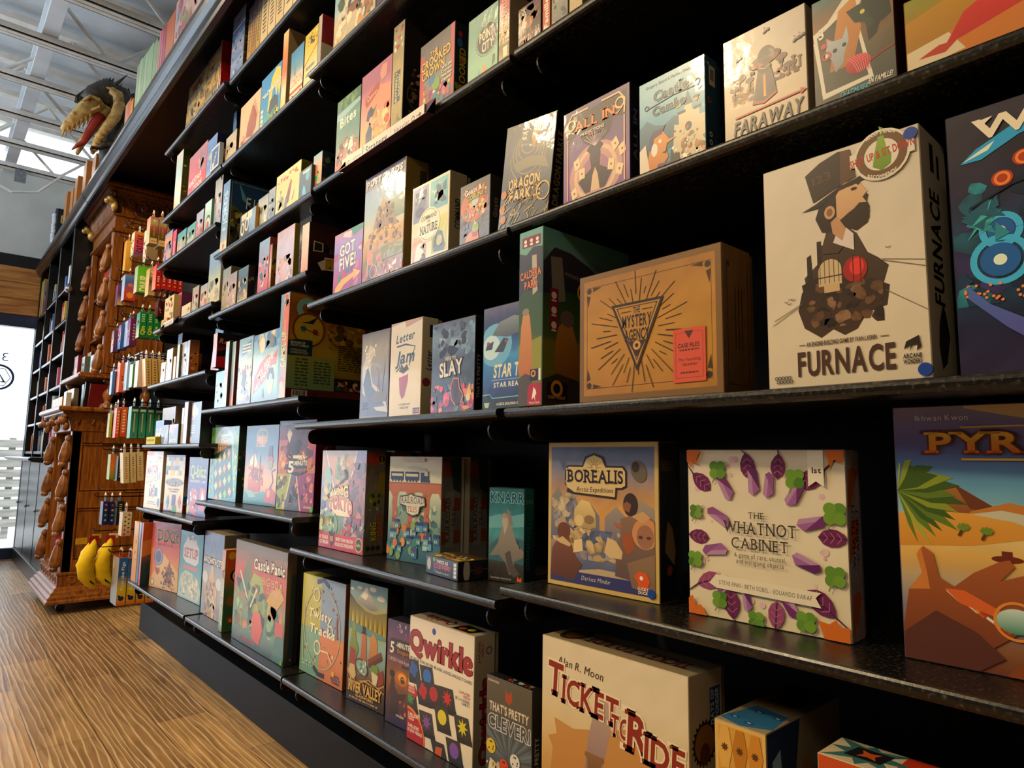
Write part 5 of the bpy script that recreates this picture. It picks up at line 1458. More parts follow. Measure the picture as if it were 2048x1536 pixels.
def art_qbitz(a):
    a.bg(['#3a2a78', '#42308a', '#3f2f84', '#3a2c7c'], .05)
    a.txt('Q-bitz', .50, .76, .80, .20, '#aebd3a', out='#4a3a20', sp=.08); a.txt('VISUAL DEXTERITY. CUBED.', .5, .585, .84, .035, '#d6d0e0')
    a.poly([(.1, .06), (.2, .48), (.55, .42), (.48, .0)], '#c9304a'); a.poly([(.62, .1), (.66, .50), (.95, .46), (.9, .1)], '#c9304a'); a.clut(.14, .05, .5, .45, ['#efe6dc', '#c9304a'], 26, .06, 3); a.poly([(.72, .3), (.8, .45), (.9, .3), (.8, .2)], '#efe6dc'); a.ell(.06, .10, .08, .08, '#aebd3a'); a.ell(.03, .22, .05, .05, '#e0dcea')


def art_chromino(a):
    a.bg(['#dccba8', '#e2d4b6', '#d6c8b0'], .02)
    rnd = random.Random(6)
    for i in range(8):
        for j in range(4):
            if rnd.random() < .75:
                a.rect(.02 + .12 * i, .90 - .085 * j, .13 + .12 * i, .98 - .085 * j, rnd.choice(['#d9b42a', '#4a2f86', '#2f8a3a', '#3a8ac2', '#c9403a', '#d6ccb8', '#8a9ab0']))
    a.rect(0, .965, 1, 1, '#5a3a94'); a.ell(.5, .515, .47, .10, '#3a2a24'); a.txt('CHROMINO', .5, .515, .84, .085, '#4a2a5a', out='#e6dcc4'); a.txt('color domino', .5, .40, .6, .03, '#c9546a'); a.txt('original', .5, .36, .4, .03, '#4a9a5a')
    a.poly([(.12, .16), (.22, .30), (.3, .16), (.22, .05)], '#3a8ac2'); a.rect(.42, .10, .62, .30, '#5a2a86'); a.poly([(.74, .18), (.84, .30), (.92, .18), (.84, .06)], '#c2322e'); a.poly([(.46, -.0), (.68, .0), (.68, .12), (.46, .1)], '#3a8a3a'); a.rect(0, 0, .44, .03, '#5a3a94'); a.ell(.06, .06, .04, .06, '#e6dcf0'); a.ell(.15, .06, .04, .06, '#e6dcf0')


def art_match(a):
    a.bg(['#ddccaa', '#e2d4b6', '#ddd0b8'], .02)
    a.rect(0, .93, .45, 1, '#c9503a'); a.rect(.45, .93, .78, 1, '#b5bcd6'); a.rect(.78, .93, 1, 1, '#c98aa0'); a.txt('MATCH', .42, .68, .62, .13, '#3a5aa8', col2='#c9403a', rot=6); a.txt('MADNESS', .50, .535, .88, .105, '#e8e2d0', out='#23466a', rot=8); a.poly([(.3, .3), (.42, .42), (.8, .40), (.82, .2), (.5, .2)], '#d6cbb0'); a.rect(.62, .22, .80, .37, '#2a5a94'); a.clut(.3, .2, .6, .42, ['#c9503a', '#2a4a7a', '#e6dcc4'], 16, .05, 2); a.txt('speed matching game', .45, .12, .4, .022, '#3a4a6a', bold=0); a.txt('un jeu de vitesse', .46, .085, .5, .022, '#c9503a', bold=0); a.ell(.88, .12, .07, .09, '#2a4a86'); a.clut(.05, .8, .9, .92, ['#c9a08a', '#3a4a80', '#d6ccb0'], 10, .05, 4)


def art_lucky(a):
    a.bg(['#4a94b5', '#5aa5c2', '#7ab8c9', '#8ac0c4', '#8ab5b0', '#6a9a84'], .05)
    for x in (0, .9):
        for k in range(6):
            a.ell(x + .05, .50 + .09 * k, .10, .07, ['#5a8a4a', '#6a9a52', '#4a7a44'][k % 3])
    a.ell(.5, .78, .34, .2, '#a8c6cc'); a.txt('LUCKY', .50, .80, .46, .105, '#d9b48a', out='#7a3a1c'); a.txt('NUMBERS', .49, .685, .50, .085, '#c95a1a', out='#6a2a10', col2='#e09a2e'); a.rect(.38, .90, .6, .96, '#8a7058')
    c, s_ = math.cos(R(12)), math.sin(R(12))
    T = lambda u, v: (.50 + (u * c - v * s_) * .34, .33 + (u * s_ + v * c) * .34 * a.w / a.h)
    a.poly([T(-1, -.95), T(1, -.95), T(1, .95), T(-1, .95)], '#1f4a34')
    k = 0
    for i in range(4):
        for j in range(4):
            x, y = T(-.72 + .48 * i, -.70 + .46 * j)
            a.star(x, y, .062, .042, 4, ['#d97a5a', '#8ab54a', '#e0c26a', '#b5c98a', '#d9b48a'][(i * 3 + j * 2) % 5]); 
    for k in range(9):
        r_ = random.Random(k); a.star(.06 + .88 * (k % 2), .1 + .07 * k, .05, .03, 4, '#a8b54a')


def art_flip(a):
    a.bg(['#2a6a7a', '#c98f64', '#d9a878', '#c9a090', '#7a86a5', '#4a74a0', '#3a6a98', '#3a6690'], .06, (8, 18))
    a.ell(.5, .87, .17, .12, '#b5ab94'); a.txt('CAPTAIN', .5, .90, .24, .05, '#2a3a50'); a.txt('FLIP', .50, .79, .30, .10, '#b5481e', out='#e0c9a0', col2='#d9752a')
    a.poly([(.15, .55), (.3, .66), (.4, .52), (.36, .42), (.2, .44)], '#d6d0bc'); a.clut(.12, .24, .6, .50, ['#c9643a', '#d9a05a', '#8a4a3a', '#e0c9a0', '#a83a2a'], 50, .055, 3); a.poly([(.14, .16), (.12, .32), (.4, .28), (.55, .32), (.5, .16)], '#b5482a', '#c9643a'); a.line([(.48, .62), (.49, .25)], .02, '#5a3a2a'); a.line([(.28, .66), (.28, .3)], .016, '#5a3a2a')
    a.poly([(.72, .62), (.74, .74), (.84, .74), (.86, .60), (.8, .52)], '#3a2a34'); a.ell(.8, .56, .08, .06, '#a83a3a'); a.ell(.80, .50, .07, .07, '#8a8a6a'); a.line([(.95, .45), (.85, .42), (.9, .30), (.8, .2)], .03, '#33506d')
    a.poly([(0, 0), (0, .16), (.3, .12), (.6, .17), (1, .12), (1, 0)], '#2a6a78', '#4a94a0'); a.poly([(.66, .05), (.7, .2), (.86, .22), (.98, .16), (.98, .02)], '#b5281e'); a.ell(.78, .15, .05, .06, '#d98a2a'); a.poly([(0, .2), (.3, .16), (.4, .1), (.2, .08)], '#7fb0b5')


def art_fivemin(a):
    a.bg(['#5a4a60', '#7a6a80', '#b5542e', '#c27038', '#a83a3a', '#6a3a5a', '#8a6a8a'], .12, (8, 16))
    a.rect(0, .94, 1, 1, '#5a5a7a'); a.txt('A CHAOTIC, COOPERATIVE', .42, .965, .7, .026, '#dcd2c0'); a.rect(0, .5, .3, .78, '#c96a2a', '#b5646a'); a.rect(.7, .5, 1, .8, '#b0283a')
    a.poly([(.2, .6), (.25, .78), (.4, .92), (.56, .88), (.72, .90), (.8, .70), (.66, .52), (.4, .5)], '#33222e', '#5a3444'); a.poly([(.22, .84), (.27, .92), (.36, .86), (.29, .74)], '#d6c4a4'); a.clut(.05, .45, .95, .72, ['#c9702e', '#6a2a34', '#d9a86a', '#3a2028', '#a8384a'], 50, .07, 4); a.ell(.52, .72, .10, .09, '#2a1a2c')
    for q, c in (([(0, .40), (.38, .40), (.2, 0), (0, 0)], '#9aa82a'), ([(.38, .40), (.5, .40), (.66, .0), (.22, 0)], '#5a5f78'), ([(.5, .40), (1, .42), (1, 0), (.68, 0)], '#8a2f6a')):
        a.poly(q, c)
    a.line([(.38, .40), (.21, 0)], .03, '#e0c890'); a.line([(.52, .40), (.67, 0)], .03, '#e0b0a0'); a.clut(.0, .02, .28, .38, ['#4a4a24', '#7a5a34', '#2f2a20', '#c9b06a'], 26, .055, 6); a.clut(.36, .06, .6, .34, ['#2f2f3a', '#8a5a4a', '#c98a6a'], 18, .055, 7); a.clut(.68, .1, .98, .4, ['#b0507a', '#4a2048', '#d9846a'], 20, .055, 8)
    a.poly([(.26, .42), (.3, .58), (.78, .55), (.80, .43), (.55, .38)], '#232a36'); a.txt('5', .37, .48, .14, .12, '#e0d6c4'); a.txt('-MINUTE', .62, .525, .36, .05, '#e0d6c4', rot=2); a.txt('Dungeon', .63, .455, .34, .045, '#d9752e', bold=0, rot=4); a.rect(.42, .575, .66, .61, '#d6ccb8'); a.txt('spin master', .86, .055, .2, .03, '#e0c890')


def art_arch(a):
    a.bg(['#7d86a5', '#9a9aa8', '#b5a594', '#8a98b5', '#6a80b0', '#5f74a8'], .06)
    for k in range(14):
        a.rect(.05 + .07 * k, .66, .058 + .07 * k, .98, '#a5b0c8')
    a.poly([(.15, 0), (.25, .3), (.42, .55), (.48, .76), (.55, .55), (.75, .3), (.85, 0)], '#b5936a', '#d6bd94'); a.clut(.2, 0, .8, .42, ['#c2a078', '#8a7a6a', '#d6c4a4', '#a58a9a'], 40, .07, 3); a.line([(.3, .45), (.7, .22)], .012, '#6a5f5a'); a.ell(.15, .45, .15, .1, '#c9cdd6'); a.ell(.85, .42, .14, .1, '#c9cdd6')
    a.txt('ARCHITECTS', .5, .66, .96, .075, '#e2d9c6', out='#4a5478', serif=True)


def art_carc(a):
    a.bg(['#6a8a5a', '#9ab08a', '#c9c9b0', '#b5b8b0', '#c9a08a', '#b58a8a'], .12); a.clut(0, 0, 1, 1, ['#8a9a7a', '#d6cdb5', '#b5c0c4', '#a0604a'], 24, .3, 3)


def side_carc(a):
    a.bg(['#3f6a3a', '#2f5a3a', '#4a6a3a', '#c9541e', '#c2481a'], .1); a.ell(.4, .93, .25, .25, '#d9a41e'); a.ell(.75, .68, .42, .4, '#1c1612'); a.txt('C', .72, .68, .42, .12, '#e6dcc4'); a.poly([(.1, .36), (.4, .46), (.7, .36), (.5, .3)], '#8a5a24'); a.ell(.5, .14, .2, .2, '#c9301c'); a.ell(.5, .13, .1, .1, '#e0a02a')


def art_panic(a):
    a.bg(['#3a4a4a', '#5a7a6a', '#6a8a74', '#8a8a5a', '#b5502e', '#c24a2c', '#8a6048', '#7a6a58'], .12, (10, 18))
    a.poly([(.1, .5), (.2, .72), (.3, .90), (.36, .72), (.44, .5)], '#5f6a3a', '#7a7040'); a.poly([(.30, .30), (.32, .60), (.40, .72), (.55, .70), (.62, .55), (.60, .3)], '#7a9a4a', '#a8a83a'); a.clut(.05, .15, .95, .62, ['#4a7a6a', '#a8a83a', '#6a5a34', '#c2763a', '#8ab07a', '#3a4a3a'], 70, .06, 5); a.line([(.12, .70), (.30, .45)], .02, '#e0d6bc'); a.line([(.36, .38), (.48, .58)], .02, '#e0d6bc')
    a.poly([(.42, .10), (.40, .26), (.44, .36), (.56, .36), (.62, .22), (.56, .06)], '#c2402e', '#d9644a'); a.poly([(.66, .5), (.76, .62), (.9, .66), (.98, .58), (.86, .46)], '#c99a2a'); a.rect(.84, .24, .98, .36, '#c24a34'); a.poly([(.8, .02), (.85, .22), (1, .25), (1, 0)], '#3f7064')
    a.txt('Castle Panic', .68, .82, .56, .095, '#ece0c6', out='#2a1c18', serif=True, rot=1); a.txt('BIG BOX', .76, .68, .36, .075, '#e2cd9a', bold=0, serif=True); a.tlines(.66, .58, .94, .63, 3, '#d9a878'); a.poly([(.0, .92), (.45, .90), (1, .93), (1, 1), (0, 1)], '#7a6a58', '#6a5a4c'); a.txt('Fireside', .33, .055, .3, .03, '#c9402e')


def side_panic(a):
    a.bg(['#3a2f2a', '#4a3a30', '#5a4a3e']); a.rect(.45, .08, 1, .8, '#1f3a40'); a.ell(.7, .05, .14, .14, '#5a7aa0')


def art_dixit(a):
    a.bg(['#d99a5a', '#e0aa64', '#d9924a', '#cf6a44', '#c24a48', '#b83f4c', '#b5404e'], .05)
    a.poly([(0, .04), (.4, .55), (.95, .30), (1, .0)], '#e2b578'); a.poly([(0, .6), (.35, .55), (.2, .3), (0, .1)], '#d97a4a'); a.ell(.28, .47, .17, .15, '#6a6a9a'); a.ring(.28, .47, .12, .03, '#a5a0c2'); a.poly([(.18, .26), (.22, .32), (.28, .29), (.34, .32), (.36, .25), (.28, .19)], '#a8502a')
    a.poly([(.58, .1), (.60, .32), (.68, .44), (.74, .34), (.80, .12)], '#8a5a3a'); a.clut(.42, .02, .9, .34, ['#5a3424', '#3a2a24', '#a8632a', '#4a4a5a'], 60, .03, 3); a.txt('DiXit', .58, .80, .72, .16, '#33332a', out='#d9a048', serif=True); a.txt('ODYSSEY', .5, .66, .52, .03, '#5a3a24', sp=.6); a.ell(.12, .08, .05, .06, '#e6d6b0'); a.ring(.12, .08, .05, .012, '#3a2f20')


def art_setup(a):
    a.bg(['#8fb8b5', '#6aa5b0', '#4f94a8', '#4a90a8', '#4f98b0'], .04)
    a.poly([(.15, .60), (.15, .78), (.24, .84), (.28, .92), (.70, .92), (.74, .84), (.84, .78), (.84, .58), (.72, .52), (.28, .54)], '#d0ccd0'); a.txt('SETUP', .50, .685, .60, .13, '#b5504a', serif=True); a.rect(.2, .44, .8, .5, '#c27a70'); a.poly([(.02, .02), (.1, .32), (.3, .42), (.6, .40), (.85, .34), (1, .16), (.9, .02)], '#c2c6b0'); a.clut(.1, .05, .9, .38, ['#dcd6bc', '#a8bfb0', '#e6dcc4', '#8ab0ac'], 46, .05, 3); a.clut(.3, .88, .7, .96, ['#d6d2d6', '#b5b8c2'], 10, .05, 5)


def art_cspine(a):
    a.bg(['#d99a4a', '#4a8a80', '#7aa594', '#c9643a', '#c2583a', '#c96a4a', '#7a94a8'], .08, (4, 12))
    a.rect(0, 0, .3, 1, '#5a8a9a', '#6a90a8'); a.poly([(.45, .1), (.5, .75), (.7, .74), (.95, .1)], '#d96a44', '#cf7a54'); b = Face(a.B, a.P(1, 0), a.ey, -a.ex, a.h, a.w, a.k + 1); b.txt('CAMEL UP', .46, .45, .34, .50, '#d6c94a', out='#2a6a74'); a.ell(.5, .16, .3, .2, '#a8402a'); a.ell(.5, .12, .2, .2, '#d9a05a'); a.clut(.4, .85, 1, 1, ['#c9503a', '#d9b07a', '#5a6a8a'], 8, .2, 3)


def side_camel(a):
    a.bg(['#5a1c10', '#6a3a14', '#9a7a1c', '#a8861e', '#a87a1c', '#9a5a18', '#8a4a14', '#a8761c'], .08, (10, 16))
    a.frame(.012, '#8a4a14'); a.ring(.22, .86, .10, .07, '#7fb0a0'); a.poly([(.2, .84), (.35, .94), (.4, .80)], '#4a2a1c')
    a.ell(.25, .66, .21, .21, '#6a3a12'); a.ell(.25, .66, .185, .185, '#c2861a'); a.ell(.25, .66, .16, .16, '#b59420'); a.poly([(.14, .72), (.24, .74), (.36, .80), (.30, .72)], '#2f2414'); a.star(.18, .665, .045, .03, 6, '#2a5a6a'); a.star(.33, .645, .045, .03, 6, '#8a1c1c'); a.line([(.14, .68), (.38, .62)], .01, '#3a2c14'); a.ring(.66, .66, .16, .03, '#7a5a1a'); a.clut(.4, .5, .95, .8, ['#8a5a1a', '#5a3a14', '#a8842a'], 26, .05, 3)
    a.poly([(0, .40), (0, .54), (.12, .56), (.30, .56), (.30, .41)], '#123434'); a.txt('BEWARE OF', .12, .525, .18, .02, '#c9c09a'); a.txt('CRAZY CAMELS!', .14, .50, .22, .02, '#c9c09a'); a.txt('ATTENTION AUX', .13, .455, .2, .02, '#a8a080'); a.txt('CHAMEAUX FOUS!', .14, .43, .22, .02, '#a8a080')
    a.rect(0, .09, .6, .40, '#6d8a58', '#8a8a34'); a.tlines(.1, .12, .26, .38, 9, '#3a4a24', 3); a.tlines(.33, .15, .55, .36, 8, '#3a4a24', 4); a.tlines(.64, .3, .98, .55, 12, '#4a3a10', 6); a.rect(.60, .09, 1, .22, '#2a1a10'); a.clut(.62, .1, .98, .2, ['#8a2a1a', '#2a5a4a', '#c9a05a', '#4a2a5a'], 20, .04, 4); a.rect(0, 0, 1, .09, '#5a1c10'); a.bars(.07, .012, .26, .078, 18, '#cfc6ae', '#181410'); a.txt('CE', .36, .04, .06, .03, '#1f0c08')


def art_fish(a):
    a.bg(['#5a7a86', '#8ab0b0', '#a5c0b8', '#a8c2c0', '#7aa5c0', '#5a86b0'], .08)
    a.clut(0, .75, 1, 1, ['#4a7ab0', '#dcd0b0', '#3a5a80', '#8ab5d0', '#c9b58a'], 24, .1, 3); a.ell(.36, .82, .10, .12, '#d6c9a0'); a.ell(.7, .85, .08, .1, '#6a6a5a'); a.poly([(.06, .12), (.10, .36), (.3, .56), (.6, .66), (.78, .62), (.94, .72), (.90, .50), (.74, .50), (.6, .34), (.3, .22)], '#b5483a', '#c25a48')
    a.txt('HEY THAT\'S', .42, .34, .62, .07, '#e6dcc4', rot=32); a.txt('MY FISH!', .50, .50, .60, .10, '#e6dcc4', rot=30); a.ell(.72, .26, .11, .17, '#d6c08a'); a.poly([(.6, .3), (.66, .46), (.8, .46), (.86, .3)], '#33424c'); a.ell(.72, .32, .06, .07, '#8fb8c9'); a.poly([(.42, .05), (.46, .2), (.52, .06)], '#2a3a44')


def art_dogs(a):
    a.bg(['#6a6a86', '#b5b59a', '#c2b894', '#8fb0b8', '#6a94b0'], .12)
    a.poly([(.2, .72), (.25, .86), (.9, .96), (.85, .80)], '#4a6a86'); a.tlines(.26, .78, .84, .90, 3, '#e6dfcc', 4); a.clut(0, 0, 1, .6, ['#5a5a80', '#c9b06a', '#8aa5b0', '#4a4a5a', '#d6c9a0'], 40, .09, 3); a.poly([(.3, .3), (.4, .52), (.56, .55), (.62, .40), (.55, .2)], '#2a2a34'); a.rect(.3, .50, .6, .53, '#b0404a')


def side_fjords(a):
    a.bg(['#2a2420', '#2f2a20', '#3a3a24', '#1f3a54', '#1c3c60', '#1a3858'], .08, (10, 16))
    a.poly([(0, .65), (.12, .62), (.28, .48), (.4, .2), (.45, .0), (0, 0)], '#2c281c', '#4a5224'); a.clut(.02, .05, .36, .58, ['#2a241c', '#6a7030', '#1c1814', '#4a3a2c', '#8a8440'], 46, .06, 5); a.poly([(.14, .98), (.45, .5), (.55, .3), (.40, .62), (.2, .75)], '#4f86b0'); a.poly([(.40, .5), (1, .6), (1, .0), (.45, 0)], '#1f4a60'); a.line([(.03, .02), (.03, .97), (.98, .97)], .006, '#a8a080')
    a.txt('FJORDS', .60, .70, .66, .17, '#c9c4ae', bold=0, rot=-3)


def art_fjordspine(a):
    a.bg(['#d6c29a', '#7a9ab5', '#5f8ab5', '#4f80b0', '#4a78a8'], .06)
    b = Face(a.B, a.P(1, 0), a.ey, -a.ex, a.h, a.w, a.k + 1); b.txt('FJORDS', .58, .5, .56, .5, '#cfe0ea', bold=0); a.rect(0, 0, 1, .13, '#dcc9a0'); a.star(.5, .07, .25, .1, 5, '#a85a34')


def art_bird(a):
    a.bg(['#d9bd7a', '#dcc484', '#d6bd7a', '#d9c68c'], .06); a.clut(.08, .78, .9, .92, ['#c2644a', '#d08a64', '#b5583e'], 20, .04, 8); a.poly([(.40, .12), (.44, .35), (.56, .62), (.62, .72), (.66, .66), (.62, .45), (.56, .2)], '#4a4458', '#a04a4a'); a.poly([(.36, .1), (.42, .36), (.5, .3), (.48, .08)], '#6a6a7a'); a.clut(.05, .05, .35, .6, ['#b5b58a', '#8a9a80', '#d6b86a'], 14, .09, 3); a.poly([(.66, .2), (.8, .5), (.74, .2)], '#8a9a70')


def side_text(st, c1, c2, tc, w=.7, h=.4):
    def f(a):
        a.bg([c1, c2], .05)
        b = Face(a.B, a.P(1, 0), a.ey, -a.ex, a.h, a.w, a.k + 1)
        b.txt(st, .5, .5, w, h, tc)
    return f


def flat(c1, c2=None, amp=.08):
    return lambda a: a.bg([c1, c2 or c1], amp)


def gen(cols, bl, title=None, tc='#efe4cc', tb=None, seed=1, ty=.8, th=.12, n=26, size=.1, tw=.75, rot=0, y0=.03, y1=.68):
    """a smaller cover: ground tones, an illustration of many shapes, a title"""
    def f(a):
        a.bg(cols, .10, (7, 10))
        a.clut(.05, y0, .95, y1, bl, n, size, seed)
        if title:
            if tb:
                a.rect(.5 - tw * .6, ty - th * .8, .5 + tw * .6, ty + th * .8, tb)
            a.txt(title, .5, ty, tw, th, tc, rot=rot)
    return f


def spine(cols, title, tc, seed=1, w=.6, h=.5, x=.5):
    def f(a):
        a.bg(cols, .08, (3, 8))
        b = Face(a.B, a.P(1, 0), a.ey, -a.ex, a.h, a.w, a.k + 1)
        if title:
            b.txt(title, x, .5, w, h, tc)
    return f

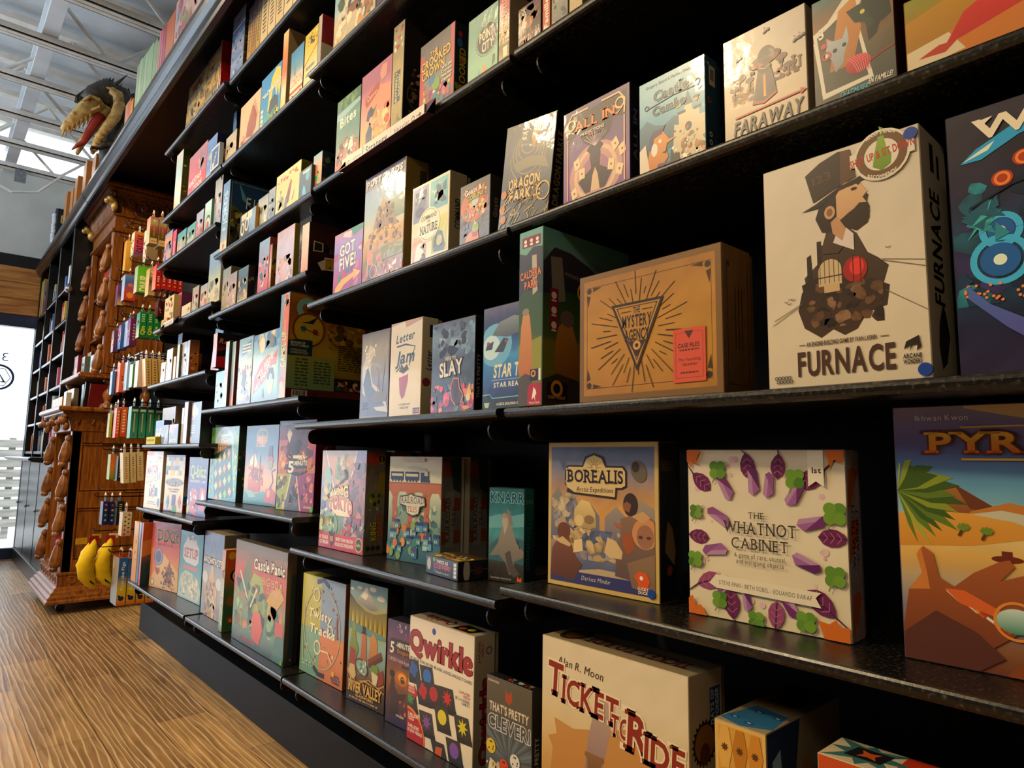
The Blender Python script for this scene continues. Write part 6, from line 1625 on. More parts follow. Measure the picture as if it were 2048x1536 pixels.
# ------------------------------------------------------------------ where each box stands: x, y, z of its front foot, turn, width, height, depth
P = {
    'wisp':(0.836,0.212,1.117,0.0,0.220,0.294,0.070),
    'furnace':(0.836,0.430,1.117,0.0,0.192,0.300,0.103),
    'mystery':(0.831,0.767,1.117,0.0,0.274,0.218,0.091),
    'caldera':(0.816,0.908,1.117,0.0,0.064,0.330,0.260),
    'borealis':(0.905,0.915,0.790,2.5,0.248,0.264,0.069),
    'whatnot':(0.908,0.606,0.790,2.3,0.237,0.250,0.058),
    'pyramido':(0.909,0.306,0.790,3.2,0.250,0.302,0.070),
    'allin':(0.846,0.823,1.481,0.0,0.156,0.181,0.028),
    'castlecombo':(0.846,0.648,1.481,0.0,0.125,0.163,0.047),
    'faraway':(0.846,0.492,1.481,0.0,0.124,0.163,0.025),
    'cats':(0.846,0.360,1.481,0.0,0.100,0.155,0.050),
    'catcushion':(0.846,0.250,1.481,0.0,0.200,0.097,0.050),
    'farkle':(0.846,0.977,1.481,0.0,0.146,0.221,0.031),
    'mdred':(0.848,0.957,1.848,0.0,0.068,0.098,0.050),
    'familles':(0.848,0.885,1.848,0.0,0.022,0.106,0.150),
    'greyland':(0.848,0.860,1.848,0.0,0.045,0.111,0.050),
    'tanbox':(0.848,0.812,1.848,0.0,0.034,0.104,0.050),
    'ttr':(0.842,0.863,0.410,0.0,0.297,0.307,0.098),
    'azul':(0.842,0.526,0.410,0.0,0.075,0.264,0.220),
    'azul2':(0.842,0.386,0.410,0.0,0.260,0.264,0.070),
    'bites':(0.846,1.767,1.843,0.0,0.144,0.234,0.050),
    'canvas':(0.846,1.619,1.843,0.0,0.163,0.248,0.060),
    'bfly':(0.846,1.454,1.843,0.0,0.055,0.316,0.090),
    'crooked':(0.846,1.320,1.843,0.0,0.144,0.195,0.042),
    'point':(0.846,1.124,1.843,0.0,0.105,0.162,0.040),
    'duel':(0.836,1.005,1.843,0.0,0.034,0.152,0.120),
    'ringo':(0.846,1.918,1.843,0.0,0.062,0.118,0.052),
    'redto':(0.822,1.875,2.201,0.0,0.024,0.200,0.160),
    'castleani':(0.822,1.766,2.201,0.0,0.249,0.198,0.050),
    'purpleb':(0.822,1.513,2.201,0.0,0.079,0.143,0.050),
    'gotfive':(0.846,1.744,1.478,0.0,0.167,0.180,0.050),
    'postcards':(0.846,1.574,1.478,0.0,0.203,0.296,0.081),
    'nature':(0.846,1.335,1.478,0.0,0.154,0.197,0.061),
    'goats':(0.846,1.140,1.478,0.0,0.104,0.141,0.030),
    'wave':(0.826,1.521,1.117,0.0,0.139,0.218,0.050),
    'letterjam':(0.826,1.379,1.117,0.0,0.135,0.224,0.056),
    'slay':(0.826,1.204,1.117,0.0,0.154,0.198,0.021),
    'startrek':(0.826,1.024,1.117,0.0,0.125,0.204,0.050),
    'tokyo':(0.887,1.843,0.763,1.3,0.251,0.277,0.072),
    'rail':(0.919,1.518,0.763,6.3,0.204,0.262,0.077),
    'twice':(0.880,1.283,0.763,-5.2,0.138,0.041,0.085),
    'knarr':(0.933,1.126,0.763,12.0,0.095,0.197,0.047),
    'twisty':(0.876,1.909,0.406,1.9,0.249,0.275,0.050),
    'river':(0.871,1.614,0.406,4.5,0.167,0.297,0.051),
    'fivemin2':(0.871,1.422,0.406,3.1,0.101,0.233,0.050),
    'qwirkle':(0.859,1.308,0.406,0.0,0.235,0.262,0.065),
    'clever':(0.858,1.032,0.406,0.0,0.129,0.201,0.025),
    'lucky':(0.894,2.884,0.845,0.0,0.319,0.289,0.033),
    'flip':(0.908,2.527,0.845,5.2,0.249,0.287,0.050),
    'fivemin':(0.897,2.194,0.845,9.2,0.213,0.294,0.076),
    'architects':(0.875,2.824,0.406,0.0,0.228,0.317,0.095),
    'carc':(0.836,2.493,0.406,0.0,0.036,0.282,0.055),
    'panic':(0.845,2.385,0.406,0.0,0.433,0.328,0.042),
    'paleblue':(0.847,2.728,1.200,0.0,0.110,0.147,0.050),
    'bluespine':(0.837,2.601,1.200,0.0,0.039,0.252,0.025),
    'kitspine':(0.847,2.559,1.200,0.0,0.038,0.248,0.019),
    'dogs':(0.837,2.455,1.200,0.0,0.137,0.242,0.040),
    'fish':(0.837,2.313,1.200,0.0,0.231,0.237,0.050),
    'camel':(0.822,2.054,1.200,0.0,0.068,0.335,0.280),
    'greygold':(0.850,2.734,1.581,0.0,0.092,0.183,0.050),
    'greypink':(0.840,2.638,1.581,0.0,0.099,0.140,0.050),
    'nightsm':(0.840,2.523,1.581,0.0,0.103,0.138,0.026),
    'bluepink':(0.850,2.350,1.581,0.0,0.097,0.205,0.030),
    'redspine':(0.840,2.222,1.581,0.0,0.020,0.164,0.021),
    'lilac':(0.840,2.161,1.581,0.0,0.141,0.190,0.018),
    'tallgrey':(0.900,2.127,1.581,0.0,0.094,0.243,0.050),
    'cardbox':(0.830,1.937,1.581,0.0,0.051,0.156,0.200),
    'fjords':(0.834,2.747,1.833,0.0,0.079,0.291,0.260),
    'zero':(0.829,2.507,1.833,0.0,0.155,0.088,0.013),
    'glare':(0.844,2.371,1.833,0.0,0.097,0.118,0.040),
    'bluegrey':(0.844,2.272,1.833,0.0,0.061,0.124,0.040),
    'bird':(0.844,2.207,1.833,0.0,0.201,0.151,0.044),
    'nightblue':(0.834,1.993,1.833,0.0,0.091,0.096,0.040),
    'beige':(0.853,2.818,2.229,0.0,0.128,0.124,0.020),
    'outer':(0.933,2.997,2.229,0.0,0.040,0.340,0.150),
    'rust':(0.853,2.654,2.229,0.0,0.215,0.195,0.050),
    'machi':(0.853,2.436,2.229,0.0,0.192,0.215,0.050),
    'talltan':(0.853,2.241,2.229,0.0,0.045,0.312,0.068),
    'london':(0.853,2.161,2.229,0.0,0.106,0.196,0.050),
    'yellow':(0.853,2.048,2.229,0.0,0.102,0.205,0.050),
    'dixit':(0.849,3.508,0.409,11.7,0.266,0.301,0.060),
    'setup':(0.891,3.202,0.409,2.6,0.274,0.284,0.024),
    'osp':(0.819,3.724,0.409,0.0,0.089,0.284,0.018),
    'bsp':(0.819,3.625,0.409,0.0,0.039,0.287,0.200),
    'osp2':(0.816,3.564,0.409,0.0,0.029,0.289,0.200),
    'match':(0.831,3.641,0.764,4.3,0.230,0.272,0.054),
    'chromino':(0.853,3.374,0.764,9.7,0.186,0.256,0.026),
    'qbitz':(0.884,3.129,0.764,1.8,0.235,0.248,0.055),
    'ysign':(0.820,3.639,1.068,0.0,0.181,0.037,0.040),
    'bluequ':(0.850,3.649,1.068,0.0,0.148,0.119,0.040),
    'slantdark':(0.840,3.455,1.068,0.0,0.130,0.090,0.030),
    'enjoy':(0.830,3.277,1.068,0.0,0.143,0.088,0.050),
    'clam':(0.920,3.777,1.068,0.0,0.236,0.191,0.060),
    'smallgrn':(0.840,3.131,1.068,0.0,0.030,0.157,0.080),
    'pinkwh':(0.840,3.098,1.068,0.0,0.053,0.181,0.080),
    'darkpot':(0.850,3.042,1.068,0.0,0.147,0.175,0.060),
    'navy':(0.874,3.473,1.364,0.0,0.072,0.240,0.200),
    'gysp':(0.844,3.291,1.364,0.0,0.039,0.162,0.008),
    'greycard':(0.854,3.265,1.364,0.0,0.090,0.167,0.040),
    'bsp2':(0.844,3.136,1.364,0.0,0.037,0.161,0.041),
    'tan1':(0.844,3.557,1.364,0.0,0.081,0.103,0.040),
    'tan2':(0.844,3.465,1.364,0.0,0.101,0.157,0.040),
    'osl':(0.844,3.342,1.364,0.0,0.039,0.111,0.040),
    'rolls':(0.834,2.747,1.364,0.0,0.047,0.138,0.088),
    'lean':(0.864,2.960,1.364,0.0,0.149,0.197,0.040),
    'orsm':(0.844,3.619,1.645,0.0,0.109,0.043,0.040),
    'tansign':(0.859,3.637,1.645,0.0,0.161,0.158,0.030),
    'purpst':(0.889,3.595,1.645,0.0,0.133,0.172,0.080),
    'cream':(0.849,3.290,1.645,0.0,0.138,0.061,0.050),
    'pk1':(0.849,3.135,1.645,0.0,0.093,0.119,0.040),
    'pk2':(0.849,3.017,1.645,0.0,0.097,0.106,0.040),
    'tallpale':(0.849,2.918,1.645,0.0,0.154,0.225,0.030),
    'd5a':(0.844,3.667,1.979,0.0,0.139,0.163,0.040),
    'd5b':(0.844,3.516,1.979,0.0,0.061,0.144,0.050),
    'd5c':(0.844,3.430,1.979,0.0,0.142,0.108,0.040),
    'd5d':(0.844,3.273,1.979,0.0,0.132,0.101,0.040),
    'd5e':(0.844,3.137,1.979,0.0,0.104,0.130,0.040),
    'd5f':(0.844,3.017,1.979,0.0,0.091,0.143,0.040),
    'quests':(0.854,2.924,1.979,0.0,0.096,0.223,0.056),
    'd6white':(0.850,3.578,2.232,0.0,0.115,0.309,0.038),
    'pink':(0.850,3.338,2.232,0.0,0.269,0.211,0.060),
    'zonia':(0.850,3.066,2.232,0.0,0.133,0.196,0.061),
    'zoniasm':(0.830,2.930,2.232,0.0,0.108,0.104,0.030),
}
P['bluequ'] = (0.862, 3.649, 1.068, 0, 0.148, 0.119, 0.035)
P['ysign'] = (0.820, 3.630, 1.068, 0, 0.165, 0.037, 0.03)
P['zoniasm'] = (0.829, 2.930, 2.232, 0, 0.108, 0.104, 0.018)
P['orsm'] = (0.844, 3.619, 1.645, 0, 0.109, 0.043, 0.012)
P['navy'] = (0.890, 3.473, 1.364, 0, 0.072, 0.240, 0.20)
for k in ('tan1', 'tan2', 'osl'):
    P[k] = P[k][:6] + (0.03,)

# ------------------------------------------------------------------ the room
WX = 1.24          # back wall of the shelving
FY = 8.10          # storefront wall


def sbox(name, x0, x1, y0, y1, z0, z1, m, ch=0.002):
    B = MB()
    B.box(x0, x1, y0, y1, z0, z1, ch=ch)
    return struct(B.build(name, m))


sbox('floor', -5.2, 1.5, -3.6, 8.3, -0.08, 0.0, M['floor'])
sbox('ceiling', -5.2, 1.6, -3.6, 8.4, 4.30, 4.40, M['white'])
sbox('wall_right', WX, WX + .12, -3.6, FY, 0, 2.94, M['panel'])
sbox('wall_upper_right', 1.38, 1.5, -3.6, FY, 2.98, 4.30, M['white'])
sbox('wall_left', -5.3, -5.2, -3.6, 8.3, 0, 4.3, M['plaster'])
sbox('wall_back', -5.2, 1.5, -3.7, -3.6, 0, 4.3, M['plaster'])
sbox('wall_far', -5.2, 1.5, FY, FY + .12, 2.98, 3.84, M['wallw'])
sbox('wall_far_pier', .86, 1.5, FY, FY + .12, 0, 2.98, M['case'])
sbox('wall_far_pier_left', -5.2, -4.5, FY, FY + .12, 0, 2.98, M['plaster'])
sbox('trim_1', -4.5, .86, FY + .01, FY + .12, 2.86, 2.98, M['case'])
B = MB()
for i in range(3):
    B.box(-4.5, .86, FY - .01, FY + .10, 2.38 + .16 * i, 2.537 + .16 * i, ch=.004)
struct(B.build('trim_2', M['plank']))
# door head, posts and glass
B = MB()
B.box(-4.5, .86, FY + .0, FY + .10, 2.26, 2.38, ch=.004)
for x in (-4.5, -2.4, -.30, .75):
    B.box(x, x + .07, FY + .01, FY + .09, 0, 2.26, ch=.004)
B.box(-4.5, .82, FY + .01, FY + .09, 0, .10, ch=.004)
door = struct(B.build('door_1', M['navy']))
B = MB()
B.box(-4.43, .75, FY + .045, FY + .051, .10, 2.26)
o = struct(B.build('door_glass', M['glass'], door))
# painted house number and round mark on the glass, seen from behind
B = MB('#33405a')
fa = Face(B, (.72, FY + .040, .9), (-1, 0, 0), (0, 0, 1), .62, 1.3)
fa.n = Vector((0, -1, 0))
fa.ring(.36, .655, .19, .035, '#27406a', n=30)
fa.ring(.36, .655, .155, .014, '#27406a', n=6)
fa.line([(.28, .62), (.36, .69), (.44, .62)], .026, '#27406a'); fa.line([(.26, .62), (.33, .62)], .02, '#27406a'); fa.line([(.40, .62), (.47, .62)], .02, '#27406a')
fa.txt('38', .36, .81, .21, .062, '#5a6a86', bold=0)
struct(B.build('door_lettering', M['matte'], door))
B = MB()
B.tube([(.16, FY - .05, 1.28), (.16, FY - .09, 1.25), (.30, FY - .10, 1.0), (.30, FY - .05, .97)], .014)
B.tube([(-.9, FY - .07, 1.1), (.26, FY - .07, 1.1)], .013)
struct(B.build('door_push_bar', M['metal'], door))
# outside: pale paving, a slatted screen and a rail
sbox('street', -7, 4, FY + .13, 14, -.12, -.02, M['outside'])
t = thing('slatted_screen', 'grey slatted screen standing outside the glass door', 'fence', (0.2, 10.2, 0))
B = MB()
for i in range(9):
    B.box(-2.2, 1.8, -.02, .02, .12 + .12 * i, .215 + .12 * i, ch=.004)
B.build('slats', M['slat'], t)
for x in (-2.0, -.7, .6, 1.6):
    B = MB(); B.box(x, x + .07, .021, .09, -.02, 1.2); B.build('post', M['slat'], t)
t = thing('hand_rail', 'bent dark tube rail outside the glass door, before the slatted screen', 'railing', (0, 9.3, 0))
B = MB()
B.tube([(-.6, 0, -.02), (-.6, 0, 1.10), (-.55, 0, 1.16), (.55, 0, 1.16), (.60, 0, 1.10), (.60, 0, -.02)], .02)
B.build('tube', M['navy'], t)
B = MB(); B.tube([(-.6, 0, .6), (.6, 0, .6)], .014); B.build('cross_bar', M['navy'], t)

# ceiling steel: bar joists across the shop, beams along it
for i, y in enumerate((2.55, 3.23, 3.9, 4.56, 5.22, 5.88, 6.54, 7.2, 7.82)):
    B = MB()
    zb, zt = 3.74, 4.18
    B.box(-5.2, 1.30, y - .045, y - .006, zb, zb + .012); B.box(-5.2, 1.30, y - .045, y - .037, zb, zb + .05)
    B.box(-5.2, 1.30, y + .006, y + .045, zb, zb + .012); B.box(-5.2, 1.30, y + .037, y + .045, zb, zb + .05)
    B.box(-5.2, 1.36, y - .045, y + .045, zt, zt + .05)
    x = -5.1 + .24 * (i % 2)
    up = True
    while x < 1.05:
        B.tube([(x, y, zb + .02 if up else zt), (x + .42, y, zt if up else zb + .02)], .013, 8)
        x += .42; up = not up
    B.box(1.24, 1.40, y - .04, y + .04, zb - .01, zb + .06)
    ob = B.build('ceiling_joist', M['steel'])
    struct(ob)
for nm, x, w_, z0 in (('ceiling_beam', .36, .09, 3.80), ('ceiling_beam_wall', 1.18, .10, 3.95)):
    B = MB()
    B.box(x, x + w_, 2.2 if x < 1 else -3.5, FY, z0, z0 + .018); B.box(x + w_ * .42, x + w_ * .58, 2.2 if x < 1 else -3.5, FY, z0 + .018, z0 + .2); B.box(x, x + w_, 2.2 if x < 1 else -3.5, FY, z0 + .2, z0 + .215)
    struct(B.build(nm, M['white']))
B = MB()
B.tube([(.10, 7.6, 3.70), (.24, 7.6, 3.52), (.42, 7.58, 3.44), (.62, 7.6, 3.50), (.80, 7.62, 3.72)], .012)
tag(B.build('ceiling_cable', M['steel']), 'white cable drooping below the last roof joist above the panelled wall', 'cable')
B = MB(); B.box(.44, .53, 7.74, 7.80, 3.62, 3.73)
tag(B.build('junction_box', M['metal']), 'small metal junction box on the last roof joist', 'electrical box')

# crown moulding and the ledge over the shelving
prof = [(.760, 2.79), (.738, 2.792), (.733, 2.806), (.722, 2.812), (.722, 2.822), (.708, 2.838), (.702, 2.852), (.700, 2.862), (.700, 2.875), (.712, 2.879), (.712, 2.886), (.726, 2.892), (.738, 2.905), (.738, 2.976), (.760, 2.976)]
for nm, y0, y1 in (('trim_3', -2.0, 5.44), ('trim_4', 5.452, FY - .005)):
    B = MB(); B.prism(prof, 'y', y0, y1); struct(B.build(nm, M['crown']))
sbox('trim_5', .76, 1.44, -2.0, FY - .005, 2.935, 2.978, M['case'])
sbox('wall_foot_block', 1.045, WX, -2.0, 4.46, 0, .16, M['panel'])  # low black block along the wall foot, set back under the shelves

# ------------------------------------------------------------------ shelves
SHELF = {('A', 0): (.812, .410, 'under the large box with a steam train and the patterned tile boxes'), ('A', 1): (.813, .790, 'under the gold framed polar scene and the purple leaf box'),
         ('A', 2): (.816, 1.117, 'under the cream top hat box and the cardboard case file box'), ('A', 3): (.826, 1.481, 'under the purple fortune card box and the light blue castle box'), ('A', 4): (.828, 1.848, 'above the light blue castle box, cut by the top of the picture'),
         ('B', 0): (.808, .406, 'under the white tile game box and the four coloured quarters box'), ('B', 1): (.811, .763, 'under the monster battle box and the viaduct train box'),
         ('B', 2): (.806, 1.117, 'under the strawberry box and the blue starship box'), ('B', 3): (.826, 1.478, 'under the countryside cyclist box and the cream oval box'), ('B', 4): (.826, 1.843, 'under the jester crowd box, with the white sign strip'), ('B', 5): (.792, 2.201, 'high up, under the box with painted animals'),
         ('C', 0): (.809, .406, 'under the big red battle box and the pale tower box'), ('C', 1): (.818, .845, 'under the clover tile box and the pirate ship box'), ('C', 2): (.817, 1.200, 'under the penguin fish box and the tall golden back cover'),
         ('C', 3): (.820, 1.581, 'under the lilac box and the dark box with printed cards'), ('C', 4): (.824, 1.833, 'under the yellow bird box and the navy mountain box'), ('C', 5): (.833, 2.229, 'under the blue and yellow hill box'), ('C', 6): (.838, 2.597, 'topmost, under the row of cream spines'),
         ('D', 0): (.805, .409, 'lowest, under the red and orange dream picture box'), ('D', 1): (.815, .764, 'under the white puzzle box and the violet dice box'), ('D', 2): (.820, 1.068, 'with the tiny yellow card box at its far end'),
         ('D', 3): (.824, 1.364, 'under the navy box and the black and red dice box'), ('D', 4): (.829, 1.645, 'with a small white price strip, beside the green hanging packs'), ('D', 5): (.824, 1.979, 'under the turquoise small boxes, beside the hanging red packs'),
         ('D', 6): (.830, 2.232, 'under the pink box beside the oak cabinet crown'), ('D', 7): (.820, 2.597, 'topmost, under the stacked tan boxes')}
Y0 = 0.0323
SW = 0.92
BI = {'A': 0, 'B': 1, 'C': 2, 'D': 3}
shared_bracket = {}
for (bay, lv), (x, z, where) in SHELF.items():
    ya, yb = Y0 + SW * BI[bay] + .006, Y0 + SW * (BI[bay] + 1) - .006
    if bay == 'A':
        ya = -.55
    if (bay, lv) == ('B', 5):
        yb += .004
    t = thing('shelf', 'black metal shelf ' + where, 'shelf', (x, ya, z), group='black shelves of the game wall')
    L = yb - ya
    dp = WX - .012 - x
    B = MB()
    B.use(M['shelf'])
    pr = [(dp, 0), (.006, 0), (.0022, -.0012), (.0006, -.004), (0, -.0075), (.0008, -.0125), (.004, -.0165), (.0105, -.0185), (.013, -.0165), (dp, -.0165)]
    B.prism(pr, 'y', 0, L)
    B.build('board', None, t)
    for yy in ((.045, L - .048) if bay != 'A' else (.5, L - .048)):
        B = MB()
        pts = [(dp, -.0175), (.042, -.0175)]
        for k in range(9):
            an = R(90 + 180 * k / 8)
            pts.append((.042 + .021 * math.cos(an), -.0395 + .021 * math.sin(an)))
        pts += [(dp * .6, -.066), (dp, -.078)]
        B.prism(pts, 'y', yy, yy + .004)
        B.build('bracket', M['black'], t)

# sign strips clipped to shelf edges
t = thing('shelf_sign', 'white shelf sign strip reading Strategy, clipped below the jester crowd box', 'sign', (.826, 1.66, 1.843))
B = MB('#d9c4b0')
B.box(-.010, -.007, -.41, 0, -.030, .008, C('#cbb7a6'), ch=.0005)
fa = Face(B, (-.0103, 0, -.030), (0, -1, 0), (0, 0, 1), .41, .038)
fa.rect(0, 0, 1, 1, '#d6c6b6'); fa.rect(.285, .05, .295, .95, '#4a4450'); fa.rect(.635, .05, .638, .95, '#6a6468')
fa.txt('Lighter', .20, .5, .14, .42, '#3a3438', bold=0); fa.txt('Strategy', .46, .5, .26, .52, '#221e22', bold=1); fa.txt('Heavier', .76, .5, .17, .42, '#3a3438', bold=0)
fa.ring(.095, .5, .012, .006, '#3a3438'); fa.ring(.885, .5, .014, .006, '#3a3438'); fa.line([(.06, .5), (.02, .5)], .006, '#3a3438'); fa.poly([(.035, .65), (.015, .5), (.035, .35)], '#3a3438'); fa.line([(.92, .5), (.96, .5)], .006, '#3a3438'); fa.poly([(.95, .65), (.975, .5), (.95, .35)], '#3a3438')
B.build('sign_card', M['print'], t)
B = MB(); B.prism([(-.0068, .008), (-.0055, .008), (-.0055, -.032), (-.03, -.036), (-.03, -.0375), (-.0068, -.034)], 'y', -.45, -.02)
B.build('sign_holder', M['plastic'], t)
t = thing('shelf_sign', 'small white price strip clipped to the shelf beside the green hanging packs', 'sign', (.829, 3.47, 1.645))
B = MB('#d9d4c8')
B.box(-.010, -.007, -.17, 0, -.028, .006, C('#dcd8cc'), ch=.0005)
fa = Face(B, (-.0103, 0, -.028), (0, -1, 0), (0, 0, 1), .17, .034)
fa.rect(0, 0, 1, 1, '#dcd8cc'); fa.tlines(.1, .3, .9, .7, 2, '#6a665e')
B.build('sign_card', M['print'], t)
B = MB(); B.prism([(-.0068, .006), (-.0055, .006), (-.0055, -.03), (-.03, -.034), (-.03, -.0355), (-.0068, -.032)], 'y', -.24, -.02)
B.build('sign_holder', M['plastic'], t)


# ------------------------------------------------------------------ boxes
def box(key, label, front, side='#2a2420', top=None, sidef=None, topf=None, name='board_game_box', cat='board game', m='wrap', base=None, group=None, dots=(), lean=0.0, tilt=0.0, pos=None):
    x, y, z, yaw, w, h, d = pos or P[key]
    B = MB(side)
    ld = d - .012 if base else d
    B.box(0, w, 0, ld, 0, h, C(side), ch=.0010)
    cm = .0012
    if front:
        f = Face(B, (cm, 0, cm), (1, 0, 0), (0, 0, 1), w - 2 * cm, h - 2 * cm)
        front(f)
    if sidef:
        sidef(Face(B, (w, cm, cm), (0, 1, 0), (0, 0, 1), ld - 2 * cm, h - 2 * cm))
    if topf:
        topf(Face(B, (cm, cm, h), (1, 0, 0), (0, 1, 0), w - 2 * cm, ld - 2 * cm))
    elif top:
        Face(B, (cm, cm, h), (1, 0, 0), (0, 1, 0), w - 2 * cm, ld - 2 * cm).rect(0, 0, 1, 1, top)
    rot = (R(tilt), R(lean), R(-90 + yaw))
    o = B.build(name, M[m], None, (x, y, z + .0004), rot)
    tag(o, label, cat, group)
    if base:
        B = MB(base)
        B.box(.0025, w - .0025, ld + .0002, d, .0025, h - .0025, C(base), ch=.0008)
        B.build('box_base', M['matte'], o)
    for u, v, r, c in dots:
        B = MB(c)
        pr = [(u * w + r * math.cos(2 * PI * k / 18), v * h + r * math.sin(2 * PI * k / 18)) for k in range(18)]
        B.prism(pr, 'y', -.0026, -.0002)
        st = B.build('sticker', M['print'], o)
    return o


DOTB, DOTG = '#1a3f94', '#4fae1c'
o = box('furnace', 'tall cream box with a bearded man in a top hat', art_furnace, '#b5a688', '#c2b496', side_furnace, base='#8a7c64', dots=((.955, .965, .0075, DOTB), (.965, .035, .0075, DOTB)))
B = MB('#d9d0b8')
fa = Face(B, (.60 * .192, -.0022, .80 * .300), (1, 0, 0), (0, 0, 1), .072, .072)
fa.ell(.5, .48, .44, .44, '#ded4bc'); fa.rect(-.05, .38, 1.02, .62, '#ded4bc'); fa.ell(.5, .48, .40, .40, '#6d4f2c'); fa.ell(.5, .48, .27, .27, '#ded4bc'); fa.poly([(.36, .30), (.5, .2), (.64, .28), (.66, .45), (.58, .60), (.55, .80), (.46, .80), (.40, .55)], '#6a8a24', '#8aa83a'); fa.poly([(.5, .80), (.48, .98), (.58, .90)], '#7a9a2e')
fa.txt('SHUT UP & SIT DOWN', .5, .50, 1.0, .13, '#b5301e', rot=6); fa.txt('RECOMMENDS', .5, .82, .44, .07, '#e6dcc4', arc=.06); fa.txt('RECOMMENDS', .5, .16, .44, .07, '#e6dcc4', arc=-.06)
B.build('award_sticker', M['print'], o)
o = box('whatnot', 'square cream box ringed by purple leaves and crystals', art_whatnot, '#8f7f70', '#b5a890', side_whatnot, base='#6a5e54', dots=((.955, .045, .0045, '#c9a41c'),))
o = box('borealis', 'gold edged box with fur clad explorers and a polar bear', art_borealis, '#b59a58', '#b59a58', side_borealis, base='#2a241c', dots=((.94, .055, .0075, DOTB),))
box('pyramido', 'tall box with pyramids above two cupped hands, cut by the picture edge', art_pyramido, '#5a4a5a', '#5a4f6a', base='#3a3040')
box('wisp', 'dark night forest box with glowing blue rings', art_wisp, '#1d1a28', '#2a2634', base='#15131c')
o = box('mystery', 'brown cardboard case file box with a triangle emblem', art_mystery, '#6a4a24', '#8a6430', side_mystery, base='#4a3218')
B = MB('#cf5236')
fa = Face(B, (.70 * .274, -.0018, .09 * .218), (1, 0, 0), (0, 0, 1), .055, .080)
fa.rect(0, 0, 1, 1, '#cf4f34'); fa.line([(.08, .08), (.08, .92), (.92, .92), (.92, .08), (.08, .08)], .012, '#5a2a1c'); fa.poly([(.36, .95), (.64, .95), (.5, .80)], '#4a2a20'); fa.txt('CASE FILES', .48, .68, .66, .075, '#3a1f18'); fa.tlines(.2, .58, .8, .61, 1, '#5a2a1c'); fa.txt('The Vanishing', .5, .42, .70, .055, '#2a1a18', bold=0, shear=.3); fa.txt('Gambler', .52, .33, .46, .055, '#2a1a18', bold=0, shear=.3); fa.tlines(.22, .16, .78, .19, 1, '#5a2a1c')
B.build('case_label', M['matte'], o)
box('caldera', 'green box standing sideways with upright marmots', art_caldspine, '#5f8a7c', '#6a9a8a', side_caldera, base='#3a4a40')
box('allin', 'purple and orange box with a fortune teller and playing cards', art_allin, '#241b2a', '#3a2a44', side_text('ALL IN', '#1a1420', '#221a28', '#6a5a6a', .5, .4))
box('castlecombo', 'light blue box with a long nosed man and a castle', art_castle, '#234658', '#5a8aa0', side_castle, base='#1c3440')
box('faraway', 'pale square box with a wide brimmed mushroom hat', art_faraway, '#a8947a', '#b5a58c')
box('cats', 'dark box with kittens and a red ball of wool', art_cats, '#3a1a0e', '#3a2a1e', flat('#2a140c', '#3f1d10'))
box('catcushion', 'orange box with a cat asleep on a red cushion', art_catcush, '#8a5a1c')
box('farkle', 'grey box with a gold dragon, leaning to one side', art_farkle, '#2a241a', '#3a342a', side_text('DRAGON FARKLE', '#17140e', '#1d1a12', '#8a7038', .66, .5), lean=7.0, pos=(.846, 1.010, 1.4835, 0, .146, .216, .031))
box('mdred', 'dark red box above the leaning grey dragon box', gen(['#3a1c18', '#4a2420'], ['#8a5a2a', '#5a2a44', '#c98a3a', '#2a1614'], 'MD', '#8a4a34', ty=.22, th=.22, tw=.6, n=10, size=.2, y0=.4, y1=.95), '#2a1512')
box('familles', 'narrow orange spine reading Familles at the top of the picture', spine(['#b5481e', '#c2521f'], 'Familles', '#efe0cc', w=.7, h=.55), '#8a3418', cat='card game', name='card_game_box')
box('greyland', 'grey landscape box beside the orange spine, cut by the picture top', gen(['#6a6a62', '#8a8a80', '#9a968a'], ['#5a5f64', '#a8a294', '#8a7a60'], n=16, size=.16), '#5a5648')
box('tanbox', 'tan box at the picture top, last before the shelf edge leaves the frame', gen(['#b5a06a', '#c9b484'], ['#8a7a4a', '#d6c69a'], n=8, size=.2), '#8a7648')
box('ttr', 'large cream box with a steam locomotive under an arched roof', art_ttr, '#a89472', '#b09c78', side_ttr, top_ttr, base='#7a6a52')
box('azul', 'upright box of amber star tiles with a blue corner', art_azul, '#7a6a50', None, side_azul, top_azul, base=None)
box('azul2', 'box of red and orange tiles at the bottom edge of the picture', art_azul2, '#b5a078', None, None, top_azul2)
box('bites', 'green box with a picnic red foreground', art_bites, '#2a3a34')
box('canvas', 'pink and orange box with a dark haired painter', art_canvas, '#8a4a50')
box('bfly', 'tall tan spine box whose dark side shows a round flower arch', art_bfly, '#1d1913', '#4a4434', side_bfly, base='#14110c')
box('crooked', 'crowded red and yellow jester box', art_crooked, '#1c1f22', '#4a3a3a', side_crooked)
box('point', 'mint green box with a navy scalloped badge', art_point, '#4a7a68')
box('duel', 'narrow pink spine box beside the mint green box', art_duel, '#b5a07c', sidef=flat('#a8946c', '#8a7a5a'))
box('ringo', 'small blue and orange spine box with dark side circles', lambda a: (a.bg(['#c2405a', '#d9843a', '#5a9ab0'], .08), a.clut(.2, .1, .8, .6, ['#efe2cc', '#c2405a', '#5a9a4a', '#e0a03a'], 16, .13, 3)), '#22303a', sidef=gen(['#1d2a34', '#22323c'], ['#8a2a1c', '#6a7a4a', '#2f4a5a'], n=8, size=.18, y0=.1, y1=.9))
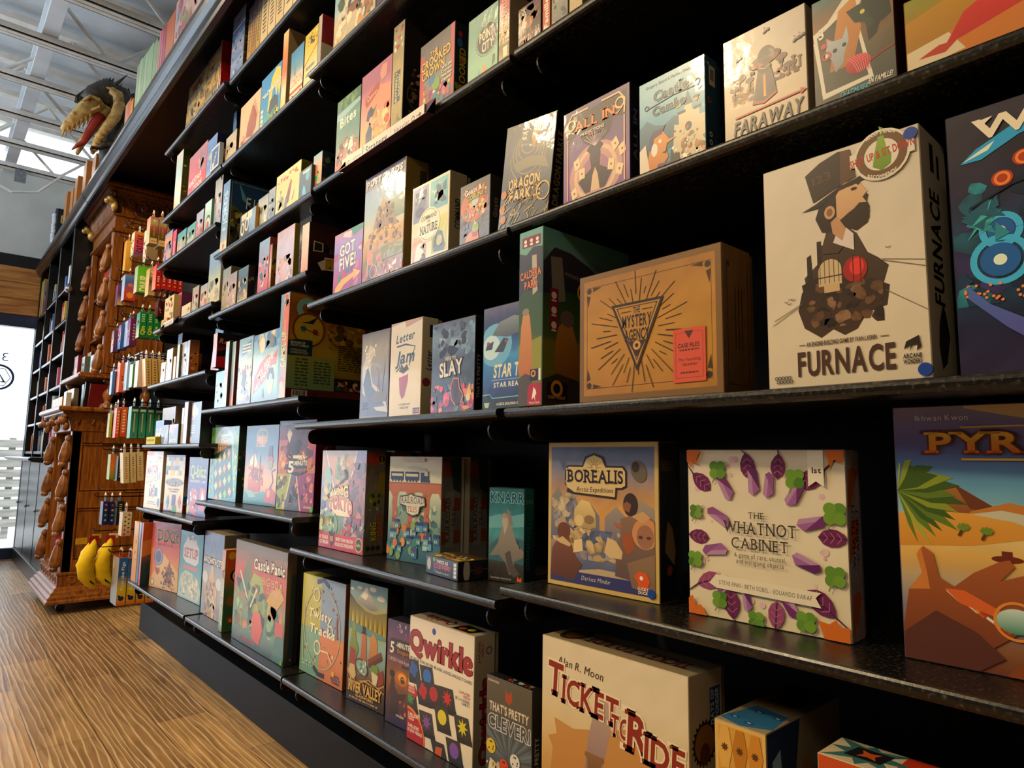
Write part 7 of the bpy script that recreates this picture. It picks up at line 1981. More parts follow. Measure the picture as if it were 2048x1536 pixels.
box('redto', 'grey spined box whose red and cream side faces the room', flat('#8f8a82', '#a59f96'), '#9a3a38', sidef=lambda a: (a.bg(['#d6c9a4', '#d6c9a4'], 0), a.rect(0, .52, 1, 1, '#a02a30'), a.rect(0, 0, 1, .12, '#2a241e'), a.rect(0, .13, 1, .19, '#3a5a24'), a.txt('TO', .45, .30, .5, .14, '#3f6a2a', bold=0), a.clut(.1, .5, .95, .66, ['#6a1a24', '#c98a3a', '#2a1a20'], 12, .08, 3)))
box('castleani', 'wide box of painted animals and a tower at the picture top', gen(['#8a9a6a', '#b5a58a', '#c2b08a', '#9ab5b8', '#7fb0c0'], ['#4a5a3a', '#8a5a3a', '#d6c4a0', '#3a4450', '#b5804a', '#e0d6c0'], n=60, size=.09, y0=.0, y1=.95), '#8a8a70')
box('purpleb', 'dark blue box right of the painted animals, mostly cut by the picture top', gen(['#2a2440', '#3a3450'], ['#c9803a', '#5a4a80', '#e0c9a0'], n=12, size=.14), '#221c34')
box('gotfive', 'small purple box with coloured number tiles on an arrow', art_gotfive, '#7a3a5a')
box('postcards', 'tall box of a hillside castle with a cyclist below', art_postcards, '#8a6f30', '#a88a48', lambda a: (a.bg(['#6a4020', '#7a5a24', '#8a7030', '#7a6a30'], .12), side_text('POSTCARDS', '#6f5a28', '#7d682e', '#a5985a', .5, .34)(a), a.rect(.62, .55, .95, .92, '#3a3020')), base='#3a2a14')
box('nature', 'cream box with four animal corners round an oval', art_nature, '#b5a57e', '#c2b28c', lambda a: (a.bg(['#b09e76', '#a8966e'], .05), a.line([(.2, .06), (.2, .94), (.9, .94), (.9, .06), (.2, .06)], .02, '#6a5c40'), side_text('COMMAND', '#b09e76', '#a8966e', '#33302a', .36, .35)(a)), base='#8a7a58')
box('goats', 'small dark box with fiery goblins', art_goats, '#2f2a24', sidef=side_text('Goats', '#2a2620', '#332e26', '#8a8070', .3, .4), name='card_game_box', cat='card game')
box('wave', 'dark navy box with a cream curling wave and a ship', art_wave, '#3a3040')
box('letterjam', 'cream box with a strawberry jam jar shape', art_letterjam, '#b8a680', '#c9b894', side_letterjam, base='#9a8a66')
box('slay', 'dark box with glowing red outlined heroes', art_slay, '#15121a', sidef=side_black)
box('startrek', 'blue space box with a grey starship, half hidden by the marmot box', art_startrek, '#1c2234')
o = box('tokyo', 'box of giant monsters with a red banner along its foot', art_tokyo, '#5a5040', '#8a7a5a', side_tokyo, base='#3a342a')
x, y, z, yaw, w, h, d = P['tokyo']
for k in (1, 2):
    box('', ('grey sided box right behind the monster battle box', 'grey sided box farthest back behind the monster battle box')[k - 1], None, '#4f4638', '#6a5f4a', side_tokyo, pos=(x + (d + .006) * k, y - .012 * k, z, 1.3, w, h, d), base='#3a342a', group='boxes queued behind the monster battle box')
o = box('rail', 'box of a blue train crossing an orange viaduct', art_rail, '#8a8270', '#b5ab94', side_rail, base='#cfc6b0')
x, y, z, yaw, w, h, d = P['rail']
box('', 'second viaduct box, standing behind the one with the blue train in front', None, '#8a8270', '#9a927c', side_rail, pos=(x + (d + .005), y - .004, z, 6.3, w, h, d), base='#6a6252')
box('twice', 'small black box lying flat, with a yellow lid picture', art_twice, '#15141a', None, lambda a: (a.bg(['#141318', '#19181c']), a.ell(.25, .5, .10, .3, '#b5a894'), a.line([(.3, .5), (.95, .52)], .012, '#6a6450'), a.poly([(.5, .3), (.5, .8), (.57, .65), (.66, .65), (.72, .8), (.72, .35), (.61, .2)], '#4a1c18')), lambda a: (a.bg(['#8a7a24', '#4a3a20', '#2a1f1c'], .2), a.clut(.02, .02, .98, .6, ['#d6b41c', '#c9a82a', '#8a2a4a', '#e0d6b0', '#2a4a7a'], 50, .06, 3)), name='card_game_box', cat='dice game')
box('knarr', 'teal box with a cloaked northern seafarer', art_knarr, '#12343a', '#2f5a5a', side_knarr, base='#0e2428')
box('twisty', 'box of four coloured quarters with looping white lettering', art_twisty, '#7a4a24', '#8a9a3a', topf=lambda a: (a.bg(['#8f8f34', '#6a6a28']), a.rect(.46, 0, 1, 1, '#2a2c2c')), base='#4a3018')
box('river', 'tall box with otters below a snowy mountain', art_river, '#231a14', '#1c1612', flat('#1a1410', '#2a2018'), base='#150f0c')
box('fivemin2', 'narrow purple box with a burning skull', art_fivemin2, '#2a2034', '#2a2634')
box('qwirkle', 'white box with black tiles of coloured shapes', art_qwirkle, '#a89a80', None, side_qwirkle, top_qwirkle, base='#8a7c64')
box('clever', 'grey brown box with bright dice', art_clever, '#141312', None, side_black, lambda a: (a.bg(['#1c1a18', '#141312']), a.clut(.4, .1, .9, .8, ['#8a8a80', '#7a2018', '#3a5a6a'], 10, .05, 2)), name='card_game_box', cat='dice game')
box('lucky', 'tall light blue box with a board of clover tiles', art_lucky, '#3a5a48', sidef=gen(['#22342c', '#2a3a30'], ['#8a8a2a', '#3a5a4a', '#7a3a1c'], n=10, size=.2))
box('flip', 'blue box with a pirate ship at sunset', art_flip, '#1c3a4a')
box('fivemin', 'purple and red box of fantasy heroes in wedges', art_fivemin, '#5a1420', '#8a1c28', lambda a: (a.bg(['#3a1030', '#4a1424', '#6a1a24'], .1), a.clut(.1, .6, .9, .9, ['#8a5a2a', '#3a2018'], 12, .12, 3)), base='#2a0c1a', dots=((.965, .03, .008, DOTG),))
box('architects', 'tall pale blue box with a white tower', art_arch, '#8a7e70', '#a8987a', flat('#5a5248', '#6a6054'), base='#4a443c')
box('carc', 'narrow pale spine box whose side is orange and green', art_carc, '#4a5a34', '#c98a4a', side_carc)
box('panic', 'big red and green box with goblins and a knight', art_panic, '#4a3c30', '#4f473e', side_panic, base='#2a221c', dots=((.975, .03, .007, DOTG),))
box('paleblue', 'pale blue box at the far end of its shelf, below the tilted blue pack', gen(['#7aa8c0', '#5f94b0', '#5a90b0'], ['#4a6a80', '#b5a58a', '#8ab5d0', '#c9bca0'], n=14, size=.16), '#3a5a6a')
box('bluespine', 'tall light blue spine box with a red figure', spine(['#8fc0e0', '#c9b070', '#d96a4a', '#7ab5d6', '#c9c4b8'], None, '#ffffff'), '#1c2214')
box('kitspine', 'thin grey blue spine box left of the cat and dog box', spine(['#d98a6a', '#8a8aa8', '#a8b5b8', '#8ab0c0'], None, '#fff'), '#5a2c1c')
box('dogs', 'tall pale box with a black dog in a red collar', art_dogs, '#8a6a5a')
box('fish', 'blue box with penguins and a big red fish', art_fish, '#3a5560')
box('camel', 'big box standing sideways with a golden back cover', art_cspine, '#6a3a14', '#a8601e', side_camel, base='#3a1c0c')
box('greygold', 'grey and gold box beside the shelf end under the navy box', gen(['#8a7a5a', '#a89a7a', '#7a8a94'], ['#c9b07a', '#5a5a5a', '#d6c9a8'], n=14, size=.16), '#5a5040')
box('greypink', 'dusky pink box with a pale arch, before the grey and gold one', gen(['#a88a84', '#b59a90', '#8a8494'], ['#d6c9b0', '#6a5f6a', '#c9a8a0'], n=12, size=.16), '#6a5a58')
box('nightsm', 'small night blue box with gold windows', gen(['#c9b080', '#4a5a68', '#3f5a6a', '#4a6a78'], ['#d6b86a', '#2a3a48', '#e6d6a0'], n=14, size=.14), '#17171c', sidef=gen(['#141316', '#1c1a1c'], ['#8a7a5a', '#4a3a24'], n=5, size=.2))
box('bluepink', 'tall blue over pink box with a round badge', gen(['#a84a5a', '#c26a78', '#8a8ab0', '#7aa0c2'], ['#d6a0a0', '#4a7aa0', '#e0d0c8', '#b5505a'], n=20, size=.14), '#8a3a34')
box('redspine', 'thin red spine box with a yellow and brown side', spine(['#b5483a', '#c9b0a0', '#a83a34'], None, '#fff'), '#6a4a14', sidef=gen(['#6a2c14', '#8a6a1c', '#5a2a14'], ['#2a1c10', '#b58a24'], n=8, size=.25))
box('lilac', 'lilac box with a pale animal head', gen(['#c98a8a', '#c2a8b8', '#b0a8c8', '#b5b0cc', '#b08a94'], ['#c9c2d6', '#d6a090', '#a8a0c0'], n=18, size=.14, y1=.5), '#8a7a1e')
box('tallgrey', 'tall grey box standing behind the dark box with printed cards', gen(['#6a6a64', '#8a8678', '#a8a08a'], ['#4a4a4a', '#c9c0a8', '#6a6054'], n=16, size=.14), '#4a463c')
box('cardbox', 'dark box turned sideways, its side printed with playing cards', spine(['#c98a6a', '#d9b094', '#e0a888'], None, '#fff'), '#2a1812', sidef=lambda a: (a.bg(['#15100e', '#1f1410', '#3a1c14', '#3f2018', '#2a1614'], .1), a.poly([(0, .5), (.3, .62), (.4, .5), (.6, .66), (.75, .5), (1, .6), (1, .45), (0, .42)], '#1c1210'), a.poly([(.07, .42), (.25, .44), (.25, .62), (.08, .64)], '#cfc4a0'), a.poly([(.09, .44), (.23, .455), (.23, .605), (.10, .62)], '#2a2620'), a.poly([(.16, .2), (.24, .06), (.4, .12), (.32, .32)], '#cfc4a0'), a.poly([(.28, .08), (.56, .10), (.54, .36), (.28, .34)], '#d6cba6'), a.poly([(.30, .10), (.54, .12), (.52, .34), (.30, .32)], '#a87a1c'), a.clut(.32, .13, .5, .31, ['#3a2a14', '#c99a2a'], 10, .06, 3), a.tlines(.36, .44, .8, .52, 4, '#6a5f54')), base='#120c0a')
box('fjords', 'big navy box turned sideways with a green mountain cover', art_fjordspine, '#1a3450', '#5f8ab0', side_fjords, base='#12202e')
box('zero', 'low black box with two big cream zeros', lambda a: (a.bg(['#221d18', '#2a241c']), a.rect(.62, 0, 1, 1, '#5f86a8'), a.poly([(.08, .7), (.4, .75), (.45, 1), (.1, 1)], '#d9ae70'), a.poly([(.5, .6), (.78, .68), (.78, 1), (.5, 1)], '#d6b48a'), a.ring(.18, .34, .10, .05, '#e2d0a0', ry=.14), a.ring(.46, .46, .10, .05, '#e2d0a0', ry=.15)), '#b5802e', name='card_game_box', cat='card game')
box('glare', 'grey box with pale glare painted on its cover, beside the low black zero box', gen(['#8a9494', '#a8a894', '#8a8f8a'], ['#d6d0b8', '#5a6a70', '#b5b08a'], n=14, size=.16), '#5a5a54')  # pale shapes put the glare into the cover colours
box('bluegrey', 'narrow slate box left of the yellow bird box', gen(['#6a7884', '#7a8894', '#8a949a'], ['#4a5860', '#a8aca4'], n=10, size=.18), '#4a545c')
box('bird', 'yellow box with a long tailed bird', art_bird, '#7a6a14', sidef=flat('#5a4e14', '#6a5c18'))
box('nightblue', 'small dark teal box with a blue droplet, right of the bird box', lambda a: (a.bg(['#2f4a60', '#33506a', '#3a5a70'], .1), a.poly([(.3, .1), (.32, .3), (.42, .45), (.55, .3), (.62, .08)], '#5aa8d0'), a.ell(.7, .72, .16, .2, '#4a9ac0'), a.tlines(.3, .84, .9, .93, 1, '#c9d0c8')), '#22384a')
box('beige', 'plain beige box on the shelf above the navy mountain box', gen(['#c9a87a', '#b5aa94', '#b0a68e'], ['#c2b69c', '#a89c80'], n=6, size=.2), '#4a402c')
box('outer', 'thin navy spine standing behind the beige box', spine(['#4a78b0', '#3a64a0'], None, '#fff'), '#15233c', sidef=side_text('OUTER', '#101c34', '#14223c', '#5a6a8a', .4, .3), name='book', cat='book')
box('rust', 'sand coloured box with a rust red spiky beast', lambda a: (a.bg(['#d0a078', '#d6ae86', '#d6b08a'], .06), a.poly([(.35, .2), (.4, .45), (.5, .62), (.62, .8), (.72, .74), (.86, .5), (.84, .25), (.66, .12)], '#8a4a38', '#a85f48'), *[a.line([(.62 + .03 * k, .75 - .06 * k), (.75 + .03 * k, .88 - .06 * k)], .02, '#7a3f30') for k in range(7)], a.clut(.05, .05, .35, .3, ['#6a5a5a', '#b57a60'], 12, .06, 3)), '#8a6a4a')
box('machi', 'blue box with a big yellow shape above green hills', lambda a: (a.bg(['#5a9a8a', '#3a8ab8', '#2f86c0', '#2f86c2'], .03), a.poly([(.38, .28), (.45, .62), (.55, .86), (.75, .98), (.95, .92), (1, .6), (.93, .4), (.86, .62), (.8, .42), (.72, .64), (.6, .60), (.5, .3)], '#d9bc4a'), a.poly([(.42, .2), (.5, .45), (.7, .5), (.9, .4), (.95, .12)], '#3a4a5a'), a.clut(.4, .02, 1, .25, ['#6a9a4a', '#8ab05a', '#c9b86a', '#4a8a6a'], 30, .06, 3), a.txt('MACHI KORO', .55, .66, .9, .08, '#e6e0cc', out='#2a6a9a', rot=4), *[a.rect(.05, .08 + .09 * k, .16, .14 + .09 * k, '#e0d8c0') for k in range(4)]), '#1c4a70')
box('talltan', 'tall tan box standing sideways, plain side to the room', spine(['#a8b05a', '#d6c9a0', '#d96a4a', '#c9803a', '#d6c080'], None, '#fff'), '#b08f5c', sidef=lambda a: (a.bg(['#a8875a', '#a88a5e']), a.poly([(0, 1), (.9, .7), (1, .7), (1, 1)], '#6a5638')))
box('london', 'blue sky box with red letters reading London', lambda a: (a.bg(['#d9a83a', '#e0cfae', '#dccbb0', '#6a94a0', '#4a8ab5', '#3f7aa8'], .05), a.rect(0, .18, 1, .23, '#b5402e'), a.txt('LONDON', .5, .38, .85, .14, '#c2604e', bold=0, serif=True), a.clut(.1, .02, .9, .15, ['#3a2a1c', '#8a3a1c'], 10, .06, 2), a.poly([(.3, .5), (.35, .72), (.42, .5)], '#8a6a6a')), '#143040')
box('yellow', 'yellow and cream box at the end of the shelf, before the grey spine', lambda a: (a.bg(['#d9c890', '#e0d09a', '#d6c06a', '#c9b01e', '#c2a81c'], .08), a.line([(0, .45), (1, .68)], .06, '#b5482e'), a.tlines(.15, .22, .8, .4, 2, '#6a7a8a', 5), a.clut(.05, .7, .95, .95, ['#8a6a1c', '#5a4a14', '#e0d070'], 20, .07, 3)), '#24382a')
# bay D
box('dixit', 'red and orange box with a dreamy tower picture, turned a little', art_dixit, '#8a3a34', '#a85048', base='#5a2420')
box('setup', 'turquoise box with a white crown shaped shield', art_setup, '#2a5a6a', '#4a8aa0')
box('osp', 'tall box with an orange face at the far end of the lowest shelf', lambda a: (a.bg(['#d98a2a', '#e09a34', '#d98f2e'], .05), a.clut(.4, .3, .7, .7, ['#8a4a14'], 5, .12, 2)), '#d98a34')
box('bsp', 'thin blue spine on the lowest shelf, beside the orange faced box', spine(['#2a5a9a', '#3a7ab5', '#7ab5d6'], None, '#fff'), '#1c3a6a', name='book', cat='board game')
box('osp2', 'red spined box whose orange side shows, left of the dreamy tower box', spine(['#c2344a', '#c9b0b0', '#b53a5a'], None, '#fff'), '#c24a14', sidef=lambda a: (a.bg(['#1c3a44', '#22424a', '#c2561c', '#c9501a'], .08), a.poly([(0, .45), (.2, .5), (1, .8), (1, .9), (0, .7)], '#d97a2a'), a.ell(.5, .1, .3, .2, '#d9a04a'), a.ell(.5, .92, .12, .1, '#d9a02a')), name='book', cat='board game')
box('match', 'white puzzle box with blue block letters', art_match, '#b5a890', sidef=lambda a: (a.bg(['#b5a58a', '#a89a80']), a.rect(.1, .0, 1, .12, '#b5481e'), a.rect(.4, .35, .9, .45, '#c98a1c'), a.rect(.4, .5, .9, .62, '#2a5a8a')), base='#8a7c66')
box('chromino', 'white box with colourful squares along its top', art_chromino, '#8a7e6a', sidef=lambda a: (a.bg(['#a8987a', '#b5a68a', '#4a1424', '#4a1424']), a.rect(0, .16, 1, .28, '#2a6a94'), a.rect(0, 0, 1, .14, '#8a1c2c')))
box('qbitz', 'violet box with lime green lettering', art_qbitz, '#271c4a', '#2f2358', sidef=lambda a: (a.bg(['#241a44', '#2a1f50']), a.ell(.5, .4, .4, .3, '#5a6a2a')), base='#1a1230')
box('ysign', 'tiny yellow card box at the shelf front', lambda a: (a.bg(['#d6c41a', '#dccb22']), a.tlines(.1, .4, .9, .7, 1, '#8a7a1c')), '#b5a014', name='card_game_box', cat='card game', m='matte')
box('bluequ', 'small white and blue box behind the tiny yellow one', gen(['#d6cfc0', '#c9c4b8', '#1f4aa0', '#1f4aa0'], ['#e0d6bc', '#c9a82a', '#2a4a9a', '#b5402e'], 'Qui', '#2a4a9a', ty=.6, th=.16, n=16, size=.1), '#3a4a6a', name='card_game_box', cat='card game')
box('slantdark', 'dark grey box with a pale diagonal stripe', lambda a: (a.bg(['#3a3634', '#44403c', '#3f3c3a'], .1), a.poly([(.4, 0), (.95, .9), (1, .75), (.55, 0)], '#b5865a'), a.ell(.2, .3, .14, .2, '#8a9aa8')), '#2a2624', name='card_game_box', cat='card game')
box('enjoy', 'small black and orange box with slanted yellow lettering', lambda a: (a.bg(['#2a1c12', '#2a1c14', '#33221a']), a.poly([(0, .55), (0, 1), (.95, 1), (.4, .7)], '#c9781e'), a.ell(.4, .76, .17, .17, '#a83a24'), a.txt('ENJOY!', .5, .16, .74, .16, '#d9a82a', shear=.25), a.line([(.7, .3), (.9, .6)], .02, '#8a6a4a')), '#1c130d', name='card_game_box', cat='card game')
box('clam', 'tan clamshell pack with a brown picture, behind the small front boxes', gen(['#c2a088', '#8a5f3c', '#6a4a30', '#b59a80'], ['#3a2a1c', '#c9a05a', '#a8b5c0', '#d6b09a'], n=22, size=.12), '#8a7460', name='blister_pack', cat='card game')
box('smallgrn', 'narrow box with a pale green spine, next to the small black and orange box', spine(['#c9b08a', '#d6cfb8', '#b5c09a'], None, '#fff'), '#5a5a44', name='card_game_box', cat='card game')
box('pinkwh', 'narrow white box with a pink top, beside the tall black box', spine(['#c9d0dc', '#d6d2d0', '#c96a8a'], None, '#fff'), '#6a5a5a', name='card_game_box', cat='card game')
box('darkpot', 'tall black box with a golden bun picture', lambda a: (a.bg(['#1c1a1c', '#22222a', '#2a2a34']), a.ell(.32, .80, .2, .2, '#c9a060'), a.ell(.6, .76, .12, .12, '#a88a5a'), a.rect(.15, .58, .5, .63, '#b5503a'), a.tlines(.12, .25, .5, .45, 4, '#b5a88a'), a.ell(.18, .1, .09, .09, '#d98a64')), '#15131a', name='card_game_box', cat='card game')
box('navy', 'navy blue box whose dark side bears faint gold lettering', spine(['#6a8ac2', '#3f5f9a', '#33508a'], None, '#fff'), '#101828', sidef=lambda a: (a.bg(['#6a4018', '#33201a', '#101624', '#0e1422'], .08), a.txt('Seastle', .3, .82, .5, .09, '#6a6050'), a.rect(.2, .3, .5, .62, '#8a5a2a')), base='#0c1018')
box('gysp', 'thin green and yellow spine right of the navy box', spine(['#c2a83a', '#5a7a2a', '#d6c97a'], None, '#fff'), '#3a4a14', name='book', cat='card game')
box('greycard', 'grey box of printed cards before the orange side', gen(['#b5b8c9', '#c2bcc4', '#b0a8a8'], ['#8a94b5', '#d6a094', '#6a7a9a'], n=18, size=.14), '#4a4a54', name='card_game_box', cat='card game')
box('bsp2', 'thin blue spined box with a wide orange side', spine(['#a8c2e0', '#8ab0d6'], None, '#fff'), '#8a4a1c', sidef=gen(['#8a4418', '#b5641e', '#3a2a20'], ['#c9803a', '#5a3414'], n=10, size=.2), name='card_game_box', cat='card game')
box('tan1', 'small tan box at the shelf front, farther from the room than the taller tan one', gen(['#c9b080', '#d0b88a'], ['#b5482e', '#8a7a54'], n=6, size=.16), '#a08858', name='card_game_box', cat='card game')
box('tan2', 'taller tan box before the navy box', gen(['#c2a874', '#c9b080', '#b5a58a', '#a8a8b5'], ['#8a7a4a', '#d6c9a0', '#9a6a4a'], n=14, size=.14), '#8a7448', name='card_game_box', cat='card game')
box('osl', 'small orange box squeezed beside the taller tan one', spine(['#d98a34', '#e09a40'], None, '#fff'), '#b56a1c', name='card_game_box', cat='card game')
box('rolls', 'pink spined box with a black and red side', spine(['#c23a5a', '#e0a0b0', '#d6b8c0'], None, '#fff'), '#221a20', sidef=lambda a: (a.bg(['#a81420', '#b51824', '#15131c', '#15131c'], .04), a.poly([(0, .45), (.7, .62), (1, .5), (1, .4), (0, .3)], '#15131c'), a.txt('Rolls', .45, .76, .7, .14, '#b5705a', shear=.2, rot=-4), a.star(.6, .42, .22, .17, 3, '#d6cdb8')), name='card_game_box', cat='dice game')
box('lean', 'leaning blue and red box with a fiery mountain', gen(['#c2482e', '#b5503a', '#6a5a70', '#5a8ac2', '#5f90c9'], ['#d9744a', '#3a2a3a', '#8a3a2a'], n=18, size=.12, y1=.55), '#3a4a6a', lean=12.0, pos=(.884, 2.932, 1.3665, 0, .105, .19, .03), name='card_game_box', cat='card game')
box('orsm', 'low orange box at the far front of its shelf', gen(['#d98a2a', '#c9a04a'], ['#8a4a1c', '#e6cf8a'], n=6, size=.14), '#a8641c', name='card_game_box', cat='card game')
box('tansign', 'tan box printed with rows of dark figures', gen(['#d6bd8c', '#d9c296'], ['#5a3f34', '#b55a3a', '#8a7a5a'], n=26, size=.07, y1=.95), '#b59a68', name='card_game_box', cat='card game')
box('purpst', 'pink and purple box behind the tan figure box', gen(['#5a3a70', '#7a4a80', '#c25a7a', '#b5486a'], ['#d98a9a', '#3a2a5a'], n=12, size=.14), '#5a2a4a', name='card_game_box', cat='card game')
box('cream', 'low cream box with red lettering', gen(['#e0cba0', '#e2d0aa'], ['#d6bd8c'], None, n=3, size=.1, seed=4), '#b59c68', name='card_game_box', cat='card game')
box('pk1', 'small pale green and pink box, farther one of a pair', gen(['#b5c09a', '#c2b0a0', '#c29a9a', '#a8b094'], ['#6a7a5a', '#d6c9b0', '#8a6a5a'], n=14, size=.14), '#5a5044', name='card_game_box', cat='card game')
box('pk2', 'small pink and blue box, nearer one of a pair', gen(['#d6a894', '#d9b8a0', '#94a5b5'], ['#c97a6a', '#6a7a8a', '#e0cfae'], n=14, size=.14), '#6a5448', name='card_game_box', cat='card game')
box('tallpale', 'tall pale blue and white box above the tilted blue pack', gen(['#d0c4a4', '#cfc6ac', '#a8b5a4', '#7a9ac2', '#86a8d0'], ['#b5b08a', '#6a7a7a', '#c9c4b0'], n=14, size=.14, y1=.45), '#8a8a80')
box('d5a', 'blue and orange box at the far end, beside the hanging animal packs', gen(['#c98a8a', '#b594b5', '#6a86b5', '#d98a34', '#5a86c2'], ['#d9a04a', '#8a5a8a', '#4a6aa0'], n=18, size=.14), '#2a3a5a', name='card_game_box', cat='card game')
box('d5b', 'crimson spine with white letters', lambda a: (a.bg(['#b51c4a', '#c22a54', '#c93a60'], .05), a.tlines(.3, .05, .7, .6, 8, '#e6d6d6')), '#5a1428', name='card_game_box', cat='card game')
box('d5c', 'turquoise and peach box before the crimson spine', gen(['#d98a6a', '#c9b494', '#5aa0a8', '#4a98a8'], ['#c2a8b0', '#8ac2b5', '#d6cfa8'], n=14, size=.14), '#2a5a5a', name='card_game_box', cat='card game')
box('d5d', 'turquoise box with a cream figure', gen(['#d6cfae', '#7ab0a8', '#4f9aa0'], ['#e0d6b0', '#2a4a5a', '#5aa8a0'], n=14, size=.14), '#2a5a5a', name='card_game_box', cat='card game')
box('d5e', 'lilac box with a red scarf shape', gen(['#a8303a', '#c98a8a', '#a8a8c2', '#9aa5c2'], ['#c2404a', '#dcd0b8', '#7a8ab0'], n=14, size=.14), '#8a2430', name='card_game_box', cat='card game')
box('d5f', 'pale mint box with a laughing mouth', lambda a: (a.bg(['#9ac2b0', '#a8cfba', '#a5ccb8'], .05), a.poly([(.2, .0), (.22, .42), (.5, .58), (.85, .50), (.85, .05)], '#2a3a40'), a.ell(.55, .28, .3, .3, '#e0d0b5'), a.ell(.55, .22, .2, .22, '#b5304a')), '#4a7a6a', name='card_game_box', cat='card game')
box('quests', 'tall grey box with a red cat figure behind the navy box spine', gen(['#8a94a8', '#9aa0ac', '#a8a498', '#8a8f94'], ['#b5485a', '#d6c9b0', '#6a7080'], n=16, size=.14), '#1c1a1e', sidef=side_text('Quests', '#15141a', '#1c1a20', '#5a564c', .4, .3))
box('d6white', 'tall white and blue spine box hiding under the topmost shelf', spine(['#d9a86a', '#d6cfb0', '#a8c9d6', '#d6d2c4'], None, '#fff'), '#2a3014', sidef=lambda a: (a.bg(['#5a3a28', '#3a4014', '#3f4418', '#1c1c10'], .2), a.ell(.3, .72, .2, .1, '#c9a46a'), a.clut(.1, .1, .9, .6, ['#4a5a1c', '#8a7a2a', '#2a2a14'], 10, .15, 3)))
box('pink', 'pink box with white letters on red', lambda a: (a.bg(['#c92a34', '#d03a3c', '#c95a6a', '#c2687a', '#b57a8a'], .06), a.poly([(.0, .1), (0, .5), (.9, .3), (.6, .1)], '#d0302e'), a.txt('ANOTHER', .4, .34, .7, .13, '#e8d6c0', rot=4), a.txt('CODE', .55, .16, .5, .12, '#e8c99a', rot=4), a.clut(.5, .4, .95, .95, ['#8a7a8a', '#b5a0a8', '#c98a7a'], 12, .1, 3)), '#a8404a')
box('zonia', 'tall bright blue box with a navy dotted side', gen(['#a8bce0', '#5f86c9', '#5a80c2', '#6a94d6'], ['#8aa8dc', '#c9c4a8', '#b58aa8'], n=10, size=.12), '#131a34', sidef=lambda a: (a.bg(['#121a36', '#141c3a', '#1c1c34'], .1), a.ring(.3, .84, .14, .05, '#a84a54'), a.ell(.25, .62, .09, .09, '#c99a3a'), side_text('ZONIA', '#121a36', '#141c3a', '#b58a78', .34, .3)(a)))
box('zoniasm', 'small blue and white pack leaning before the bright blue box', lambda a: (a.bg(['#2a5a9a', '#2f64a8']), a.frame(.09, '#c9cfd6'), a.txt('ONIA', .5, .45, .6, .16, '#dcd0b8', rot=60), a.ell(.3, .2, .12, .12, '#dcd0b8')), '#8a9ab0', name='card_game_box', cat='card game')
# top shelves: stacked tan boxes, blue stack, cream spines
rnd = random.Random(12)
cols_tan = (['#b5935a', '#c9a868', '#8a8478'], ['#a88a54', '#c2a05a', '#6a6a6a'])
for ci, (ya, yb) in enumerate(((3.47, 3.17), (3.16, 2.98))):
    for k in range(4 if ci == 0 else 3):
        hh = .065 if ci == 0 else .088
        lab = [['bottom', 'second', 'third', 'top'], ['bottom', 'middle', 'top']][ci][k] + (' box of the far tan stack under the crown' if ci == 0 else ' box of the tan stack beside the red spine')
        box('', lab, gen(cols_tan[ci], ['#d9bd80', '#6a6054', '#8a5a34', '#a89a80'], n=16, size=.07, y1=.95, seed=k + 3 * ci), '#5a4424', pos=(.85 + .002 * k, ya, 2.597 + (hh + .001) * k, 0, ya - yb, hh, .11), group='stacked tan boxes on the topmost shelf')
box('', 'bright red box end between the tan stacks and the blue stack', spine(['#8a6a4a', '#a8825a'], None, '#fff'), '#b01014', pos=(.85, 2.972, 2.597, 0, .02, .275, .13), sidef=flat('#b80c12', '#c41018'))
for k in range(4):
    box('', ['bottom', 'second', 'third', 'top'][k] + ' box of the blue stack beside the red box end', gen(['#6a86b5', '#7a94c2', '#8a9ac2'], ['#b5a8c2', '#4a5a80', '#c9c4c9'], n=10, size=.07, seed=k, y1=.95), '#2a2018', pos=(.84, 2.782, 2.597 + .069 * k, 0, .15, .068, .05), sidef=gen(['#2a1c12', '#3a2818'], ['#8a6a3a', '#4a3420'], n=6, size=.25, y1=.95), group='stacked blue boxes on the topmost shelf')
ys = 2.62


def cream_spine(c1, c2, tc, k):
    return lambda a: (a.bg([c1, mixc(c1, '#ffffff', .12), c2], .05, (3, 8)), a.tlines(.28, .18, .72, .72, 9 + k % 3, tc, k))


for k, (wd_, hh, c1, tc, nm) in enumerate(((.045, .24, '#b58a3a', '#5a4a2a', 'ochre spine with a dark band'), (.045, .25, '#a8783a', '#5a4030', 'brown ochre spine'), (.045, .26, '#b5923e', '#3a3a3a', 'ochre spine with a blue top'), (.072, .27, '#d9c294', '#4a3a24', 'cream spine with bold brown letters'),
                                          (.072, .27, '#dcc79a', '#6a4a2a', 'cream spine with reddish letters'), (.075, .275, '#d6c08e', '#3a3228', 'cream spine with a dark emblem'), (.075, .275, '#dccaa0', '#5a4a3a', 'cream spine with thin letters'), (.07, .275, '#d9c59a', '#4a4034', 'cream spine cut by the picture top'))):
    box('', nm + ' on the topmost shelf, ' + ['first', 'second', 'third', 'fourth', 'fifth', 'sixth', 'seventh', 'eighth'][k] + ' after the blue stack', cream_spine(c1, c1 if k > 2 else '#4a5a80', tc, k), '#8a744a', pos=(.85, ys, 2.597, 0, wd_, hh, .2), name='book', cat='book', group='row of spines on the topmost shelf')
    ys -= wd_ + .003

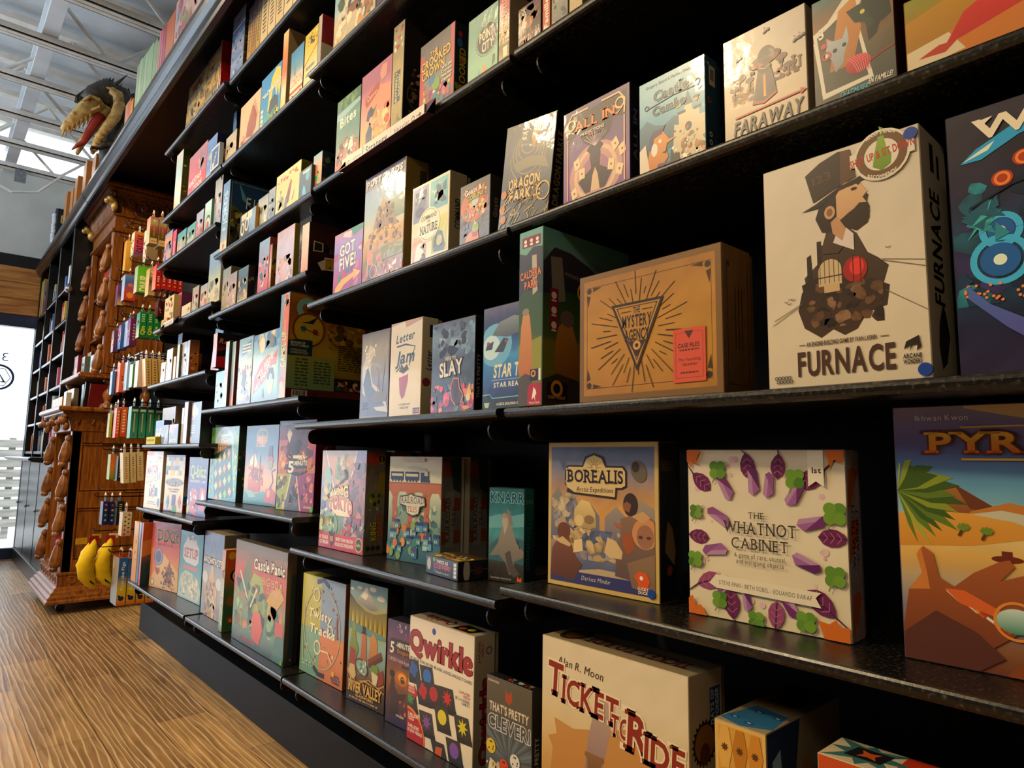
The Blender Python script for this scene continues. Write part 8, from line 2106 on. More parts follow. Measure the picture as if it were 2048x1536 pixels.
# ------------------------------------------------------------------ hanging packs on display hooks, past the last shelf bay
HANG = [('yel', 4.45, 0.817, 0.852, 2.109, 2.303), ('cat', 4.35, 0.836, 0.900, 2.196, 2.338), ('wart', 4.20, 0.872, 0.933, 2.140, 2.324),
        ('hit', 3.95, 0.830, 0.872, 2.168, 2.320), ('hit', 3.95, 0.875, 0.914, 2.161, 2.326), ('hit', 3.95, 0.917, 0.951, 2.157, 2.319), ('hit', 3.95, 0.954, 0.988, 2.154, 2.317), ('hit', 3.95, 0.991, 1.030, 2.150, 2.314),
        ('pur', 4.45, 0.792, 0.833, 1.900, 2.027), ('blr', 4.35, 0.806, 0.866, 1.916, 2.070), ('grn', 4.10, 0.819, 0.888, 1.920, 2.073), ('t14', 4.00, 0.856, 0.889, 1.891, 2.045),
        ('red', 3.87, 0.860, 0.886, 1.901, 2.039), ('red', 3.87, 0.889, 0.914, 1.906, 2.045), ('red', 3.87, 0.917, 0.941, 1.906, 2.045), ('red', 3.87, 0.944, 0.967, 1.905, 2.045), ('red', 3.87, 0.970, 0.995, 1.904, 2.045),
        ('gold', 4.00, 0.911, 0.933, 1.780, 1.870), ('gold', 4.00, 0.936, 0.959, 1.780, 1.870), ('gold', 4.00, 0.962, 0.985, 1.780, 1.870),
        ('vio', 4.45, 0.791, 0.829, 1.618, 1.748), ('blu', 4.37, 0.811, 0.847, 1.629, 1.774), ('pbl', 4.29, 0.828, 0.860, 1.637, 1.790), ('prp', 4.20, 0.823, 0.859, 1.631, 1.787),
        ('gre', 4.05, 0.837, 0.871, 1.660, 1.803), ('gre', 4.05, 0.874, 0.904, 1.662, 1.806), ('gre', 4.05, 0.907, 0.934, 1.663, 1.808), ('gre', 4.05, 0.937, 0.973, 1.661, 1.808),
        ('b4', 4.45, 0.801, 0.818, 1.365, 1.505), ('r4', 4.45, 0.821, 0.847, 1.367, 1.519), ('o4', 4.36, 0.820, 0.858, 1.376, 1.547), ('p4', 4.27, 0.840, 0.857, 1.382, 1.547), ('k4', 4.27, 0.860, 0.882, 1.389, 1.540), ('g4', 4.10, 0.833, 0.865, 1.387, 1.518), ('w4', 4.0, 0.838, 0.877, 1.381, 1.528),
        ('t4', 3.91, 0.861, 0.889, 1.379, 1.530), ('t4', 3.91, 0.892, 0.921, 1.379, 1.531), ('t4', 3.91, 0.924, 0.953, 1.379, 1.529),
        ('y5', 4.42, 0.800, 0.814, 1.115, 1.258), ('k5', 4.42, 0.817, 0.843, 1.113, 1.274), ('o5', 4.32, 0.814, 0.833, 1.111, 1.283), ('o5', 4.32, 0.836, 0.869, 1.118, 1.290),
        ('tg', 4.10, 0.843, 0.879, 1.107, 1.283), ('tg', 4.10, 0.882, 0.918, 1.108, 1.283), ('tg', 4.10, 0.922, 0.957, 1.107, 1.283), ('tg', 4.10, 0.960, 1.005, 1.108, 1.282),
        ('go6', 4.35, 0.808, 0.843, 0.875, 1.020), ('k6', 4.26, 0.829, 0.864, 0.871, 1.010), ('c6', 4.10, 0.832, 0.862, 0.862, 1.029), ('c6', 4.10, 0.865, 0.894, 0.865, 1.030), ('c6', 4.10, 0.897, 0.930, 0.875, 1.033),
        ('d7', 4.25, 0.772, 0.801, 0.632, 0.760), ('d7', 4.25, 0.804, 0.834, 0.630, 0.757), ('k7', 4.15, 0.820, 0.855, 0.637, 0.764), ('s7', 4.0, 0.820, 0.864, 0.592, 0.716),
        ('pig', 4.10, 0.841, 0.884, 0.217, 0.468), ('pig', 4.10, 0.887, 0.931, 0.217, 0.461), ('pig', 4.10, 0.934, 0.976, 0.217, 0.455), ('pig', 4.10, 0.979, 1.022, 0.217, 0.448)]


def sidetext(c, t, tc, w=.75, h=.5, x=.5, extra=None):
    def f(a):
        a.bg(c, .05, (3, 8))
        b = Face(a.B, a.P(1, 0), a.ey, -a.ex, a.h, a.w, a.k + 1)
        if t:
            b.txt(t, x, .5, w, h, tc)
        if extra:
            extra(a)
    return f


STY = {'yel': ('yellow hanging box, farthest of the top hook row', flat('#d9a424', '#c98a2a'), sidetext(['#c98a2a', '#e0b43a'], None, ''), '#b5801c'),
       'cat': ('pink and orange hanging box with upright black letters', gen(['#e0d0b4', '#d9c9ac'], ['#3a2a24', '#c2603a', '#e6dcc4'], n=14, size=.14), sidetext(['#6a3a70', '#c23a5a', '#d0424a', '#e0902a'], 'CAT STAX', '#3a1420'), '#d9c4a0'),
       'wart': ('white hanging box with a brown animal picture, before the pink and orange one', gen(['#d6b59a', '#e0d6c4', '#dcd0bc'], ['#3a2a22', '#8a4a2a', '#e6dcc8'], n=16, size=.16), sidetext(['#8a7454', '#a8906a'], None, ''), '#a8906a'),
       'hit': ('brown hanging pack with a pink top in the upper hook row', flat('#b5c09a', '#c9846a'), sidetext(['#c9ae74', '#5a4414', '#6a5018', '#b03a4a', '#a8b56a', '#c95a7a'], None, '', extra=lambda a: (a.rect(.1, .02, .9, .2, '#d0b47c'), a.ell(.35, .09, .12, .1, '#c2541e'), a.ell(.65, .09, .12, .1, '#c2541e'), a.tlines(.4, .3, .6, .6, 6, '#b5a06a'), a.star(.5, .86, .28, .16, 7, '#d6c9a0'))), '#a8874a'),
       'pur': ('purple hanging box at the far end of the second hook row', flat('#5a2a5a', '#6a3460'), sidetext(['#c9a05a', '#5a2a60', '#6a3a70'], None, ''), '#3a1c3a'),
       'blr': ('blue and red hanging box in the second hook row', flat('#a8c2e0', '#8fb0dc'), sidetext(['#b5302a', '#c2402a', '#3a5aa0', '#6a8ac2'], None, '', extra=lambda a: (a.ell(.5, .2, .3, .3, '#d98a2a'), a.ell(.5, .6, .25, .2, '#d06a4a'))), '#7a241c'),
       'grn': ('bright green hanging box with cream letters', flat('#c9bcb0', '#7fae8a'), sidetext(['#5aa818', '#62b51c', '#58a816'], 'DNUP', '#e2dcb8', w=.55, x=.34, h=.62), '#4a6a5a'),
       't14': ('tan and black hanging pack right of the bright green one', flat('#d0b88a', '#b59a6a'), sidetext(['#c2a468', '#4a3a24', '#d0b47c'], '14', '#e0d0a0', w=.2, x=.8), '#8a744a'),
       'red': ('bright red hanging pack in the second hook row', flat('#d9887a', '#c2302a'), sidetext(['#b81c14', '#b01414', '#a81212', '#b02a2a'], None, '', extra=lambda a: (a.ell(.5, .17, .26, .2, '#d98a2a'), a.tlines(.3, .3, .7, .52, 3, '#efdccb'), a.tlines(.35, .7, .65, .9, 4, '#c96a5a'))), '#6a100e'),
       'gold': ('dark red hanging pack with gold marks, below the bright red ones', flat('#4a1414', '#5a1c18'), sidetext(['#3a0e10', '#481414'], None, '', extra=lambda a: a.clut(.2, .2, .8, .8, ['#c99a34', '#b57a24'], 8, .14, 3)), '#2a0c0c'),
       'vio': ('violet and orange hanging box at the far end of the third hook row', gen(['#4a2a5a', '#c9803a', '#5a3060'], ['#d9c9b0', '#c2603a'], n=8, size=.2), sidetext(['#4a2a50', '#5a3460'], None, ''), '#3a1c3a'),
       'blu': ('blue hanging box with a pink stripe in the third hook row', gen(['#3a6ac2', '#7aa0dc', '#d6709a', '#3a5aa8'], ['#e0e0e6', '#2a4a8a'], n=8, size=.2), sidetext(['#2a4a8a', '#34569a'], None, ''), '#22386a'),
       'pbl': ('pale blue hanging box in the third hook row', flat('#8ab0e0', '#a8c4e8'), sidetext(['#5a80b5', '#d6b86a'], None, ''), '#4a6a94'),
       'prp': ('purple hanging box left of the green ones', gen(['#6a3a8a', '#7a4490'], ['#d9a04a', '#8a8ac9'], n=8, size=.2), sidetext(['#5a2250', '#641f54'], None, '', extra=lambda a: a.tlines(.4, .2, .7, .8, 6, '#c2a0b0')), '#4a1a40'),
       'gre': ('green hanging box with yellow lettering', gen(['#c9c090', '#4a9a8a', '#3a8a80'], ['#d6cfa0', '#1f5a54', '#d98a5a'], n=10, size=.18), sidetext(['#0c6a30', '#0e7434', '#0e7a38'], 'Qin', '#c9c43a', w=.34, x=.28, h=.6, extra=lambda a: (a.tlines(.25, .62, .75, .92, 4, '#c2cf9a'),)), '#0a5a2a'),
       'b4': ('blue hanging box, farthest of the fourth hook row', flat('#5a86c2', '#6a94d0'), sidetext(['#3a64b0', '#4a74c0'], None, ''), '#22407a'),
       'r4': ('red hanging box beside the farthest blue one', flat('#c2402a', '#b53a24'), sidetext(['#8a1c18', '#b52a24'], None, ''), '#5a1410'),
       'o4': ('orange hanging box in the fourth hook row', flat('#d9743a', '#c9602a'), sidetext(['#d0561e', '#d9642a'], None, '', extra=lambda a: a.clut(.2, .1, .8, .9, ['#e6c9a0', '#8a2a14'], 10, .16, 3)), '#8a3414'),
       'p4': ('pale blue hanging sleeve between orange and black packs', flat('#9ac2f0', '#b5d4f5'), sidetext(['#8fb8e8', '#a8ccf0'], None, ''), '#6a8ab0'),
       'k4': ('black hanging pack left of the green edged one', flat('#3a3a3a', '#2a2a2a'), sidetext(['#15151a', '#22222a'], None, '', extra=lambda a: a.tlines(.3, .1, .7, .9, 9, '#a8a494')), '#111'),
       'g4': ('grass green edged hanging pack', flat('#9ac2ee', '#a8d0f5'), sidetext(['#4a8a0e', '#529612'], None, '', extra=lambda a: a.rect(.3, .3, .7, .68, '#d96a34')), '#2f5a0c'),
       'w4': ('whitish pink hanging box left of the tan ones', flat('#c9b5b0', '#d6c2bc'), sidetext(['#c2aaa0', '#d0b8ac'], None, ''), '#9a8074'),
       't4': ('tan hanging box with dark upright print', flat('#c2a064', '#d0b074'), sidetext(['#c29c58', '#caa662'], None, '', extra=lambda a: a.tlines(.35, .1, .7, .9, 9, '#5a3a1c')), '#9a7a40'),
       'y5': ('yellow green hanging pack, farthest of the fifth hook row', flat('#b5b03a', '#8a8a2a'), sidetext(['#a8a02a', '#c9b83a'], None, ''), '#5a5a1c'),
       'k5': ('black hanging pack with an orange flame', flat('#5a3420', '#2a2022'), sidetext(['#c2561e', '#2a1c1c', '#1a1820'], None, ''), '#151214'),
       'o5': ('orange hanging pack in the fifth hook row', flat('#c9542a', '#d9703a'), sidetext(['#c9481c', '#d9602a', '#d06030'], None, '', extra=lambda a: a.tlines(.3, .15, .7, .9, 8, '#efdcc0')), '#8a2c10'),
       'tg': ('teal green hanging box with a dark top band', flat('#3a8a74', '#5a9c88'), sidetext(['#3a9474', '#2f8a6a', '#1f6a50', '#1c5a48'], None, '', extra=lambda a: (a.rect(0, .94, 1, 1, '#1a1c2c'), a.rect(.38, .2, .56, .78, '#b0a884'), a.ell(.5, .1, .2, .12, '#7a3a34'), a.tlines(.1, .84, .9, .91, 1, '#c9d6c0'))), '#123a2e'),
       'go6': ('green and orange hanging pack, farthest of the sixth hook row', flat('#a8a83a', '#8aa03a'), sidetext(['#5a8a2a', '#d9762a', '#c9641e'], None, ''), '#4a5a1c'),
       'k6': ('black hanging pack with white upright lettering', flat('#2a2a22', '#3a382c'), sidetext(['#1c1c16', '#22221a'], None, '', extra=lambda a: a.tlines(.25, .15, .75, .9, 8, '#d0c4a4')), '#111'),
       'c6': ('cream hanging box with red and dark print, hanging askew', flat('#d0b680', '#d6be8c'), sidetext(['#d0b47c', '#d6bd88', '#d9c294'], None, '', extra=lambda a: (a.tlines(.35, .15, .65, .48, 5, '#a83a1c'), a.tlines(.35, .55, .65, .85, 5, '#4a3a2c'))), '#a88a54'),
       'd7': ('navy hanging dice tube', flat('#1c2450', '#222a5a'), sidetext(['#161e4a', '#1c2456'], None, '', extra=lambda a: [a.ell(.5, .2 + .22 * k, .2, .2, c_) for k, c_ in enumerate(('#8a9ac2', '#5a9a5a', '#c99a4a', '#c24a5a'))]), '#0e1430'),
       'k7': ('black hanging dice pack right of the navy tubes', flat('#1c1c1a', '#22221e'), sidetext(['#141412', '#1a1a16'], None, '', extra=lambda a: a.tlines(.3, .5, .7, .9, 5, '#a8a88a')), '#0c0c0a'),
       's7': ('clear hanging stick of cream and pink dice', flat('#d9c4a0', '#d6b59a'), sidetext(['#d98a7a', '#dcc294', '#d9c9a0'], None, '', extra=lambda a: [a.ell(.3 + .4 * (k % 2), .08 + .09 * k, .1, .1, '#4a3a30') for k in range(10)]), '#a88a74'),
       'pig': ('blue and yellow hanging box with upright white letters', flat('#8a94a0', '#b5b0a4'), sidetext(['#c9562a', '#d9b41e', '#d6b820', '#1f5ea8', '#1f62b0', '#2a6ab8'], 'Pass the Pigs', '#e6dcc8', w=.58, x=.62, h=.34, extra=lambda a: (a.ell(.5, .15, .33, .3, '#20284a'), a.ell(.5, .22, .18, .16, '#d99a84'), a.ell(.24, .2, .14, .12, '#17171c'))), '#8a3a1c')}
ROWN = {'hit': ('first', 'second', 'third', 'fourth', 'fifth')}
cnt = {}
NORD = ('frontmost', 'second', 'third', 'fourth', 'fifth')
TOT = {}
for q in HANG:
    TOT[q[0]] = TOT.get(q[0], 0) + 1
hooks = {}
for (k, y, x0, x1, z0, z1) in HANG:
    lab, fr, sd, side = STY[k]
    i = cnt.get(k, 0)
    cnt[k] = i + 1
    if TOT[k] > 1:
        lab += ', ' + NORD[i] + ' on its hook'
    dp_ = .075
    if k in ('yel', 'pur', 'vio', 'b4', 'r4', 'y5', 'k5'):
        dp_ = .06
    if k == 'pig':
        dp_ = .15
    w = dp_
    B = MB(side)
    B.box(0, w, 0, x1 - x0, 0, z1 - z0, C(side))
    cm = .001
    fr(Face(B, (cm, 0, cm), (1, 0, 0), (0, 0, 1), w - 2 * cm, z1 - z0 - 2 * cm))
    sd(Face(B, (w, cm, cm), (0, 1, 0), (0, 0, 1), x1 - x0 - 2 * cm, z1 - z0 - 2 * cm))
    tl = 0
    if k in ('c6', 't4'):
        tl = 5
    o = B.build('hanging_box', M['print'], None, (x0, y + w, z0), (R(tl), 0, R(-90)))
    tag(o, lab, 'hanging game', 'hanging packs on the hooks by the cabinet')
    # hang tab with a slot, a part of the pack
    B = MB(side)
    c_ = (x1 - x0) * .5
    B.box(w * .2, w * .40, c_ - .0012, c_ + .0012, z1 - z0, z1 - z0 + .034, C(side), ch=.0003)
    B.box(w * .60, w * .8, c_ - .0012, c_ + .0012, z1 - z0, z1 - z0 + .034, C(side), ch=.0003)
    B.prism([(w * .2, z1 - z0 + .034), (w * .8, z1 - z0 + .034), (w * .5, z1 - z0 + .05)], 'y', c_ - .0012, c_ + .0012, C('#d9c9a0'))
    B.build('hang_tab', M['print'], o)
    hk = (round(y + w * .5, 3), round(z1, 1))
    h = hooks.setdefault(hk, [x0, z1 + .024])
    h[0] = min(h[0], x0)
extra_hooks = {(4.40, 2.37): [.84, 2.40], (4.30, 2.38): [.86, 2.42], (4.3, 1.86): [.83, 1.87], (4.18, 1.06): [.83, 1.075], (4.40, 1.06): [.80, 1.07], (4.36, .80): [.80, .815], (4.05, .80): [.86, .815]}
hi = 0
for (y, _), (xf, z) in sorted(list(hooks.items()) + list(extra_hooks.items())):
    B = MB('#0c0c0c')
    B.tube([(WX - .004, y, z), (xf - .02, y, z), (xf - .032, y, z + .004), (xf - .04, y, z + .018)], .0028, 7)
    o = B.build('display_hook', M['wire'])
    tag(o, 'black wire display hook carrying packs beside the oak cabinet', 'hook', 'display hooks by the cabinet')
# dark wire grille tray seen under the green packs
B = MB('#1a1a1c')
for k in range(16):
    B.tube([(.86 + .022 * k, 3.98, 1.575), (.86 + .022 * k, 4.44, 1.575)], .002, 6)
B.tube([(.85, 3.98, 1.572), (1.235, 3.98, 1.572)], .004, 6); B.tube([(.85, 4.44, 1.572), (1.235, 4.44, 1.572)], .004, 6); B.tube([(.85, 3.98, 1.572), (.85, 4.44, 1.572)], .004, 6)
tag(B.build('wire_rack', M['metal']), 'flat wire rack under the green hanging boxes', 'rack')

# banana shaped pouches hanging low beside the cabinet
for k, (y, x, z) in enumerate(((4.27, .735, .555), (4.27, .815, .555))):
    t = thing('banana_pouch', ('yellow banana shaped cloth pouch, left one of two low on the hooks', 'yellow banana shaped cloth pouch with a white tag, right one of two')[k], 'pouch', (x, y, z), (0, 0, R(12 - 20 * k)), 'banana pouches beside the cabinet')
    B = MB(); B.smooth = True
    pts = [(.012, 0, .015), (.008, 0, -.02), (-.012, 0, -.07), (-.022, 0, -.13), (-.012, 0, -.19), (.012, 0, -.232), (.036, 0, -.256)]
    B.tube(pts, [.008, .020, .036, .044, .040, .026, .010], 14)
    B.build('pouch', M['yellow'], t)
    B = MB(); B.smooth = True
    B.tube([(-.012, -.03, -.20), (.004, -.026, -.222), (.022, -.02, -.238)], [.003, .006, .003], 8)
    B.build('dark_seam', M['wire'], t)
    B = MB('#8a1418')
    B.box(-.016, .03, -.012, -.009, -.035, .02, C('#9a1820'), ch=.0005)
    fa = Face(B, (-.016, -.012, -.035), (1, 0, 0), (0, 0, 1), .046, .055)
    fa.star(.5, .5, .3, .14, 4, '#d6b45a')
    B.build('swing_tag', M['print'], t)
    B = MB('#d9c48a')
    B.box(.0, .045, -.008, -.006, .004, .03, C('#d9c48a' if k else '#c9a424'), ch=.0004)
    B.build('swing_tag', M['print'], t)
    if k == 0:
        B = MB('#c9981c'); B.box(-.075, -.02, .004, .007, -.02, .012, C('#c9981c'), ch=.0004); B.build('swing_tag', M['print'], t)
    if k == 1:
        B = MB('#d9d4c4'); B.box(.030, .052, -.042, -.036, -.155, -.105, C('#dcd6c6'), ch=.002); B.build('price_tag', M['matte'], t)
    B = MB(); B.tube([(.012, 0, .015), (.012, 0, .045), (.03, 0, .055)], .002, 6); B.build('cord', M['wire'], t)
for y, z in ((4.27, .60), (4.12, .53)):
    B = MB(); B.tube([(WX - .004, y, z), (.76, y, z), (.745, y, z + .004), (.735, y, z + .02)], .0028, 7)
    tag(B.build('display_hook', M['wire']), 'black wire display hook carrying packs beside the oak cabinet', 'hook', 'display hooks by the cabinet')

# ------------------------------------------------------------------ carved oak cabinet
CY0, CY1 = 5.20, 5.98
cab = thing('oak_cabinet', 'carved orange oak cabinet with an upper hutch, past the hanging packs', 'cabinet', (.66, CY0, 0))


def cpart(name, B, m, parent=None):
    for i, q in enumerate(B.v):
        B.v[i] = (q[0] - .66, q[1] - CY0, q[2])
    return B.build(name, m, parent or cab)


def skirt(B, prof, y0, y1, back=WX - .005):
    """moulding running round front and both ends: prof is (out, z), out from the body at x=.73"""
    n_ = len(prof)
    rows = []
    for out, z in prof:
        rows.append([(back, y0 - out, z), (.73 - out, y0 - out, z), (.73 - out, y1 + out, z), (back, y1 + out, z)])
    vs = [q for r_ in rows for q in r_]
    fs = []
    for i in range(n_ - 1):
        for j in range(3):
            fs.append([i * 4 + j, i * 4 + j + 1, (i + 1) * 4 + j + 1, (i + 1) * 4 + j])
    fs.append([0, 1, 2, 3]); fs.append([(n_ - 1) * 4 + j for j in (3, 2, 1, 0)])
    B.add(vs, fs)


B = MB(); skirt(B, [(.070, .070), (.070, .084), (.060, .094), (.060, .108), (.045, .120), (.040, .136), (.028, .144), (.022, .160), (.010, .166), (.010, .176)], CY0, CY1); cpart('base_moulding', B, M['wood'])
B = MB(); skirt(B, [(.010, .176), (.010, .236), (.016, .240), (.016, .252), (.0, .256)], CY0, CY1)
cpart('base_band', B, M['wood'])
B = MB()
for k in range(5):
    yy = .80 + .085 * k
    B.tube([(yy + .022 * math.cos(R(20 * j)), CY0 - .011, .206 + .022 * math.sin(R(20 * j))) for j in range(19)], .0045, 6)
    B.ball((yy + .042, CY0 - .011, .206), (.012, .004, .009), 8, 5)
for k in range(7):
    yy = CY0 + .06 + .11 * k
    B.tube([(.719, yy + .022 * math.cos(R(20 * j)), .206 + .022 * math.sin(R(20 * j))) for j in range(19)], .0045, 6)
cpart('carved_band', B, M['woodb'])
for yy in (CY0 + .06, CY1 - .06):
    for xx in (.76, 1.18):
        B = MB(); B.box(xx - .02, xx + .02, yy - .02, yy + .02, .05, .07); B.tube([(xx, yy - .012, .026), (xx, yy + .012, .026)], .026, 14); cpart('caster', B, M['wire'])
# side panels (near and far), stiles, rails
for nm, y0, y1 in (('side_panel', CY0 + .012, CY0 + .032), ('side_panel', CY1 - .032, CY1 - .012)):
    B = MB(); B.box(.745, WX - .006, y0, y1, .256, 1.17); cpart(nm, B, M['wood'])
B = MB()
for x0, x1, z0, z1 in ((.735, .80, .256, 1.17), (1.17, WX - .006, .256, 1.17), (.80, 1.17, .256, .33), (.80, 1.17, .66, .77), (.80, 1.17, 1.09, 1.17)):
    B.box(x0, x1, CY0, CY0 + .014, z0, z1, ch=.004)
for x0, x1, z0, z1 in ((.80, 1.17, .336, .346), (.80, 1.17, .644, .654), (.80, 1.17, .776, .786), (.80, 1.17, 1.074, 1.084)):
    B.box(x0, x1, CY0 + .004, CY0 + .014, z0, z1, ch=.003)
cpart('side_frame', B, M['wood'])
B = MB(); B.box(1.2, WX - .006, CY0 + .03, CY1 - .03, .256, 1.17); cpart('back_panel', B, M['woodd'])
B = MB(); B.box(.745, 1.2, CY0 + .032, CY1 - .032, .25, .27); cpart('bottom_board', B, M['wood'])
B = MB(); B.box(.76, 1.2, CY0 + .032, CY1 - .032, .70, .72); cpart('middle_shelf', B, M['wood'])
for yy in (CY0 + .035, CY1 - .035):
    B = MB(); B.box(.735, .79, yy - .035, yy + .035, .256, 1.17, ch=.004); cpart('front_post', B, M['wood'])
    # drooping carved leaf corbels stacked up each post
    for k in range(4):
        zc = .36 + .225 * k
        B = MB(); B.smooth = True

        def shp(q):
            s_ = 1.0 + .45 * max(0, -q.z) - .35 * max(0, q.z)
            rib = 1 + .10 * math.cos(7 * math.atan2(q.y, q.x))
            return Vector((q.x * s_ * rib - .35 * max(0, -q.z), q.y * s_ * rib, q.z))
        B.ball((.716, yy, zc), (.034, .030, .085), 21, 12, fn=shp)
        B.ball((.700, yy, zc - .085), (.026, .024, .020), 12, 7)
        B.ball((.722, yy, zc + .085), (.022, .028, .024), 12, 7)
        cpart('carved_corbel', B, M['woodb'])
# flared frieze and counter
B = MB(); skirt(B, [(.0, 1.165), (.008, 1.17), (.008, 1.182), (.012, 1.20), (.024, 1.235), (.046, 1.268), (.066, 1.282), (.066, 1.292), (.0, 1.293)], CY0, CY1); cpart('frieze', B, M['wood'])
B = MB(); skirt(B, [(.084, 1.293), (.094, 1.300), (.094, 1.316), (.086, 1.326), (.0, 1.327)], CY0, CY1); cpart('counter_top', B, M['wood'])


def scroll(B, x, y, z, s_, along):
    pts, rad = [], []
    for j in range(22):
        t = j / 21
        an = R(-40 + 330 * t)
        r_ = s_ * (.55 - .38 * t)
        u, v = r_ * math.cos(an), r_ * math.sin(an) + s_ * .18
        pts.append((x + u, y - .016 * (v / s_), z + v) if along == 'x' else (x - .016 * (v / s_), y + u, z + v)); rad.append(.0055 - .003 * t)
    B.tube(pts, rad, 7)
    pts = [(x + q[0] * s_, y, z + q[1] * s_) if along == 'x' else (x, y + q[0] * s_, z + q[1] * s_) for q in ((.30, -.55), (.62, -.35), (.78, .05), (.72, .48))]
    B.tube(pts, [.003, .0055, .006, .003], 7)


B = MB(); B.smooth = True
for k in range(6):
    scroll(B, .735 + .085 * k, CY0 - .030, 1.236, .036, 'x')
for k in range(9):
    scroll(B, .700, CY0 + .03 + .085 * k, 1.236, .036, 'y')
cpart('carved_scrolls', B, M['woodb'])
for yy in (CY0 - .03, CY0 + .37, CY1 + .03):
    B = MB(); B.smooth = True
    B.ball((.672, yy, 1.235), (.030, .034, .032), 14, 9); B.ball((.648, yy, 1.222), (.020, .022, .018), 12, 7); B.ball((.68, yy - .026, 1.262), (.012, .010, .014), 9, 6); B.ball((.68, yy + .026, 1.262), (.012, .010, .014), 9, 6); B.ball((.690, yy, 1.20), (.022, .030, .034), 12, 7)
    cpart('carved_lion_head', B, M['woodb'])
# turned columns carrying the hutch
for xx, yy in ((.93, CY0 + .06), (.80, CY1 - .08), (1.16, CY0 + .06), (1.16, CY1 - .08)):
    B = MB(); B.smooth = True
    B.lathe([(.052, 1.328), (.052, 1.338), (.044, 1.344), (.048, 1.352), (.034, 1.360), (.020, 1.372), (.026, 1.392), (.036, 1.420), (.030, 1.450), (.018, 1.470), (.024, 1.482), (.018, 1.494), (.030, 1.506), (.036, 1.520), (.036, 1.529)], (xx, yy, 0), 22)
    cpart('turned_column', B, M['woodb'])
# hutch
B = MB(); B.box(.735, WX - .006, CY0 - .01, CY1 + .01, 1.530, 1.548, ch=.004); B.box(.745, WX - .006, CY0, CY1, 1.548, 1.566, ch=.004); cpart('hutch_shelf', B, M['wood'])
for y0, y1 in ((CY0 + .006, CY0 + .03), (CY1 - .03, CY1 - .006)):
    B = MB(); B.box(.885, WX - .006, y0, y1, 1.566, 2.56); cpart('hutch_side', B, M['wood'])
B = MB()
for x0, x1, z0, z1 in ((.87, .935, 1.566, 2.56), (1.19, WX - .006, 1.566, 2.56), (.935, 1.19, 1.566, 1.62), (.935, 1.19, 2.05, 2.11), (.935, 1.19, 2.50, 2.56)):
    B.box(x0, x1, CY0 - .006, CY0 + .008, z0, z1, ch=.004)
cpart('hutch_side_frame', B, M['wood'])
B = MB(); B.box(1.21, WX - .006, CY0 + .03, CY1 - .03, 1.566, 2.56); cpart('hutch_back', B, M['woodd'])
for z in (1.86, 2.18):
    B = MB(); B.box(.90, 1.21, CY0 + .03, CY1 - .03, z, z + .018); cpart('hutch_board', B, M['wood'])
for yy in (CY0 + .02, CY1 - .02):
    B = MB(); B.box(.865, .905, yy - .024, yy + .024, 1.566, 2.56, ch=.004); cpart('hutch_post', B, M['wood'])
    for k in range(4):
        zc = 1.66 + .235 * k
        B = MB(); B.smooth = True

        def shp2(q):
            s_ = 1.0 + .45 * max(0, -q.z) - .35 * max(0, q.z)
            rib = 1 + .10 * math.cos(7 * math.atan2(q.y, q.x))
            return Vector((q.x * s_ * rib - .35 * max(0, -q.z), q.y * s_ * rib, q.z))
        B.ball((.848, yy, zc), (.032, .028, .082), 21, 12, fn=shp2)
        B.ball((.832, yy, zc - .082), (.025, .023, .020), 12, 7); B.ball((.854, yy, zc + .085), (.021, .026, .023), 12, 7)
        cpart('carved_corbel', B, M['woodb'])


def skirt2(B, prof):
    rows = []
    for out, z in prof:
        rows.append([(WX - .005, CY0 - out, z), (.88 - out, CY0 - out, z), (.88 - out, CY1 + out, z), (WX - .005, CY1 + out, z)])
    vs = [q for r_ in rows for q in r_]
    fs = [[i * 4 + j, i * 4 + j + 1, (i + 1) * 4 + j + 1, (i + 1) * 4 + j] for i in range(len(rows) - 1) for j in range(3)]
    fs.append([0, 1, 2, 3]); fs.append([(len(rows) - 1) * 4 + j for j in (3, 2, 1, 0)])
    B.add(vs, fs)


B = MB(); skirt2(B, [(.0, 2.56), (.022, 2.565), (.022, 2.582), (.008, 2.588), (.008, 2.672), (.026, 2.678), (.026, 2.694), (.014, 2.70)]); cpart('hutch_frieze', B, M['wood'])
B = MB(); skirt2(B, [(.014, 2.70), (.020, 2.74), (.036, 2.79), (.062, 2.835), (.074, 2.848), (.074, 2.862), (.088, 2.872), (.088, 2.890), (.0, 2.902)]); cpart('hutch_cornice', B, M['wood'])
B = MB(); B.smooth = True
for k in range(6):
    scroll(B, .875 + .075 * k, CY0 - .036, 2.775, .044, 'x')
for k in range(4):
    for j in range(2):
        B.ball((.94 + .055 * k + .027 * j, CY0 - .010, 2.615 + .030 * j), (.014, .006, .011), 9, 6)
for k in range(24):
    yy = CY0 + .01 + .032 * k
    B.tube([(.868, yy, 2.71), (.855, yy, 2.76), (.828, yy, 2.82)], [.010, .011, .009], 7)
cpart('carved_scrolls', B, M['woodb'])
for yy in (CY0 - .04, CY1 + .04):
    B = MB(); B.smooth = True
    B.ball((.838, yy, 2.775), (.034, .036, .036), 14, 9); B.ball((.812, yy, 2.758), (.022, .024, .02), 12, 7); B.ball((.846, yy - .028, 2.808), (.013, .010, .015), 9, 6); B.ball((.846, yy + .028, 2.808), (.013, .010, .015), 9, 6); B.ball((.856, yy, 2.73), (.024, .03, .04), 12, 7)
    cpart('carved_lion_head', B, M['gold'])


# things on and in the cabinet
def small(label, x, y, z, w, h, d, front, side, sidef=None, group=None, name='board_game_box', cat='box', lean=0, tilt=0, m='print', yaw=0):
    return box('', label, front, side, sidef=sidef, pos=(x, y, z, yaw, w, h, d), name=name, cat=cat, m=m, group=group, lean=lean, tilt=tilt)


